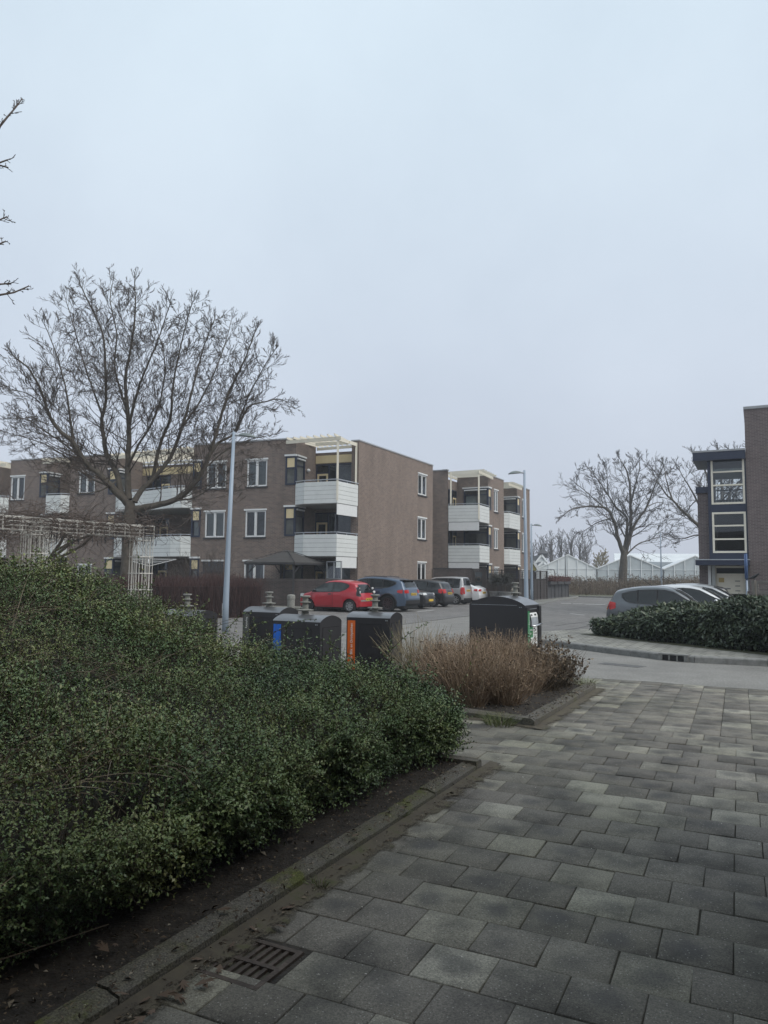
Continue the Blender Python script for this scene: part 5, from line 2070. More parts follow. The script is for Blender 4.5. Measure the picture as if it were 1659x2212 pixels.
t = thing('lion_statue', 'small pale stone lion sitting in front of the brown fence', 'statue', (p.x, p.y, .1))
mb = MB()
mb.box(-.17, .17, -.22, .22, 0, .08)
mb.lathe([(.17, .08), (.2, .2), (.18, .4), (.14, .55), (.10, .62)], 14, T=lambda x, y, z: (x * .85, y + .06 - z * .1, z))
for sx_ in (-1, 1):
    mb.tube([(sx_ * .09, -.1, .5), (sx_ * .09, -.16, .3), (sx_ * .09, -.17, .1), (sx_ * .09, -.21, .09)], [.06, .05, .045, .04], 8)
    mb.tube([(sx_ * .14, .1, .28), (sx_ * .19, -.02, .2), (sx_ * .17, -.12, .1)], [.09, .08, .05], 8)
mb.build('body', M.setdefault('sandstone', mat('pale_weathered_stone', (0.36, 0.33, 0.27), .9, var=.3, scale=14)), t, world=False, smooth=True)
mb = MB()
mb.lathe([(.02, .50), (.13, .53), (.19, .62), (.2, .72), (.16, .82), (.06, .88)], 16, T=lambda x, y, z: (x, y * .85 - .03, z))
mb.build('mane', M['sandstone'], t, world=False, smooth=True)
mb = MB()
mb.lathe([(.03, .56), (.1, .60), (.115, .70), (.09, .79), (.02, .82)], 12, T=lambda x, y, z: (x, y * .7 - .13, z))
mb.box(-.045, .045, -.26, -.18, .61, .68)
for sx_ in (-1, 1):
    mb.box(sx_ * .1 - .025, sx_ * .1 + .025, -.12, -.06, .79, .85)
mb.build('head', M['sandstone'], t, world=False, smooth=True)

# pavement in front of the brown fence
mb = MB()
d_ = (f1 - f0).normalized()
e_ = (f3 - f1).normalized()
mb.prism([tuple(plan(1082, 44.5)), tuple(plan(1135, 42.2)), tuple(plan(1160, 42.9)), tuple(plan(1176, 47)), tuple(plan(1200, 52.5)), tuple(plan(1243, 60)), tuple(plan(1250, 66)), tuple(f3), tuple(f2), tuple(f1), tuple(plan(1062, 49.4))], -.02, .10)
tag(mb.build('fence_pavement', m2, uv=True), kind='structure')
kerb_line('fence_kerb', [tuple(plan(1082, 44.4)), tuple(plan(1135, 42.1)), tuple(plan(1160, 42.8)), tuple(plan(1176, 46.9)), tuple(plan(1200, 52.4)), tuple(plan(1243, 60))], .14, .11, M['kerb'])

# ------------------------------------------------------------------ right: slim post, timber gate, bird
p = fr_(sx(1614)[0] - .35, 1.9, 0)
pp_ = plan(1612, 30.6)
t = thing('flag_post', 'slim grey post with a blue sleeve in front of the stair tower', 'post', (pp_.x, pp_.y, 0))
mb = MB()
ztp = at(1616, 1196, 30.6).z
mb.tube([(0, 0, 0), (.02, 0, ztp * .62)], [.045, .035], 10)
mb.build('shaft', M['pole'], t, world=False, smooth=True)
mb = MB()
mb.tube([(.02, 0, ztp * .6), (.02, 0, ztp)], [.045, .045], 10)
mb.tube([(-.045, 0, ztp * .62), (-.045, 0, ztp - .02)], [.022, .022], 8)
mb.build('sleeve', mat('blue_sleeve', (0.05, 0.10, 0.22), .5), t, world=False, smooth=True)
M['oldwood'] = mat('weathered_grey_timber', (0.17, 0.155, 0.135), .9, var=.3, scale=4)
gs = Seg(plan(1628, 28.2), plan(1700, 27.0))
t = thing('timber_gate', 'weathered grey timber gate with an open lattice beside the right hand flats', 'gate', (gs.a.x, gs.a.y, 0))
mb = MB()
zgt = gs.hit(1630, 1253)[1]
mb.box(-.06, .06, -.06, .06, 0, zgt, 0, gs)
mb.build('post', M['oldwood'], t)
mb = MB()
za, zb_ = gs.hit(1640, 1283)[1], gs.hit(1640, 1255)[1]
frame_ring(mb, gs, .12, 1.2, za, zb_, .06, -.03, .03)
for q in range(1, 5):
    mb.box(.18, 1.14, -.01, .01, za + (zb_ - za) * q / 5 - .015, za + (zb_ - za) * q / 5 + .015, 0, gs)
mb.build('lattice', M['oldwood'], t)
mb = MB()
for q in range(5):
    mb.box(.14 + q * .22, .30 + q * .22, -.012, .012, .1, za - .02, 0, gs)
mb.box(.12, 1.22, .014, .04, .5, .6, 0, gs)
mb.build('boards', M['oldwood'], t)
ws_ = Seg(plan(1613, 28.9), plan(1629, 28.3))
mb = MB()
mb.box(0, ws_.L, -.22, 0, 0, ws_.hit(1620, 1277)[1], 0, ws_)
tag(mb.build('low_brick_wall', M['brick_right'], uv=True), 'short low brick wall between the post and the timber gate', 'wall')
# bird on the gate post
bp_ = gs(0, 0, zgt)
t = thing('bird', 'black bird perched on the timber gate post, facing right', 'bird', bp_)
mb = MB()
rows = []
body_ = [(-.30, .045, .008, .012), (-.20, .05, .022, .012), (-.12, .075, .045, .035), (-.04, .105, .062, .055), (.05, .13, .066, .062), (.12, .165, .05, .05), (.16, .20, .036, .036), (.195, .228, .037, .036), (.225, .235, .027, .024), (.245, .233, .01, .01)]
for x, z, ry, rz in body_:
    rows.append([(x, ry * math.cos(a_ / 12 * 2 * math.pi), z + rz * math.sin(a_ / 12 * 2 * math.pi)) for a_ in range(13)])
mb.grid([[(gs.e.x * x - gs.e.y * y, gs.e.y * x + gs.e.x * y, z) for x, y, z in r] for r in rows])
mb.build('body', M.setdefault('feather', mat('black_feather', (.012, .012, .013), .55)), t, world=False, smooth=True)
B3 = lambda x, y, z: (gs.e.x * x - gs.e.y * y, gs.e.y * x + gs.e.x * y, z)
mb = MB()
mb.tube([B3(.235, 0, .233), B3(.275, 0, .226), B3(.30, 0, .218)], [.013, .009, .002], 6)
mb.build('beak', M['feather'], t, world=False)
mb = MB()
for s_ in (-1, 1):
    mb.grid([[B3(x, s_ * (y + .004), z) for x, y, z in r] for r in ([(.07, .058, .14), (.06, .066, .11)], [(-.05, .062, .11), (-.05, .064, .08)], [(-.18, .03, .06), (-.17, .03, .05)])])
mb.build('wing', M['feather'], t, world=False)
mb = MB()
for s_ in (-1, 1):
    mb.tube([B3(.0, s_ * .025, .06), B3(.01, s_ * .027, .0)], .006, 5)
    mb.tube([B3(-.02, s_ * .027, .004), B3(.04, s_ * .027, .004)], .005, 4)
mb.build('leg', M['feather'], t, world=False)

# ------------------------------------------------------------------ greenhouses
gh0 = [at(x, 1228, 112) for x in (1164, 1289, 1433, 1570, 1712)]
t = thing('greenhouse', 'row of white framed glass greenhouses with pitched gables in the misty distance', 'greenhouse', (gh0[1].x, 112, 0))
M['ghglass'] = mat('misty_greenhouse_glass', (0.42, 0.46, 0.48), .25, var=.2, scale=.3)
M['ghwhite'] = mat('whitewashed_greenhouse_glass', (0.66, 0.69, 0.70), .4, var=.12, scale=.4)
M['ghframe'] = mat('white_greenhouse_bar', (0.75, 0.77, 0.78), .5, var=.03)
zv, zri = at(1360, 1229.5, 112).z, at(1354, 1200, 112).z
gd = Vector((.30, .954))
for k in range(4):
    a_, b_ = gh0[k], gh0[k + 1]
    Ya, Yb = 112, 112
    xm = (a_.x + b_.x) / 2
    front = [(a_.x, 112, 0), (b_.x, 112, 0), (b_.x, 112, zv), (xm, 112, zri), (a_.x, 112, zv)]
    mb = MB()
    mb.poly(front)
    mb.build('gable', M['ghwhite'] if k == 0 else M['ghglass'], t)
    mb = MB()
    D = (gd.x * 45, gd.y * 45)
    for p0, p1 in (((a_.x, zv), (xm, zri)), ((xm, zri), (b_.x, zv))):
        mb.poly([(p0[0], 112, p0[1] + .02), (p1[0], 112, p1[1] + .02), (p1[0] + D[0], 112 + D[1], p1[1] + .02), (p0[0] + D[0], 112 + D[1], p0[1] + .02)])
    mb.build('roof', M['ghwhite'], t)
    mb = MB()
    for p0, p1 in (((a_.x, zv), (xm, zri)), ((xm, zri), (b_.x, zv))):
        mb.bar((p0[0], 111.9, p0[1] + .05), (p1[0], 111.9, p1[1] + .05), .12, .14)
    nb = 6
    for q in range(nb + 1):
        x = a_.x + (b_.x - a_.x) * q / nb
        z = zv + (zri - zv) * (1 - abs(2 * q / nb - 1))
        mb.bar((x, 111.92, 0), (x, 111.92, z), .09, .09)
    for zz in (1.1, zv - .05):
        mb.bar((a_.x, 111.93, zz), (b_.x, 111.93, zz), .05, .05)
    mb.build('glazing_bars', M['ghframe'], t)
    mb = MB()
    for q in (.22, .24):
        p = [xm + (b_.x - xm) * q, zri + (zv - zri) * q]
        mb.bar((p[0], 112.5, p[1] + .05), (p[0] + D[0] * .5, 112 + D[1] * .5, p[1] + .05), .12, .05)
    mb.build('roof_vent', M['capping'], t)
a_ = at(1312, 1195, 165)
b_ = at(1570, 1196, 150)
t = thing('greenhouse', 'long white greenhouse roof rising behind the row of glass gables', 'greenhouse', (a_.x, 150, 0))
mb = MB()
mb.poly([(a_.x, 160, a_.z - 1.8), (b_.x + 20, 146, b_.z - 2.4), (b_.x + 22, 151, b_.z), (a_.x + 1.5, 165, a_.z)])
mb.poly([(b_.x + 22, 156, b_.z - 2.4), (a_.x + 3, 170, a_.z - 1.8), (a_.x + 1.5, 165, a_.z), (b_.x + 22, 151, b_.z)])
mb.build('roof', M['ghwhite'], t)
mb = MB()
mb.poly([(a_.x, 160, 0), (b_.x + 20, 146, 0), (b_.x + 20, 146, b_.z - 2.4), (a_.x, 160, a_.z - 1.8)])
mb.poly([(a_.x, 160, 0), (a_.x + 3, 170, 0), (a_.x + 3, 170, a_.z - 1.8), (a_.x + 1.5, 165, a_.z), (a_.x, 160, a_.z - 1.8)])
mb.build('wall', M['ghglass'], t)

# far houses beyond the fence
def house(label, xl, xr, ye, yr, Y, wallm, roofm, deep=9, trim=True, turret=False):
    a_, b_ = at(xl, ye, Y), at(xr, ye, Y)
    xm = (a_.x + b_.x) / 2
    zr_ = at((xl + xr) / 2, yr, Y).z
    t = thing('house', label, 'house', (xm, Y, 0))
    mb = MB()
    for yy in (Y, Y + deep):
        mb.poly([(a_.x, yy, 0), (b_.x, yy, 0), (b_.x, yy, a_.z), (xm, yy, zr_), (a_.x, yy, a_.z)])
    for xx in (a_.x, b_.x):
        mb.poly([(xx, Y, 0), (xx, Y + deep, 0), (xx, Y + deep, a_.z), (xx, Y, a_.z)])
    mb.build('wall', wallm, t)
    mb = MB()
    for xx, s_ in ((a_.x, -1), (b_.x, 1)):
        mb.poly([(xx + s_ * .25, Y - .25, a_.z - .12), (xm, Y - .25, zr_ + .12), (xm, Y + deep, zr_ + .12), (xx + s_ * .25, Y + deep, a_.z - .12)])
    rf = mb.build('roof', roofm, t)
    if trim:
        mb = MB()
        for xx, s_ in ((a_.x, -1), (b_.x, 1)):
            mb.bar((xx + s_ * .25, Y - .28, a_.z - .15), (xm, Y - .28, zr_ + .09), .06, .28)
        mb.build('barge_board', M['white'], t)
    if turret:
        mb = MB()
        mb.box(xm + .6, xm + 2.0, Y + 4, Y + 5.4, zr_ - .3, zr_ + .5)
        mb.poly([(xm + .3, Y + 3.7, zr_ + .5), (xm + 2.3, Y + 3.7, zr_ + .5), (xm + 1.3, Y + 4.7, zr_ + 1.4)])
        mb.poly([(xm + 2.3, Y + 3.7, zr_ + .5), (xm + 2.3, Y + 5.7, zr_ + .5), (xm + 1.3, Y + 4.7, zr_ + 1.4)])
        mb.poly([(xm + .3, Y + 5.7, zr_ + .5), (xm + .3, Y + 3.7, zr_ + .5), (xm + 1.3, Y + 4.7, zr_ + 1.4)])
        mb.build('roof_turret', M['fencegrey'], rf)
    mb = MB()
    mb.box(xm - .5, xm + .5, Y - .04, Y - .005, max(.8, a_.z - 1.6), max(1.8, a_.z - .3))
    w_ = mb.build('window', M['white'], t)
    mb = MB()
    mb.box(xm - .42, xm + .42, Y - .05, Y - .042, max(.88, a_.z - 1.52), max(1.7, a_.z - .38))
    mb.build('pane', M['carglass'], w_)
    return t


M['slate'] = mat('dark_roof_tile', (0.06, 0.062, 0.065), .85, var=.2, scale=2)
house('white gabled house with a dark tiled roof and small turret, far beyond the fence', 1159, 1180, 1214, 1200, 128, M['white'], M['slate'], 12, turret=True)
house('small white gabled outbuilding with a dark roof in front of the white gabled house', 1165, 1180, 1221, 1215, 120, M['white'], M['slate'], 4)
house('yellow shed with a steep gable seen between the lamp posts', 1143, 1158, 1228, 1214, 84, mat('yellow_boards', (.55, .47, .16), .7), M['slate'], 4)
# ------------------------------------------------------------------ vegetation
def H2(P0, seed, amp, freq):
    """smooth pseudo noise on plan points (N,2)"""
    rg = np.random.default_rng(seed)
    out = np.zeros(len(P0))
    for k in range(7):
        f = freq * (1.6 ** (k * .5)) * rg.uniform(.7, 1.3)
        a = rg.uniform(0, 6.28)
        out += np.sin(P0[:, 0] * f * math.cos(a) + P0[:, 1] * f * math.sin(a) + rg.uniform(0, 6.28)) / (1 + k * .35)
    return out * amp / 2.2


# ---- big clipped hedge beside the kerb
k0n, ken, knn = np.array(K0), np.array(KE), np.array(KN)
HE = np.array((plan(983, 6.6) - K0))                   # near right end of the hedge
S_END = -0.02


def hedge_h(s, d):
    """height of the hedge top at s along the kerb (0 = end, negative towards the camera), d away from the kerb"""
    back = .02 * np.clip(d, 0, 4.3) + .045 * np.clip(d, 0, 4.3) ** 2
    h = .69 + back + H2(np.stack([s, d], 1), 5, .085, 1.9)
    h -= .10 * np.exp(-((s - S_END) / .5) ** 2)
    return h


def far_edge(d):
    """where the hedge ends along the kerb, for a distance d from the kerb"""
    return 0.10 - 0.10 * d


def hedge_surface(n):
    """random points and normals on the hedge: front face, end face, top"""
    out = []
    # top
    m_ = int(n * .60)
    s = rng.uniform(-6.2, .1, m_ * 2)
    d = .30 + 5.9 * rng.random(m_ * 2) ** 1.25
    ok = s < far_edge(d)
    s, d = s[ok][:m_], d[ok][:m_]
    h = hedge_h(s, d)
    edge = np.clip((d - .30) / .32, 0, 1)
    h = h - .20 * (1 - edge) ** 2
    e2 = np.clip((far_edge(d) - s) / .3, 0, 1)
    h = h - .16 * (1 - e2) ** 2
    nz = np.stack([(1 - e2) * .8, -(1 - edge) * .9, np.ones_like(s)], 1)
    out.append((s, d, h, nz))
    # front face
    m_ = int(n * .30)
    s = rng.uniform(-6.2, .05, m_)
    t = rng.random(m_) ** .9
    hh = hedge_h(s, np.full(m_, .3)) - .16
    z = .14 + (hh - .14) * t
    d = .36 + .12 * (1 - t) ** 2 + H2(np.stack([s, z * 2], 1), 9, .05, 3.0) + .10 * np.clip(t - .8, 0, 1)
    out.append((s, d, z, np.stack([np.zeros(m_), -np.ones(m_), .35 * np.ones(m_)], 1)))
    # end face
    m_ = int(n * .10)
    d = .3 + 5.0 * rng.random(m_) ** 1.6
    t = rng.random(m_)
    s = far_edge(d) + H2(np.stack([d, t], 1), 3, .05, 3.0)
    hh = hedge_h(s, d) - .1
    z = .12 + (hh - .12) * t
    out.append((s, d, z, np.stack([np.ones(m_), np.zeros(m_), .3 * np.ones(m_)], 1)))
    s, d, z, nn = [np.concatenate([o_[k] for o_ in out]) for k in range(4)]
    P_ = np.stack([k0n[0] + ken[0] * s + knn[0] * d, k0n[1] + ken[1] * s + knn[1] * d, z], 1)
    Nn = np.stack([ken[0] * nn[:, 0] + knn[0] * nn[:, 1], ken[1] * nn[:, 0] + knn[1] * nn[:, 1], nn[:, 2]], 1)
    return P_, unit(Nn), s, d


M['hedgeleaf'] = leafmat('small_hedge_leaf', [(0.0, (.032, .048, .030)), (.25, (.060, .104, .046)), (.5, (.108, .166, .064)), (.74, (.185, .222, .08)), (1.0, (.32, .29, .15))], pscale=1.3, pamt=.5, rough=.38)
M['hedgetwig'] = leafmat('hedge_twig', [(0, (.05, .04, .03)), (.6, (.11, .088, .06)), (1, (.20, .165, .115))], pamt=.2, rough=.8)
hb = K0 + KE * -2 + KN * 2
hedge = thing('hedge', 'large untrimmed dark green small leaved hedge along the mossy kerb', 'hedge', (hb.x, hb.y, .1))
nsp = 40000
P_, Nn, s_, d_ = hedge_surface(nsp)
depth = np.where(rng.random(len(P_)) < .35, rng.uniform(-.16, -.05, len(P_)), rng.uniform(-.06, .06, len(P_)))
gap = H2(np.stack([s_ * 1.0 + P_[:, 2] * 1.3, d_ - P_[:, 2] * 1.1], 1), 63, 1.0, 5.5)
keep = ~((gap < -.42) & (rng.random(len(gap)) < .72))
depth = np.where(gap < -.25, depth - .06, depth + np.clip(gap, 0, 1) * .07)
P_, Nn, s_, d_, depth, gap = P_[keep], Nn[keep], s_[keep], d_[keep], depth[keep], gap[keep]
P_ = P_ + Nn * depth[:, None]
# each sprig: a short twig with paired leaves
ax = unit(Nn * .55 + rng.normal(size=P_.shape) * .55 + np.array([0, 0, .25]))
nl = 10
parts, tw0, tw1 = [], [], []
cd = np.hypot(P_[:, 0], P_[:, 1])
szf = np.clip(.75 + .09 * cd, .9, 1.5)
szf = szf * np.clip(1 + .35 * H2(P_[:, :2], 88, 1.0, 3.0), .75, 1.4)
sl_ = rng.uniform(.07, .15, len(P_)) * szf
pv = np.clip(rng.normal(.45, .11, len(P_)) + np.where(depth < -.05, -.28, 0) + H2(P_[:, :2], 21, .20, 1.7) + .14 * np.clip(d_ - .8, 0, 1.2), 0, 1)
att = []
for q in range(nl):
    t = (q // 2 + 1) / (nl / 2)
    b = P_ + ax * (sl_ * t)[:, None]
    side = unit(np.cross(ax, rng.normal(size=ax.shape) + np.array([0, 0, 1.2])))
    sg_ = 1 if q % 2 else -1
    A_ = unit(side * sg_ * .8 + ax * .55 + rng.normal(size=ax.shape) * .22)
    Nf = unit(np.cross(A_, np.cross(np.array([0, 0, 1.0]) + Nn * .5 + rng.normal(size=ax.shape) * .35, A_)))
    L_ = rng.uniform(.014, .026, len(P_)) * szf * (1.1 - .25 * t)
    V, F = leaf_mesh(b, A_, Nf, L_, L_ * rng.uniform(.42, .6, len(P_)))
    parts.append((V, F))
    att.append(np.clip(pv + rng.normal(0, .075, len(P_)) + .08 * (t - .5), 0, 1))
# longer upright leafy sprigs that make the top ragged
nu_ = 4600
Pu, Nu, su, du = hedge_surface(int(nu_ / .55))
ku = (Nu[:, 2] > .6) & (rng.random(len(su)) < .75)
Pu, Nu = Pu[ku][:nu_], Nu[ku][:nu_]
au = unit(Nu * .5 + rng.normal(size=Pu.shape) * .38 + np.array([0, 0, .8]))
Lu = rng.uniform(.12, .38, len(Pu)) * np.clip(.6 + H2(Pu[:, :2], 41, .8, 1.2), .4, 1.5)
pu = np.clip(rng.normal(.55, .16, len(Pu)), 0, 1)
for q in range(18):
    t = (q // 2 + 1) / 9
    sd_ = unit(np.cross(au, rng.normal(size=au.shape)))
    A_ = unit(sd_ * .8 + au * .55)
    L_ = rng.uniform(.018, .030, len(Pu)) * (1.1 - .4 * t)
    V, F = leaf_mesh(Pu + au * (Lu * t)[:, None] + np.array([0, 0, -.04]), A_, au * .5 + rng.normal(size=au.shape) * .5, L_, L_ * .5)
    parts.append((V, F))
    att.append(np.clip(pu + rng.normal(0, .1, len(Pu)), 0, 1))
V, F = merge(parts)
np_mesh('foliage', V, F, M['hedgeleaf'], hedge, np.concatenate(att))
# twigs: those of the sprigs, and longer bare arching stems
V1, F1 = merge([stem_mesh(P_ - ax * .05, P_ + ax * sl_[:, None], rng.normal(size=P_.shape) * .006, .003, .0015, 2), stem_mesh(Pu - au * .08, Pu + au * Lu[:, None], rng.normal(size=Pu.shape) * .01, .004, .002, 2)])
a1 = rng.uniform(.1, .6, len(F1))
Pb, Nb, sb, db = hedge_surface(9000)
keep = (db > .55) | (rng.random(len(sb)) < .05)
Pb, Nb, db = Pb[keep], Nb[keep], db[keep]
dirb = unit(rng.normal(size=Pb.shape) * [1, 1, .25] + np.array([.2, -.1, .12]))
Lb = rng.uniform(.15, .75, len(Pb))[:, None]
brown = H2(Pb[:, :2], 33, .5, 1.1) + .12 * db
sel = brown > rng.uniform(-.1, .9, len(Pb))
Pb, Nb, dirb, Lb = Pb[sel], Nb[sel], dirb[sel], Lb[sel]
V2, F2 = stem_mesh(Pb - Nb * .03, Pb + dirb * Lb, Nb * rng.uniform(.0, .10, len(Pb))[:, None], .006, .0025, 5)
a2 = np.clip(rng.normal(.72, .2, len(F2)), 0, 1)
VV, FF = merge([(V1, F1), (V2, F2)])
np_mesh('twigs', VV, FF, M['hedgetwig'], hedge, np.r_[a1, a2])
# the dense dark inside of the hedge
mb = MB()
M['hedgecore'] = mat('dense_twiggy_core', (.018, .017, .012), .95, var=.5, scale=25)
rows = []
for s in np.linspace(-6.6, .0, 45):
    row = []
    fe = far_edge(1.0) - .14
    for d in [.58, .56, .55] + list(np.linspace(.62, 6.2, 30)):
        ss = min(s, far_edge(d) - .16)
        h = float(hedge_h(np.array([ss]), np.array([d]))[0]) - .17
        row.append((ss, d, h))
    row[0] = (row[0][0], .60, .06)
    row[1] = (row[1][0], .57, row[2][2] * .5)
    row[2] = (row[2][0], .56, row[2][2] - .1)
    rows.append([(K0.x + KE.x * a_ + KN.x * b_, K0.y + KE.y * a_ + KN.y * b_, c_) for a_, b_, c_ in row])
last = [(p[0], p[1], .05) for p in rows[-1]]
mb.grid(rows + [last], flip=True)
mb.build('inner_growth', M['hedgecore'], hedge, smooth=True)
# long leafy shoots that rise out of the top
sh = []
V0, F0, A0 = [], [], []
shoots = [(330, 1318, 6.6, .75, -.25, .1), (395, 1362, 6.6, .55, .35, .3), (470, 1375, 6.7, .62, .45, .45), (500, 1395, 6.6, .60, .5, .45), (540, 1400, 6.5, .75, .75, .5), (610, 1425, 6.4, .5, .05, .1), (640, 1430, 6.4, .45, .2, .1),
          (690, 1430, 6.4, .5, .4, .3), (720, 1440, 6.4, .42, -.1, .0), (770, 1440, 6.4, .6, -.6, .4), (800, 1440, 6.4, .8, .65, .35), (845, 1445, 6.4, .45, .0, .1), (250, 1300, 6.8, .5, -.3, .2), (190, 1270, 7.0, .6, .3, .3), (120, 1260, 7.0, .55, -.2, .2), (60, 1262, 7.0, .8, .5, .4), (20, 1280, 6.6, .8, .6, .2), (410, 1350, 7.2, .4, .1, .0), (560, 1400, 7.0, .4, -.2, .0), (940, 1560, 6.1, .55, .7, -.55), (300, 1330, 6.0, .5, .2, .1), (150, 1400, 5.4, .45, .15, .1), (440, 1420, 5.9, .4, -.2, .1), (880, 1460, 6.3, .25, .1, .0), (930, 1480, 6.3, .25, -.1, .0)]
for x, y, Y, L, lean, arch in shoots:
    p = at(x, y + 14, Y)
    pts_ = []
    for q in range(9):
        t = q / 8
        pts_.append(Vector((p.x + lean * L * t + rnd.uniform(-.01, .01), p.y + rnd.uniform(-.02, .02) + .1 * t, p.z + L * (t * .85 - arch * t * t * .9))))
    tw = MB()
    tw.tube(pts_, [.0042 - .003 * q / 8 for q in range(9)], 4, cap=False)
    so_ = tw.build('shoot', M['twig'], hedge)
    nb = np.array([tuple(pts_[q].lerp(pts_[q + 1], rnd.random())) for q in range(8) for w_ in range(5)])
    nd = np.array([tuple((pts_[q + 1] - pts_[q]).normalized()) for q in range(8) for w_ in range(5)])
    A_ = unit(nd * .6 + rng.normal(size=nd.shape) * .8)
    L_ = rng.uniform(.018, .032, len(nb))
    V, F = leaf_mesh(nb, A_, rng.normal(size=nd.shape) + [0, 0, .8], L_, L_ * .5)
    np_mesh('leaves', V, F, M['hedgeleaf'], so_, np.clip(rng.normal(.6, .2, len(nb)), 0, 1))

# ---- laurel hedge on the corner
M['laurel'] = leafmat('glossy_laurel_leaf', [(0, (.032, .042, .030)), (.35, (.06, .08, .052)), (.65, (.105, .135, .082)), (.9, (.16, .175, .10)), (1, (.17, .12, .065))], pscale=.8, pamt=.3, rough=.28)
lf0, lf1 = Vector(gnd(1288, 1372, .12).xy), Vector(gnd(1659, 1412, .12).xy)
le = (lf1 - lf0).normalized()
ln_ = Vector((-le.y, le.x))
t = thing('laurel_hedge', 'broad dark laurel hedge with long leaves on the pavement corner, hiding the parked cars', 'hedge', (lf0.x, lf0.y, .12))
LL = (lf1 - lf0).length + 4.5


def lhedge(s, d):
    h = .52 + .118 * np.clip(s, 0, 6) + H2(np.stack([s, d], 1), 77, .07, 2.6)
    h = h * (1 - .25 * np.exp(-(s / .6) ** 2))
    return h


n = 15000
m1 = int(n * .55)
s = rng.uniform(-.1, LL, n)
top_ = np.arange(n) < m1
d = np.where(top_, rng.uniform(.15, 1.9, n), 0)
hh = lhedge(s, d)
tt = rng.random(n) ** .8
z = np.where(top_, hh - .12 * (1 - np.clip((d - .15) / .4, 0, 1)), .05 + (hh - .1) * tt)
d = np.where(top_, d, .12 + H2(np.stack([s, z * 2], 1), 55, .12, 3.0) - .15 * np.sin(tt * 3.1))
s = np.where((~top_) & (rng.random(n) < .18), rng.uniform(-.15, .1, n), s)
d = np.where((~top_) & (s < .1), rng.uniform(0, 1.7, n), d)
hh = np.where(top_, hh, lhedge(s, d))
z = np.where(top_, z, .05 + (hh - .1) * tt)
P_ = np.stack([lf0.x + le.x * s + ln_.x * d, lf0.y + le.y * s + ln_.y * d, z + .12], 1)
out_ = np.where(top_[:, None], np.array([[0, 0, 1.0]]), np.array([[-ln_.x, -ln_.y, .35]]))
P_ = P_ + out_ * rng.uniform(-.14, .06, n)[:, None]
parts, att = [], []
base = np.clip(rng.normal(.42, .16, n), 0, 1)
for q in range(5):
    A_ = unit(rng.normal(size=P_.shape) * .8 + out_ * .45 + np.array([0, 0, -.1]))
    Nf = unit(out_ * .7 + rng.normal(size=P_.shape) * .45 + np.array([0, 0, .7]))
    L_ = rng.uniform(.09, .16, n)
    V, F = leaf_mesh(P_ + rng.normal(size=P_.shape) * .02, A_, Nf, L_, L_ * rng.uniform(.32, .42, n), .18)
    parts.append((V, F))
    att.append(np.clip(base + rng.normal(0, .12, n), 0, 1))
V, F = merge(parts)
np_mesh('foliage', V, F, M['laurel'], t, np.concatenate(att))
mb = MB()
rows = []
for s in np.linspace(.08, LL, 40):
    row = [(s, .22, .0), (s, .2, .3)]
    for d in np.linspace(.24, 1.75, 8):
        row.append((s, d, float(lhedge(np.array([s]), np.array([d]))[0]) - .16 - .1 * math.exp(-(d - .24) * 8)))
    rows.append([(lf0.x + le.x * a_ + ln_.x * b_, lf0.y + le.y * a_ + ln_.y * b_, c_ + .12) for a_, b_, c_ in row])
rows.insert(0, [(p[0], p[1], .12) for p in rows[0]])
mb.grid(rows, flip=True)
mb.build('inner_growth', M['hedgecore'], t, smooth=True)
# mossy soil edge below the laurels
mb = MB()
mb.poly([(lf0.x + le.x * a_ + ln_.x * b_, lf0.y + le.y * a_ + ln_.y * b_, .124) for a_, b_ in ((-.5, -.15), (1, -.32), (3, -.30), (LL, -.35), (LL, 2.1), (-.4, 2.1))])
tag(mb.build('laurel_bed', mat('mossy_soil', (.07, .07, .035), .95, var=.5, scale=6, bump=.6)), kind='structure')


# ---- dry shrubs in the planter
def dry_clump(label, x, Y, h, rad, n, leafcol, grp, stems, spread=.55, leafs=260, lsize=(.015, .03), hz=.11):
    p = plan(x, Y, 1450)
    t = thing('dry_shrub', label, 'shrub', (p.x, p.y, hz), 0, grp)
    b0 = np.zeros((n, 3))
    a = rng.uniform(0, 6.28, n)
    r_ = rng.random(n) ** .7 * rad * .35
    b0[:, 0], b0[:, 1], b0[:, 2] = p.x + r_ * np.cos(a), p.y + r_ * np.sin(a), hz - .02
    th = rng.random(n) ** .8 * spread
    a2 = a + rng.normal(0, 1.0, n)
    L = h * rng.uniform(.35, 1.05, n)
    tip = b0 + np.stack([np.cos(a2) * np.sin(th) * L, np.sin(a2) * np.sin(th) * L, np.cos(th) * L], 1)
    V1, F1 = stem_mesh(b0, tip, rng.normal(size=(n, 3)) * .045, .005, .003, 4)
    k = rng.integers(0, n, n)
    q0 = b0[k] + (tip[k] - b0[k]) * rng.uniform(.4, .95, n)[:, None]
    V3, F3 = stem_mesh(q0, q0 + rng.normal(size=(n, 3)) * [.06, .06, .05] + [0, 0, .06], rng.normal(size=(n, 3)) * .01, .004, .003, 2)
    VV, FF = merge([(V1, F1), (V3, F3)])
    np_mesh('stems', VV, FF, stems, t, np.clip(rng.normal(.5, .22, len(FF)), 0, 1))
    k = rng.integers(0, n, leafs)
    u = rng.uniform(.72, 1.03, leafs)[:, None]
    lp = b0[k] + (tip[k] - b0[k]) * u
    L_ = rng.uniform(*lsize, leafs)
    V, F = leaf_mesh(lp, rng.normal(size=(leafs, 3)) + [0, 0, .3], rng.normal(size=(leafs, 3)), L_ * 1.5, L_)
    np_mesh('withered_leaves', V, F, leafcol, t, rng.random(leafs))
    return t


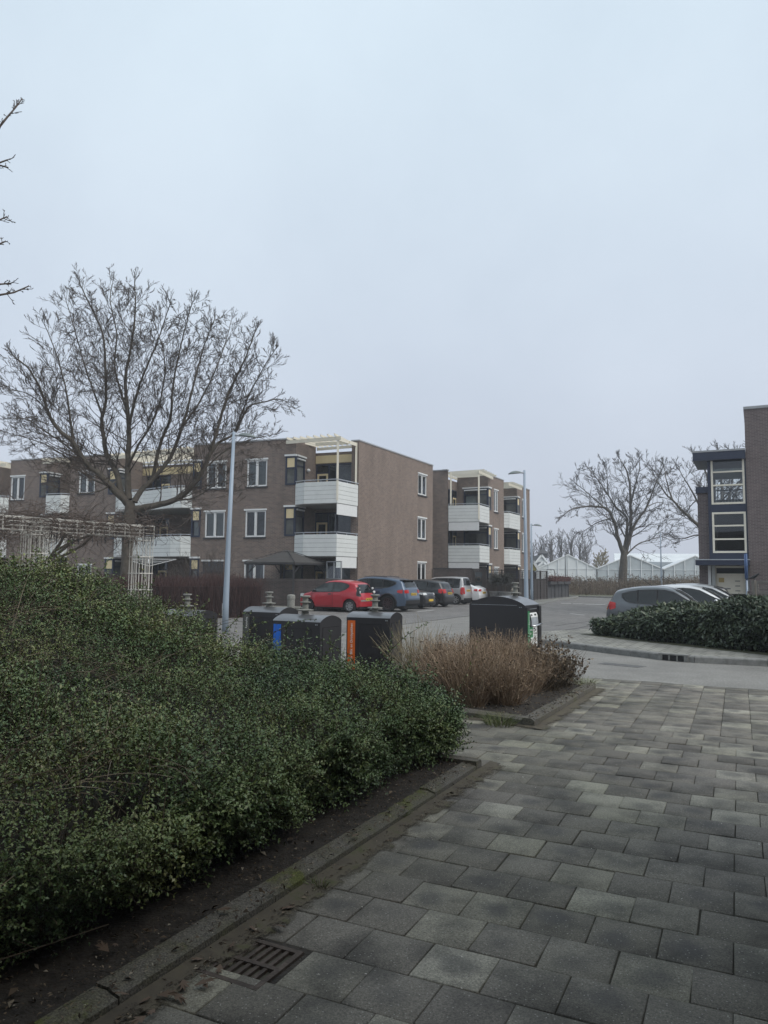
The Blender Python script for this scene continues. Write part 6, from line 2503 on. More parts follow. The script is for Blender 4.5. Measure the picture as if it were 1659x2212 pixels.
M['drystem'] = leafmat('dry_red_brown_stem', [(0, (.12, .086, .06)), (.5, (.26, .185, .125)), (1, (.46, .37, .26))], pamt=.15, rough=.8)
M['straw'] = leafmat('straw_stem', [(0, (.13, .11, .07)), (.5, (.25, .21, .13)), (1, (.40, .36, .24))], pamt=.15, rough=.8)
M['dryleaf'] = leafmat('withered_brown_leaf', [(0, (.05, .036, .028)), (.5, (.12, .085, .058)), (1, (.27, .21, .14))], pamt=.1, rough=.8)
G3 = 'dry shrubs in the planter bed'
dz = [(948, 10.6, .76, .45, 750), (985, 10.3, .80, .5, 850), (1040, 10.0, .78, .5, 950), (960, 9.5, .62, .45, 750), (1015, 9.2, .74, .5, 1100), (1085, 10.3, .78, .5, 900), (1090, 9.3, .66, .5, 1000), (1135, 10.2, .68, .45, 800), (1045, 11.2, .80, .5, 700), (1110, 11.2, .80, .5, 650)]
for x, Y, h, r_, n in dz:
    dry_clump('leafless red brown shrub of fine upright stems in the planter bed', x, Y, h, r_, n, M['dryleaf'], G3, M['drystem'], .78, 420, (.012, .024))
dry_clump('sprawling shrub with dark withered leaves at the right end of the planter', 1175, 10.6, .74, .6, 420, M['dryleaf'], None, M['hedgetwig'], .95, 900, (.022, .04))
dry_clump('low shrub with dark withered leaves at the planter edge, right of the sprawling one', 1212, 10.9, .55, .5, 260, M['dryleaf'], None, M['hedgetwig'], .9, 650, (.022, .04))
dry_clump('pale straw coloured ornamental grass tuft arching at the back left of the planter', 898, 11.2, .95, .3, 420, M['straw'], None, M['straw'], .9, 10)
# ground litter and low green weeds in the planter, grass tufts at the kerb
def tuft(label, x, y, n, h, m_, rad, grp=None, name='grass_tuft', z=.03):
    p = gnd(x, y, z)
    t = thing(name, label, 'grass', (p.x, p.y, z), 0, grp)
    a = rng.uniform(0, 6.28, n)
    r_ = rng.random(n) ** .6 * rad
    b0 = np.stack([p.x + r_ * np.cos(a), p.y + r_ * np.sin(a), np.full(n, z)], 1)
    tip = b0 + np.stack([np.cos(a) * rng.uniform(.2, 1, n) * h, np.sin(a) * rng.uniform(.2, 1, n) * h, rng.uniform(.3, 1, n) * h], 1)
    V, F = stem_mesh(b0, tip, np.tile([0, 0, h * .15], (n, 1)), .005, .0015, 3)
    np_mesh('blades', V, F, m_, t, np.clip(rng.normal(.5, .25, len(F)), 0, 1))


M['grass'] = leafmat('grass_blade', [(0, (.05, .065, .02)), (.6, (.10, .13, .04)), (1, (.22, .21, .11))], pamt=.1)
tuft('green grass tuft growing at the front corner of the planter kerb', 1082, 1566, 260, .13, M['grass'], .17)
tuft('green grass tuft at the far corner of the planter kerb', 1262, 1484, 140, .15, M['grass'], .14)
tuft('small weed in the joint beside the hedge kerb', 860, 1768, 60, .07, M['grass'], .05)
tuft('small grass tuft against the hedge kerb near the drain grate', 690, 1916, 60, .05, M['grass'], .045)

# ---- dark red twiggy hedge in front of the flats
M['redtwig'] = leafmat('dark_red_twig', [(0, (.028, .016, .015)), (.5, (.065, .034, .032)), (1, (.12, .075, .066))], pamt=.3, rough=.85)
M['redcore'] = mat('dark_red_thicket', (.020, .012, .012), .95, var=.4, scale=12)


def twig_hedge(label, pa, pb, depth, h, n, m_, core, seed=1, cat='hedge', name='twig_hedge'):
    pa, pb = Vector(pa), Vector(pb)
    e = (pb - pa)
    L = e.length
    e.normalize()
    nn = Vector((-e.y, e.x))
    t = thing(name, label, cat, (pa.x, pa.y, 0))
    s = rng.uniform(0, L, n)
    d = rng.uniform(0, depth, n)
    hh = h + H2(np.stack([s, d], 1), seed, .10, 1.6)
    fr = rng.random(n)
    z0 = np.where(fr < .5, 0, hh * rng.uniform(.2, .75, n))
    b0 = np.stack([pa.x + e.x * s + nn.x * d, pa.y + e.y * s + nn.y * d, z0], 1)
    tip = b0 + rng.normal(size=(n, 3)) * [.16, .16, .05]
    tip[:, 2] = np.minimum(z0 + rng.uniform(.45, 1.0, n) * hh, hh * rng.uniform(.86, 1.12, n))
    V, F = stem_mesh(b0, tip, rng.normal(size=(n, 3)) * .04, .012, .006, 3)
    np_mesh('twigs', V, F, m_, t, np.clip(rng.normal(.5, .22, len(F)), 0, 1))
    mb = MB()
    sg = Seg((pa.x + nn.x * .1, pa.y + nn.y * .1), (pb.x + nn.x * .1, pb.y + nn.y * .1))
    mb.box(.1, L - .1, -depth + .2, -.12, 0, h * .80, 0, sg)
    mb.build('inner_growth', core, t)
    return t


twig_hedge('wide dark red leafless hedge in front of the flats, left of the lamp post', plan(205, 25.5), plan(575, 29.5), 3.0, 1.50, 15000, M['redtwig'], M['redcore'], 4)
twig_hedge('low dark red leafless hedge at the left picture edge beyond the trellis', plan(-60, 26), plan(200, 27), 2.0, 1.35, 5000, M['redtwig'], M['redcore'], 6)


# ------------------------------------------------------------------ bare trees
def spray(mb, p, d, L, r, lvl, rg, up=.10, wig=.22, dens=(5, 5, 4), seg=4, minr=.004, mi=0):
    """one branch and its side branches"""
    pts_, rad = [p.copy()], [r]
    step = L / seg
    dd = d.normalized()
    for q in range(seg):
        dd = (dd + Vector((rg.gauss(0, wig), rg.gauss(0, wig), rg.gauss(0, wig) + up))).normalized()
        pts_.append(pts_[-1] + dd * step)
        rad.append(max(minr, r * (1 - .72 * (q + 1) / seg)))
    mb.tube(pts_, rad, 5 if r > .02 else 3, mi, cap=False)
    if lvl <= 0:
        return
    k = dens[-lvl] if lvl <= len(dens) else dens[0]
    for q in range(k):
        t = .22 + .78 * (q + rg.random() * .8) / k
        i = min(int(t * seg), seg - 1)
        pp = pts_[i].lerp(pts_[i + 1], t * seg - i)
        ax_ = (pts_[i + 1] - pts_[i]).normalized()
        side = ax_.orthogonal()
        side.rotate(Matrix.Rotation(rg.uniform(0, 6.283), 3, ax_))
        an = rg.uniform(.40, .85) if lvl > 1 else rg.uniform(.28, .65)
        nd_ = ax_ * math.cos(an) + side * math.sin(an)
        spray(mb, pp, nd_, L * rg.uniform(.30, .52) * (1.15 - .45 * t), max(minr, rad[i] * .55), lvl - 1, rg, up, wig, dens, 3, minr, mi)


def limb_tree(root, limbs, rg, Yc, m_, every=.55, tw=1.9, lvl=2, dens=(5, 4), up=.10, minr=.006, side_r=.35, name='branches', wig=.22, spread_y=1.0, start=.10):
    """limbs: list of (points [(x, y) photo columns], y offset start, y offset end, radius start, radius end)"""
    mt = MB()
    mw = MB()
    for pts2, y0, y1, r0, r1 in limbs:
        n = len(pts2)
        P3 = []
        for k, (x, y) in enumerate(pts2):
            t = k / max(1, n - 1)
            P3.append(at(x, y, Yc + (y0 + (y1 - y0) * t) * spread_y))
        sm = [Vector(v) for v in P3]
        # smooth through the points
        cr = []
        for k in range(n - 1):
            p0, p1, p2, p3 = sm[max(k - 1, 0)], sm[k], sm[k + 1], sm[min(k + 2, n - 1)]
            for q in range(5):
                u = q / 5
                c_ = .5 * ((2 * p1) + (p2 - p0) * u + (2 * p0 - 5 * p1 + 4 * p2 - p3) * u * u + (3 * p1 - p0 - 3 * p2 + p3) * u ** 3)
                cr.append(c_ + Vector((rg.gauss(0, .007), rg.gauss(0, .007), rg.gauss(0, .007))) * (Yc / 30))
        cr.append(sm[-1])
        m1 = len(cr)
        rad = [r0 + (r1 - r0) * (k / (m1 - 1)) ** .75 for k in range(m1)]
        mt.tube(cr, rad, 10 if r0 > .08 else 6, cap=False)
        ln = sum((cr[k + 1] - cr[k]).length for k in range(m1 - 1))
        acc, nxt = 0.0, ln * start + every * rg.random()
        for k in range(m1 - 1):
            L = (cr[k + 1] - cr[k]).length
            while acc + L > nxt:
                u = (nxt - acc) / L
                pp = cr[k].lerp(cr[k + 1], u)
                ax_ = (cr[k + 1] - cr[k]).normalized()
                side = ax_.orthogonal()
                side.rotate(Matrix.Rotation(rg.uniform(0, 6.283), 3, ax_))
                an = rg.uniform(.5, 1.0)
                nd_ = ax_ * math.cos(an) + side * math.sin(an)
                tt_ = nxt / ln
                spray(mw, pp, nd_, tw * rg.uniform(.55, 1.1) * (1.2 - .8 * tt_), max(minr * 1.5, rad[k] * side_r), lvl, rg, up, wig, dens, 4, minr)
                nxt += every * rg.uniform(.6, 1.4)
            acc += L
        # end of the limb fans out
        ax_ = (cr[-1] - cr[-3]).normalized()
        for q in range(3):
            spray(mw, cr[-1], ax_ + Vector((rg.gauss(0, .35), rg.gauss(0, .35), rg.gauss(0, .25))), tw * .22, max(minr * 1.4, r1 * .7), 1, rg, up, wig, dens, 4, minr)
    return mt, mw


rg = random.Random(5)
YT = 29.0
fk_ = (283, 1096)
limbs = [
    ([(280, 1090), (243, 1054), (212, 1022), (186, 1001), (157, 955), (131, 933), (108, 900), (89, 845), (63, 798), (30, 770)], 0, -2.2, 0.164, .02),
    ([(262, 1068), (252, 1022), (231, 984), (224, 946), (220, 904), (228, 868), (228, 800), (221, 720), (190, 650), (172, 612)], 0, 1.2, 0.131, .02),
    ([(278, 1080), (276, 1048), (277, 984), (279, 942), (275, 878), (271, 815), (284, 743), (292, 672), (291, 606)], 0, .2, 0.156, .018),
    ([(279, 920), (288, 880), (300, 836), (318, 790), (340, 740), (356, 690), (368, 655)], .1, -1.4, 0.074, .015),
    ([(275, 890), (262, 850), (248, 790), (252, 720), (238, 650), (244, 610)], .1, 1.5, 0.066, .013),
    ([(290, 1085), (305, 1060), (330, 1035), (368, 988), (394, 921), (406, 878), (423, 811), (440, 750), (463, 690)], 0, 1.6, 0.131, .016),
    ([(330, 1035), (345, 963), (368, 904), (372, 850), (380, 794), (398, 715), (415, 655)], .5, -1.2, 0.082, .015),
    ([(294, 1100), (330, 1093), (372, 1082), (406, 1060), (432, 1028), (452, 985), (465, 942), (491, 857), (512, 810), (529, 775), (552, 715)], 0, -1.5, 0.148, .018),
    ([(445, 990), (475, 955), (508, 934), (537, 880), (575, 868), (600, 862), (620, 868)], -.6, .8, 0.066, .012),
    ([(508, 930), (540, 850), (560, 812), (575, 784), (592, 760)], -.2, -1.6, 0.041, .012),
    ([(419, 1040), (455, 1000), (499, 966), (540, 950), (594, 938)], -.4, 1.2, 0.049, .01),
    ([(240, 1050), (190, 1030), (140, 985), (85, 955), (15, 935)], -.1, 1.8, 0.057, .012),
    ([(186, 1001), (140, 960), (95, 930), (55, 905), (12, 905)], -.4, .8, 0.049, .012),
    ([(131, 933), (95, 880), (60, 850), (22, 842)], -1.2, -2.2, 0.037, .012),
    ([(157, 955), (150, 890), (140, 830), (120, 760), (96, 700)], -.9, -2.4, 0.057, .013),
    ([(222, 900), (200, 840), (180, 780), (158, 700), (140, 640)], .5, 2.2, 0.057, .013),
    ([(394, 921), (430, 870), (465, 800), (490, 730), (500, 690)], .9, 2.4, 0.049, .013),
    ([(275, 1010), (300, 960), (330, 910), (350, 850), (355, 770), (330, 690)], 0, -2.2, 0.066, .013),
    ([(250, 1040), (215, 1060), (170, 1065), (120, 1050)], -.2, -1.6, 0.041, .01),
    ([(372, 1082), (420, 1075), (470, 1045), (520, 1030)], -.4, -2.0, 0.041, .01),
]
b_ = plan(275, YT, 1300)
tr = thing('bare_tree', 'large bare spreading tree with a thick grey trunk in front of the flats', 'tree', (b_.x, b_.y, 0))
mt, mw = limb_tree(tr, limbs, rg, YT, M['bark'], every=.155, tw=2.1, lvl=2, dens=(5, 6), up=.08, minr=.0068, wig=.075, side_r=.26)
mk = MB()
tp_ = [at(271, 1316, YT), at(272, 1270, YT), at(274, 1220, YT), at(276, 1165, YT), at(281, 1115, YT), at(281, 1082, YT)]
tp_[0].z = -.05
mk.tube(tp_, [.30, .25, .225, .215, .24, .17], 16, cap=False)
mk.build('trunk', M['bark'], tr, smooth=True)
mt.build('limbs', M['bark'], tr, smooth=True)
mw.build('twigs', M['twig'], tr)

# tree beside the greenhouses
rg = random.Random(8)
YB = 80.0
limbs = [
    ([(1347, 1198), (1336, 1165), (1324, 1120), (1305, 1097), (1270, 1094), (1240, 1098), (1216, 1113)], 0, -3, .26, .03),
    ([(1350, 1196), (1362, 1150), (1362, 1095), (1360, 1045), (1350, 1010), (1338, 990)], 0, 1, .26, .03),
    ([(1347, 1190), (1355, 1124), (1330, 1095), (1314, 1070), (1290, 1035), (1270, 1010)], 0, 3, .18, .03),
    ([(1352, 1194), (1368, 1139), (1397, 1095), (1416, 1045), (1434, 1005)], 0, -2, .20, .03),
    ([(1351, 1200), (1375, 1178), (1403, 1166), (1430, 1160), (1452, 1170)], 0, 2, .10, .02),
    ([(1362, 1095), (1371, 1051), (1380, 1020), (1382, 995)], .6, -2, .12, .025),
    ([(1324, 1120), (1300, 1125), (1275, 1138), (1258, 1150)], -.6, 2.5, .09, .02),
    ([(1314, 1070), (1312, 1040), (1310, 1005)], 1.5, -2, .09, .02),
    ([(1305, 1097), (1270, 1065), (1244, 1045)], -.8, 2, .09, .02),
    ([(1397, 1095), (1420, 1085), (1440, 1090)], -1, 1.5, .08, .02),
]
b_ = plan(1345, YB, 1300)
tr = thing('bare_tree', 'rounded bare tree standing alone in front of the greenhouses', 'tree', (b_.x, b_.y, 0))
mt, mw = limb_tree(tr, limbs, rg, YB, M['bark'], every=.55, tw=4.0, lvl=2, dens=(5, 8), up=.07, minr=.014, wig=.13)
mk = MB()
tp_ = [at(1345, 1285, YB), at(1345, 1250, YB), at(1347, 1215, YB), at(1348, 1190, YB)]
tp_[0].z = -.05
mk.tube(tp_, [.52, .46, .42, .30], 14, cap=False)
mk.build('trunk', M['bark'], tr, smooth=True)
mt.build('limbs', M['bark'], tr, smooth=True)
mw.build('twigs', M['haretwig'], tr)
# tree behind the stair tower
rg = random.Random(9)
YC = 66.0
limbs = [
    ([(1552, 1190), (1530, 1155), (1510, 1137), (1490, 1118), (1472, 1101), (1452, 1080), (1438, 1067), (1424, 1045), (1414, 1028)], 0, -2, .22, .03),
    ([(1452, 1080), (1440, 1040), (1434, 1005)], -1.2, 1, .09, .02),
    ([(1555, 1180), (1545, 1120), (1535, 1060), (1520, 1010), (1500, 985)], 0, 2, .22, .03),
    ([(1530, 1130), (1505, 1080), (1485, 1045), (1470, 1020)], .2, -2, .13, .025),
    ([(1558, 1170), (1560, 1080), (1556, 1010), (1552, 970)], 0, -1, .2, .03),
    ([(1560, 1120), (1580, 1050), (1584, 1000), (1590, 975)], 0, 2, .14, .03),
    ([(1560, 1130), (1600, 1040), (1612, 985), (1640, 960)], 0, 1, .14, .03),
    ([(1540, 1170), (1507, 1156), (1480, 1163), (1463, 1164)], 0, 2, .1, .02),
    ([(1505, 1080), (1490, 1095), (1470, 1120)], -.5, 1, .07, .02),
    ([(1565, 1120), (1560, 1080), (1575, 1040), (1565, 1010)], 0, 2, .1, .02),
]
b_ = plan(1553, YC, 1300)
tr = thing('bare_tree', 'bare tree partly hidden behind the glazed stair tower', 'tree', (b_.x, b_.y, 0))
mt, mw = limb_tree(tr, limbs, rg, YC, M['bark'], every=.55, tw=3.6, lvl=2, dens=(5, 8), up=.07, minr=.012, wig=.13)
mk = MB()
tp_ = [at(1553, 1290, YC), at(1553, 1240, YC), at(1554, 1170, YC)]
tp_[0].z = -.05
mk.tube(tp_, [.5, .42, .30], 14, cap=False)
mk.build('trunk', M['bark'], tr, smooth=True)
mt.build('limbs', M['bark'], tr, smooth=True)
mw.build('twigs', M['haretwig'], tr)


def free_tree(label, x, Y, ytop, wpx, m_, seed, grp=None, dens=(6, 5), n=16, up=.16, minr=.03, wig=.2, stem=.3, tall=False, name='bare_tree'):
    rg = random.Random(seed)
    p = plan(x, Y, 1240)
    h = at(x, ytop, Y).z
    wid = wpx / 1600 * Y / 2
    t = thing(name, label, 'tree', (p.x, p.y, 0), 0, grp)
    mk = MB()
    mk.tube([(p.x, p.y, -.05), (p.x + rg.uniform(-.2, .2), p.y, h * stem), (p.x + rg.uniform(-.4, .4), p.y, h * .72)], [h * .022, h * .016, h * .006], 8, cap=False)
    mk.build('trunk', m_, t, smooth=True)
    mw = MB()
    for q in range(n):
        u = (q + .5) / n
        a = q * 2.4 + rg.random()
        z = h * (stem * .7 + (.62 - stem * .7) * u)
        out = wid * (1 - .45 * u)
        d = Vector((math.cos(a) * out, math.sin(a) * out, (h - z) * (.45 + .5 * u)))
        spray(mw, Vector((p.x, p.y, z)), d, d.length * .82, h * .010 * (1 - .4 * u), 2, rg, up, wig, dens, 5, minr)
    mw.build('crown', m_, t)
    return t


M['mistytwig'] = mat('grey_brown_far_twig', (0.075, 0.066, 0.06), .95, var=.2, scale=.5)
M['willow'] = mat('yellow_brown_willow_twig', (0.17, 0.135, 0.06), .95, var=.2, scale=.5)
G4 = 'bare trees in the misty background'
for k, (x, Y, yt, wp) in enumerate(((1150, 135, 1160, 34), (1170, 140, 1148, 40), (1192, 138, 1140, 44), (1212, 142, 1133, 46), (1234, 140, 1132, 46), (1254, 137, 1138, 40), (1268, 144, 1160, 34))):
    free_tree('misty grey bare tree in the clump behind the white gabled house', x, Y, yt, wp, M['mistytwig'], 40 + k, G4, dens=(5, 4), n=12, minr=.022, up=.2, wig=.13, stem=.16)
free_tree('low yellowish willow behind the first greenhouse roof', 1300, 150, 1184, 44, M['willow'], 61, dens=(6, 5), n=14, minr=.05, stem=.12)

# ---- twigs reaching in at the left picture edge
rg = random.Random(21)
YL = 9.0
tr_b = plan(-330, YL)
tr = thing('bare_tree', 'bare tree outside the left edge whose twigs reach into the sky', 'tree', (tr_b.x, tr_b.y, 0))
mk = MB()
mk.tube([(tr_b.x, YL, -.05), (tr_b.x + .1, YL, 2.5), (tr_b.x + .05, YL + .1, 5), (tr_b.x + .2, YL, 7.6)], [.2, .16, .12, .03], 12, cap=False)
mk.build('trunk', M['bark'], tr, smooth=True)
mw = MB()
ends = [(-330, 560, [(-150, 480), (-60, 400), (0, 272), (20, 248), (34, 232), (48, 213)]), (-330, 640, [(-120, 420), (-30, 362), (17, 345)]), (-330, 700, [(-100, 410), (-20, 352), (18, 362)]), (-330, 780, [(-150, 620), (-40, 510), (-8, 478), (15, 468)]), (-330, 800, [(-140, 640), (-30, 540), (10, 522)]), (-330, 820, [(-150, 700), (-60, 650), (0, 637), (30, 632), (62, 618)]), (-330, 800, [(-140, 660), (-50, 630), (0, 614), (24, 612)])]
for x0, y0, pts2 in ends:
    P3 = [at(x0, y0, YL)] + [at(x, y, YL + .15 * k) for k, (x, y) in enumerate(pts2)]
    nq = len(P3)
    mw.tube(P3, [.022 * (1 - k / nq) ** 1.3 + .0055 for k in range(nq)], 6, cap=False)
    for k in range(2, nq - 1):
        for q in range(5):
            pp = P3[k].lerp(P3[k + 1], rg.random())
            d = (P3[k + 1] - P3[k]).normalized() + Vector((rg.gauss(0, .5), rg.gauss(0, .5), rg.gauss(.1, .5)))
            spray(mw, pp, d, rg.uniform(.06, .16), .0055, 1, rg, .1, .25, (2, 2), 3, .0045)
mw.build('branches', M['twig'], tr)

# ------------------------------------------------------------------ trellis pergola and its climber
M['trell'] = mat('cream_coated_wire', (0.62, 0.60, 0.55), .5, var=.06)
pc1, pc2 = plan(73, 17.5, 1200), plan(305, 20.0, 1200)
pdir = (pc2 - pc1).normalized()
pnm = Vector((-pdir.y, pdir.x))
t = thing('trellis_arcade', 'cream wire trellis arcade of square columns and lattice beams behind the hedge', 'trellis', (pc1.x, pc1.y, 0))
zb0, zb1 = at(305, 1160, 20).z, at(305, 1139, 20).z
zb1 = (zb1 + at(70, 1118, 17.5).z) / 2
zb0 = zb1 - .31
CW = .42


def lattice_column(c):
    mb = MB()
    for i in range(5):
        for j in range(5):
            if 0 < i < 4 and 0 < j < 4:
                continue
            o_ = pdir * (CW * (i / 4 - .5)) + pnm * (CW * (j / 4 - .5))
            mb.bar((c.x + o_.x, c.y + o_.y, 0), (c.x + o_.x, c.y + o_.y, zb0), .014, .014)
    z = .35
    while z < zb0:
        for s_ in (-1, 1):
            for dr_, of in ((pdir, pnm), (pnm, pdir)):
                a_, b_ = c + of * (s_ * (CW / 2 + .01)) - dr_ * (CW / 2 + .02), c + of * (s_ * (CW / 2 + .01)) + dr_ * (CW / 2 + .02)
                mb.bar((a_.x, a_.y, z), (b_.x, b_.y, z), .02, .022)
        z += .44
    col_ = mb.build('column', M['trell'], t)
    mb = MB()
    mb.prism([tuple(c + pdir * (a_ * .25) + pnm * (b_ * .25)) for a_, b_ in ((-1, -1), (1, -1), (1, 1), (-1, 1))], 0, .32)
    mb.build('footing', M['concrete'], col_)


def lattice_beam(a_, b_):
    mb = MB()
    d = (b_ - a_).normalized()
    nn = Vector((-d.y, d.x))
    L = (b_ - a_).length
    for s_ in (-1, 1):
        for z in np.linspace(zb0 + .02, zb1, 4):
            o_ = nn * (s_ * CW / 2)
            mb.bar((a_.x + o_.x, a_.y + o_.y, z), (b_.x + o_.x, b_.y + o_.y, z), .011, .012)
    for j in range(3):
        o_ = nn * (CW * (j / 2 - .5))
        mb.bar((a_.x + o_.x, a_.y + o_.y, zb1 + .01), (b_.x + o_.x, b_.y + o_.y, zb1 + .01), .014, .014)
    k = int(L / .46)
    for q in range(k + 1):
        c = a_ + d * (L * q / k)
        e_, f_ = c - nn * (CW / 2 + .01), c + nn * (CW / 2 + .01)
        for g_ in (e_, f_):
            mb.bar((g_.x, g_.y, zb0), (g_.x, g_.y, zb1 + .01), .022, .022)
        for z in (zb0, zb1 + .025):
            mb.bar((e_.x, e_.y, z), (f_.x, f_.y, z), .02, .02)
    mb.build('beam', M['trell'], t)


lattice_column(pc1)
lattice_column(pc2)
pc3 = plan(97, 21.0, 1200)
lattice_column(pc3)
pcn = pc1 - pdir * 3.0
lattice_column(pcn)
lattice_beam(pcn - pdir * .2, pc2 + pdir * .22)
lattice_beam(pc1 + pnm * .22, pc3)
lattice_beam(pc3 - pdir * 3.2, pc3 + pdir * 1.0)
# climber
rg = random.Random(31)
t = thing('climbing_vine', 'leafless tangled climber with hanging dark pods over the cream trellis', 'climber', (pc1.x, pc1.y, 0))
mv = MB()
tr_pts = [pc3 + pdir * .3, pc1 + pdir * 1.2 + pnm * .6]
for q in range(5):
    st = pc1 + pdir * rg.uniform(-.2, .5) + pnm * rg.uniform(.2, 1.2)
    en = pc1 + pdir * rg.uniform(.9, 2.4) + pnm * rg.uniform(-.1, .4)
    z0 = 1.2 + rg.uniform(0, .4)
    P3 = [Vector((st.x, st.y, 1.0))]
    for k in range(1, 9):
        u = k / 8
        c = st + (en - st) * u
        P3.append(Vector((c.x + rg.gauss(0, .06), c.y + rg.gauss(0, .06), 1.0 + (zb1 - 1.0) * (u ** .7) + rg.gauss(0, .05))))
    mv.tube(P3, [.05 - .03 * k / 8 for k in range(9)], 7, cap=False)
mv.build('stems', M['bark'], t, smooth=True)
mw = MB()
for q in range(1700):
    u = rg.uniform(-3.2, 3.5)
    w_ = rg.gauss(0, .42)
    if rg.random() < .22:
        c = pc3 + pdir * rg.uniform(-3, 1.2) + pnm * rg.gauss(0, .4)
    else:
        c = pc1 + pdir * u + pnm * (w_ + (rg.uniform(0, 2.5) if rg.random() < .25 else 0))
    p = Vector((c.x, c.y, zb1 + rg.gauss(-.05, .16)))
    d = Vector((rg.gauss(0, 1), rg.gauss(0, 1), rg.gauss(.05, .35))).normalized()
    d = (d + Vector((pdir.x, pdir.y, 0)) * rg.choice((-.6, .6))).normalized()
    L = rg.uniform(.35, 1.3)
    P3 = [p]
    for k in range(5):
        d = (d + Vector((rg.gauss(0, .3), rg.gauss(0, .3), rg.gauss(-.06, .25)))).normalized()
        P3.append(P3[-1] + d * L / 5)
    r_ = rg.uniform(.004, .010)
    mw.tube(P3, [r_ * (1 - .12 * k) for k in range(6)], 3, cap=False)
for q in range(160):      # long hanging runners below the beam on the left
    c = pc1 + pdir * rg.uniform(-2.8, .9) + pnm * rg.uniform(-.3, 2.5)
    P3 = [Vector((c.x, c.y, zb0 + rg.uniform(-.1, .25)))]
    d = Vector((rg.gauss(0, .6), rg.gauss(0, .6), -.5)).normalized()
    for k in range(6):
        d = (d + Vector((rg.gauss(0, .35), rg.gauss(0, .35), rg.gauss(0, .3)))).normalized()
        P3.append(P3[-1] + d * .2)
    mw.tube(P3, [.007 - .0006 * k for k in range(7)], 3, cap=False)
mw.build('runners', M.setdefault('vinetwig', mat('grey_brown_vine', (.095, .072, .06), .9, var=.3)), t)
for q in range(60):
    c = pc1 + pdir * rg.uniform(.2, 3.6) + pnm * rg.gauss(0, .3)
    z = zb0 + rg.uniform(-.15, .2)
    L = rg.uniform(.1, .2)
    mp_ = MB()
    mp_.tube([(c.x, c.y, z), (c.x + .01, c.y, z - L * .4), (c.x + .005, c.y, z - L)], [.004, .012, .008], 5)
    mp_.build('seed_pod', M['dark'], t)

# rotary clothes dryer behind the red hedge
p = plan(322, 33)
t = thing('clothes_dryer', 'pale rotary clothes dryer with folded out arms behind the red hedge', 'clothes dryer', (p.x, p.y, 0))
zt_ = at(322, 1207, 33).z
mb = MB()
mb.tube([(0, 0, 0), (0, 0, zt_ - .1)], .028, 8)
mb.build('mast', M['rail'], t, world=False)
for q in range(4):
    a_ = q * math.pi / 2 + .35
    mb = MB()
    mb.bar((0, 0, zt_ - .32), (1.15 * math.cos(a_), 1.15 * math.sin(a_), zt_), .03, .03)
    mb.build('arm', M['white'], t, world=False)
mb = MB()
for r_ in (.5, .75, 1.0, 1.13):
    P3 = [(r_ * math.cos(q * math.pi / 2 + .35), r_ * math.sin(q * math.pi / 2 + .35), zt_ - .32 + .32 * r_ / 1.15) for q in range(5)]
    mb.tube(P3, .006, 4, cap=False)
mb.build('line', M['white'], t, world=False)


# bare garden shrubs before the flats
def bare_shrub(label, x, Y, h, wid, seed, n=26, grp='bare garden shrubs before the flats'):
    rg = random.Random(seed)
    p = plan(x, Y)
    t = thing('bare_shrub', label, 'shrub', (p.x, p.y, 0), 0, grp)
    mw = MB()
    for q in range(n):
        a = rg.uniform(0, 6.28)
        d = Vector((math.cos(a) * wid * rg.random(), math.sin(a) * wid * rg.random(), h))
        spray(mw, Vector((p.x + math.cos(a) * .15, p.y + math.sin(a) * .15, 0)), d, d.length * rg.uniform(.6, 1), .014, 2, rg, .08, .12, (4, 3), 5, .005)
    mw.build('stems', M['twig'], t)


bare_shrub('upright bare shrub with many thin stems against the flats, right of the trellis', 462, 35.5, 3.0, .8, 71, 30)
bare_shrub('spreading bare shrub between the trellis column and the upright one', 405, 34.5, 2.4, 1.3, 72, 22)
bare_shrub('low bare shrub rising from the red hedge near the trellis column', 365, 32.5, 1.9, .9, 73, 16)

# dry weeds on the rough ground before the greenhouses
n = 9000
x = rng.uniform(1165, 1520, n)
Y = rng.uniform(68, 92, n)
xs_ = (x - 829.5) / 1600 * Y
x0 = np.array([plan(v, 70).x for v in (1232, 1530)])
b0 = np.stack([xs_, Y, np.zeros(n)], 1)
ok = (xs_ > .165 * Y + 4.5)
b0 = b0[ok]
n = len(b0)
hh = np.clip(rng.normal(1.15, .35, n), .4, 2.4) * (1 + .25 * H2(b0[:, :2], 91, 1.0, .35))
tip = b0 + np.stack([rng.normal(0, .18, n), rng.normal(0, .18, n), hh], 1)
V1, F1 = stem_mesh(b0, tip, rng.normal(size=(n, 3)) * .05, .03, .02, 2)
k = rng.integers(0, n, n)
V2, F2 = leaf_mesh(tip[k] + rng.normal(size=(n, 3)) * .05, rng.normal(size=(n, 3)), rng.normal(size=(n, 3)), np.full(n, .15), np.full(n, .1))
VV, FF = merge([(V1, F1), (V2, F2)])
M['weed'] = leafmat('dry_weed', [(0, (.075, .058, .045)), (.5, (.15, .115, .085)), (1, (.27, .225, .165))], pscale=.15, pamt=.4, rough=.9)
o = np_mesh('dry_weeds', VV, FF, M['weed'], None, np.clip(rng.normal(.5, .2, len(FF)), 0, 1))
tag(o, kind='stuff')
mb = MB()
mb.prism([tuple(plan(1228, 66)), tuple(plan(1380, 62)), tuple(plan(1560, 58)), tuple(plan(1600, 110)), tuple(plan(1180, 110))], -.02, .12)
tag(mb.build('rough_ground', M['earth']), kind='structure')
kerb_line('rough_ground_kerb', [tuple(plan(1228, 65.8)), tuple(plan(1380, 61.8)), tuple(plan(1560, 57.8))], .15, .13, M['kerb'])
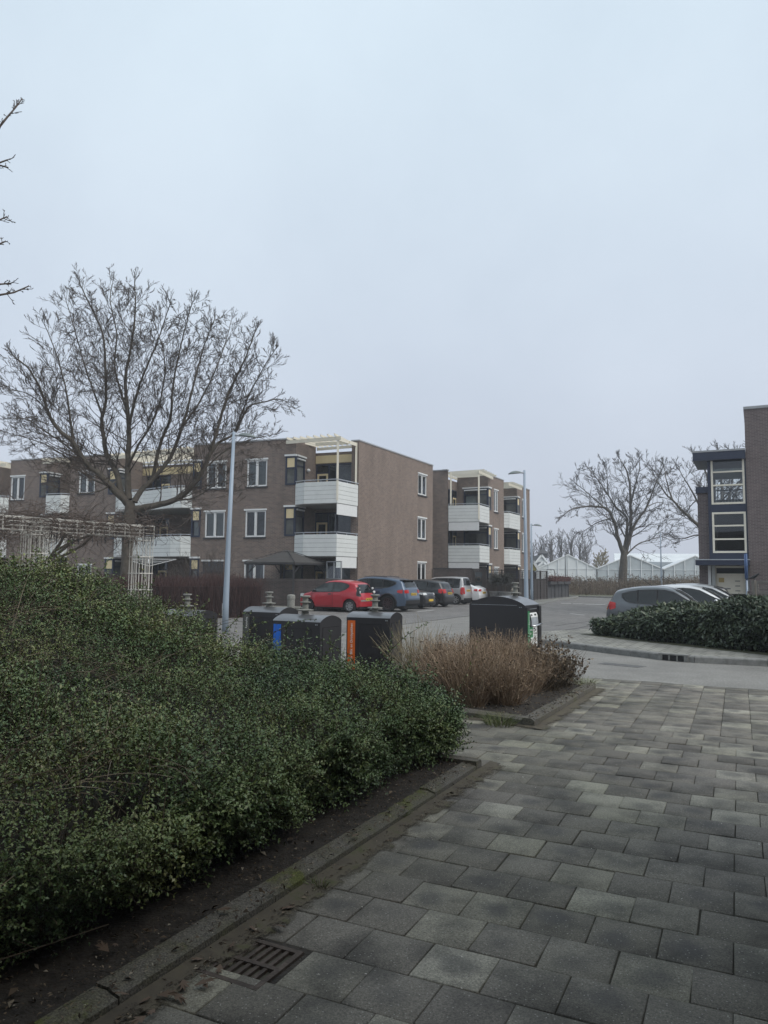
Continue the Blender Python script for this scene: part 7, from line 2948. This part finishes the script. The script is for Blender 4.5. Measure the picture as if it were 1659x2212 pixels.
# ------------------------------------------------------------------ small things on the ground
M['iron'] = mat('rusty_cast_iron', (0.075, 0.058, 0.048), .75, .3, var=.4, scale=18, bump=.4)
t = thing('drain_grate', 'rusty cast iron drain grate set in the tiles beside the hedge kerb', 'drain grate', (GR.x, GR.y, .0), math.atan2(KE.y, KE.x))
mb = MB()
g_ = .17
for a_ in ((-g_, g_, -g_, -g_ + .025), (-g_, g_, g_ - .025, g_), (-g_, -g_ + .025, -g_ + .025, g_ - .025), (g_ - .025, g_, -g_ + .025, g_ - .025), (-.012, .012, -g_ + .025, g_ - .025)):
    mb.box(*a_, .0, .034)
for q in range(6):
    x = -g_ + .025 + (2 * g_ - .05) * (q + .5) / 6
for q in range(1, 7):
    y = -g_ + .025 + (2 * g_ - .05) * q / 7
    mb.box(-g_ + .025, -.012, y - .009, y + .009, .004, .031)
    mb.box(.012, g_ - .025, y - .009, y + .009, .004, .031)
mb.build('grating', M['iron'], t, world=False)
mb = MB()
mb.box(-g_ - .03, g_ + .03, -g_ - .03, g_ + .03, -.02, .0035)
mb.build('pit', M['black'], t, world=False)
mb = MB()
for a_ in ((-g_ - .07, g_ + .07, -g_ - .07, -g_ - .003), (-g_ - .07, g_ + .07, g_ + .003, g_ + .07), (-g_ - .07, -g_ - .003, -g_ - .003, g_ + .003), (g_ + .003, g_ + .07, -g_ - .003, g_ + .003)):
    mb.box(*a_, -.02, .024)
mb.build('surround', M['soil'], t, world=False)

# kerb inlet and street grating
kd = Seg(fk[3] + (fk[4] - fk[3]) * .05, fk[3] + (fk[4] - fk[3]) * .95)
c = kd(kd.L * .35, .012, 0)
t = thing('kerb_inlet', 'concrete kerb inlet with a dark slotted opening below the laurel hedge', 'kerb drain', (c[0], c[1], 0), math.atan2(kd.e.y, kd.e.x))
mb = MB()
mb.box(-.30, .30, -.02, .15, .118, .142)
mb.box(-.30, -.22, -.02, .0, 0, .117)
mb.box(.22, .30, -.02, .0, 0, .117)
for x in (-.08, .08):
    mb.box(x - .015, x + .015, -.018, .0, .01, .117)
mb.build('inlet_block', M['kerb'], t, world=False)
mb = MB()
mb.box(-.22, .22, -.006, .0, .012, .115)
mb.build('opening', M['black'], t, world=False)
c = gnd(1343, 1437)
t = thing('street_grating', 'flat rectangular street grating with many slots in the asphalt', 'street drain', (c.x, c.y, .002), math.atan2(kd.e.y, kd.e.x))
mb = MB()
mb.box(-.42, .42, -.16, .16, -.01, .004)
mb.build('plate', mat('worn_grating_plate', (.15, .148, .145), .8, var=.2), t, world=False)
mb = MB()
for q in range(16):
    x = -.38 + q * .05
    for y in (-.075, .075):
        mb.box(x - .008, x + .008, y - .06, y + .06, .0045, .0055)
mb.build('slots', M['black'], t, world=False)
# bay marks and the flush edge between street and parking
M['mark'] = mat('worn_white_marking', (.52, .52, .50), .8, var=.25, scale=5)
mb = MB()
for x, y in ((1222, 1303.5), (1248, 1304.6), (1273, 1305.3), (1296, 1306)):
    a_ = gnd(x, y)
    mb.prism([(a_.x - .32, a_.y - .18), (a_.x + .32, a_.y - .18), (a_.x + .36, a_.y + .18), (a_.x - .28, a_.y + .18)], .006, .009)
for x0, y0, x1, y1 in ((1232, 1326, 1262, 1329), (900, 1322, 938, 1318)):
    a_, b_ = gnd(x0, y0), gnd(x1, y1)
    mb.bar((a_.x, a_.y, .008), (b_.x, b_.y, .008), .10, .003)
tag(mb.build('road_marking', M['mark']), kind='structure')
mb = MB()
M['seam'] = mat('dark_joint_line', (.05, .048, .045), .9)
for chain_ in (((742, 1366.5), (800, 1358), (870, 1349.4), (950, 1338.5), (1010, 1331.3), (1080, 1318), (1150, 1306.4)), ((1180, 1391), (1262, 1391.5), (1292, 1361)), ((1170, 1372), (1215, 1362), (1250, 1357), (1290, 1348)), ((1200, 1352), (1238, 1347), (1275, 1342))):
    for p0, p1 in zip(chain_[:-1], chain_[1:]):
        a_, b_ = gnd(*p0), gnd(*p1)
        mb.bar((a_.x, a_.y, .0065), (b_.x, b_.y, .0065), .05, .003)
tag(mb.build('road_joint', M['seam']), kind='structure')

# drifted soil and moss on the pavement along the kerbs
m, nt, b = newmat('drifted_soil')
b.inputs['Roughness'].default_value = .95
tc = nt.nodes.new('ShaderNodeTexCoord')
n1 = N(nt, 'ShaderNodeTexNoise', Scale=5.0, Detail=8.0, Roughness=.75)
n2 = N(nt, 'ShaderNodeTexNoise', Scale=90.0, Detail=4.0, Roughness=.8)
for n_ in (n1, n2):
    nt.links.new(tc.outputs['Object'], n_.inputs['Vector'])
r1 = ramp(nt, [(.35, (.055, .045, .034)), (.55, (.085, .072, .05)), (.68, (.055, .06, .02))])
nt.links.new(n1.outputs['Fac'], r1.inputs['Fac'])
nt.links.new(r1.outputs['Color'], b.inputs['Base Color'])
uvn = nt.nodes.new('ShaderNodeAttribute')
uvn.attribute_name = 'rnd'
ad = N(nt, 'ShaderNodeMath', operation='ADD')
nt.links.new(n1.outputs['Fac'], ad.inputs[0])
nt.links.new(uvn.outputs['Fac'], ad.inputs[1])
ad2 = N(nt, 'ShaderNodeMath', operation='MULTIPLY_ADD')
ad2.inputs[1].default_value = .25
nt.links.new(n2.outputs['Fac'], ad2.inputs[0])
nt.links.new(ad.outputs[0], ad2.inputs[2])
r2 = ramp(nt, [(.62, (0, 0, 0)), (.74, (1, 1, 1))])
nt.links.new(ad2.outputs[0], r2.inputs['Fac'])
nt.links.new(r2.outputs['Color'], b.inputs['Alpha'])
M['drift'] = m


def drift(name, a_, b_, width, z):
    """a thin ragged skin of soil thinning away from the kerb (a to b, to the right of it)"""
    a_, b_ = Vector(a_), Vector(b_)
    sg = Seg(a_, b_)
    nu, nv = max(6, int(sg.L / .12)), 7
    V, F, A = [], [], []
    for i in range(nu + 1):
        for j in range(nv + 1):
            V.append(sg(sg.L * i / nu, .002 + width * j / nv, z + .012 * (1 - j / nv) ** 2))
    for i in range(nu):
        for j in range(nv):
            k = i * (nv + 1) + j
            F.append((k, k + 1, k + nv + 2, k + nv + 1))
            A.append(.36 * (1 - (j + .5) / nv) - .05)
    o = np_mesh(name, V, F, M['drift'], attr=A)
    return tag(o, kind='structure')


drift('kerb_dirt', tuple(K0 - KE * 6.5), tuple(K0 + KE * .2), .17, .037)
drift('planter_dirt', tuple(pl2 - ple * .1), tuple(pl3 + ple * .1), .16, .037)
drift('planter_front_dirt', tuple(pl2 + (pl1 - pl2).normalized() * 3.0), tuple(pl2), .12, .037)

# litter on soil and tiles, too small and many to count
n = 5200
s = rng.uniform(-6.5, 0, n)
d = np.abs(rng.normal(0, .38, n)) - .10
P2 = k0n + np.outer(s, ken) + np.outer(d, knn)
z = np.where((d > 0) & (d < .15), .098, np.where(d >= .15, .10, .043))
A_ = rng.normal(size=(n, 3)) * [1, 1, .25]
L_ = rng.uniform(.006, .022, n) * np.where(rng.random(n) < .1, 2.2, 1)
V, F = leaf_mesh(np.c_[P2, z], A_, np.tile([0, 0, 1.0], (n, 1)) + rng.normal(size=(n, 3)) * .3, L_, L_ * rng.uniform(.25, .6, n))
M['litter'] = leafmat('brown_litter', [(0, (.03, .022, .016)), (.6, (.09, .066, .045)), (.9, (.16, .125, .085)), (1, (.36, .33, .27))], pamt=.05, rough=.9)
tag(np_mesh('leaf_litter', V, F, M['litter'], attr=rng.random(n)), kind='stuff')
n = 3000
u, v = rng.uniform(0, 7, n), rng.uniform(-6, 7, n)
P2 = k0n + np.outer(u, np.array(T1)) + np.outer(v, np.array(T2))
ok = np.array([not beyond_road(Vector(q)) for q in P2]) & (rng.random(n) < .25 + .75 * np.exp(-((P2[:, 0] - 1.6) ** 2 + (P2[:, 1] - 8.0) ** 2) / 2.5))
P2 = P2[ok]
n = len(P2)
L_ = rng.uniform(.005, .016, n)
V, F = leaf_mesh(np.c_[P2, np.full(n, .041)], rng.normal(size=(n, 3)) * [1, 1, .1], np.tile([0, 0, 1.0], (n, 1)), L_, L_ * rng.uniform(.3, .9, n))
M['speck'] = leafmat('pale_speck', [(0, (.16, .15, .13)), (.6, (.38, .36, .32)), (1, (.60, .58, .54))], pamt=.0, rough=.9)
tag(np_mesh('pavement_specks', V, F, M['speck'], attr=rng.random(n)), kind='stuff')
n = 2600
a_ = rng.uniform(0, 1, n)
b_ = rng.uniform(0, 1, n)
q0, q1, q3 = np.array(pl2), np.array(pl3), np.array(pl2 + (pl1 - pl2).normalized() * 3.0)
P2 = q0 + np.outer(a_, q1 - q0) + np.outer(b_ ** 1.5, q3 - q0)
L_ = rng.uniform(.012, .045, n)
V, F = leaf_mesh(np.c_[P2, np.full(n, .118) + rng.uniform(0, .02, n)], rng.normal(size=(n, 3)) * [1, 1, .3], np.tile([0, 0, 1.0], (n, 1)) + rng.normal(size=(n, 3)) * .5, L_, L_ * rng.uniform(.2, .5, n))
tag(np_mesh('planter_litter', V, F, M['litter'], attr=rng.random(n)), kind='stuff')

# fallen leaves by the grate
M['fallen'] = mat('withered_leaf', (.105, .072, .05), .85, var=.35, scale=30)
shape = [(0, 0), (.3, -.14), (.62, -.30), (.55, -.12), (1.0, -.22), (.85, -.05), (1.15, 0), (.85, .07), (.96, .26), (.55, .14), (.58, .33), (.28, .16)]
lv = None
spots_ = [(395, 2118), (418, 2132), (430, 2108), (372, 2148), (450, 2136), (340, 2152), (335, 2180), (300, 2168), (552, 2012), (585, 2000), (476, 2082), (440, 2072), (250, 2040), (236, 2058), (470, 1966), (640, 1960), (760, 1808), (316, 2196), (280, 2150), (505, 2035)]
for k, (x, y) in enumerate(spots_):
    p = gnd(x, y, .045)
    off = (Vector((p.x, p.y)) - K0).dot(KN)
    zz = .105 if off > 0 else .046
    p = gnd(x, y, zz)
    if lv is None:
        mb = MB()
        i0 = mb.add([(.5, 0, .10)])
        for q, (a_, b_) in enumerate(shape):
            mb.add([(a_, b_, .05 + .18 * abs(b_) + (.12 if q % 2 else 0) * (a_ - .3))])
        for q in range(len(shape)):
            mb.face((i0, i0 + 1 + q, i0 + 1 + (q + 1) % len(shape)))
        lv = o = mb.build('fallen_leaf', M['fallen'], None)
    else:
        o = lv.copy()
        C.objects.link(o)
    o.location = p
    o.rotation_euler = (rnd.uniform(-.35, .35), rnd.uniform(-.3, .3), rnd.uniform(0, 6.28))
    sc = rnd.uniform(.045, .085)
    o.scale = (sc, sc * rnd.uniform(.8, 1.1), sc * rnd.uniform(.7, 1.6))
    tag(o, 'brown withered lobed leaf lying along the hedge kerb', 'leaf', 'withered leaves along the hedge kerb')
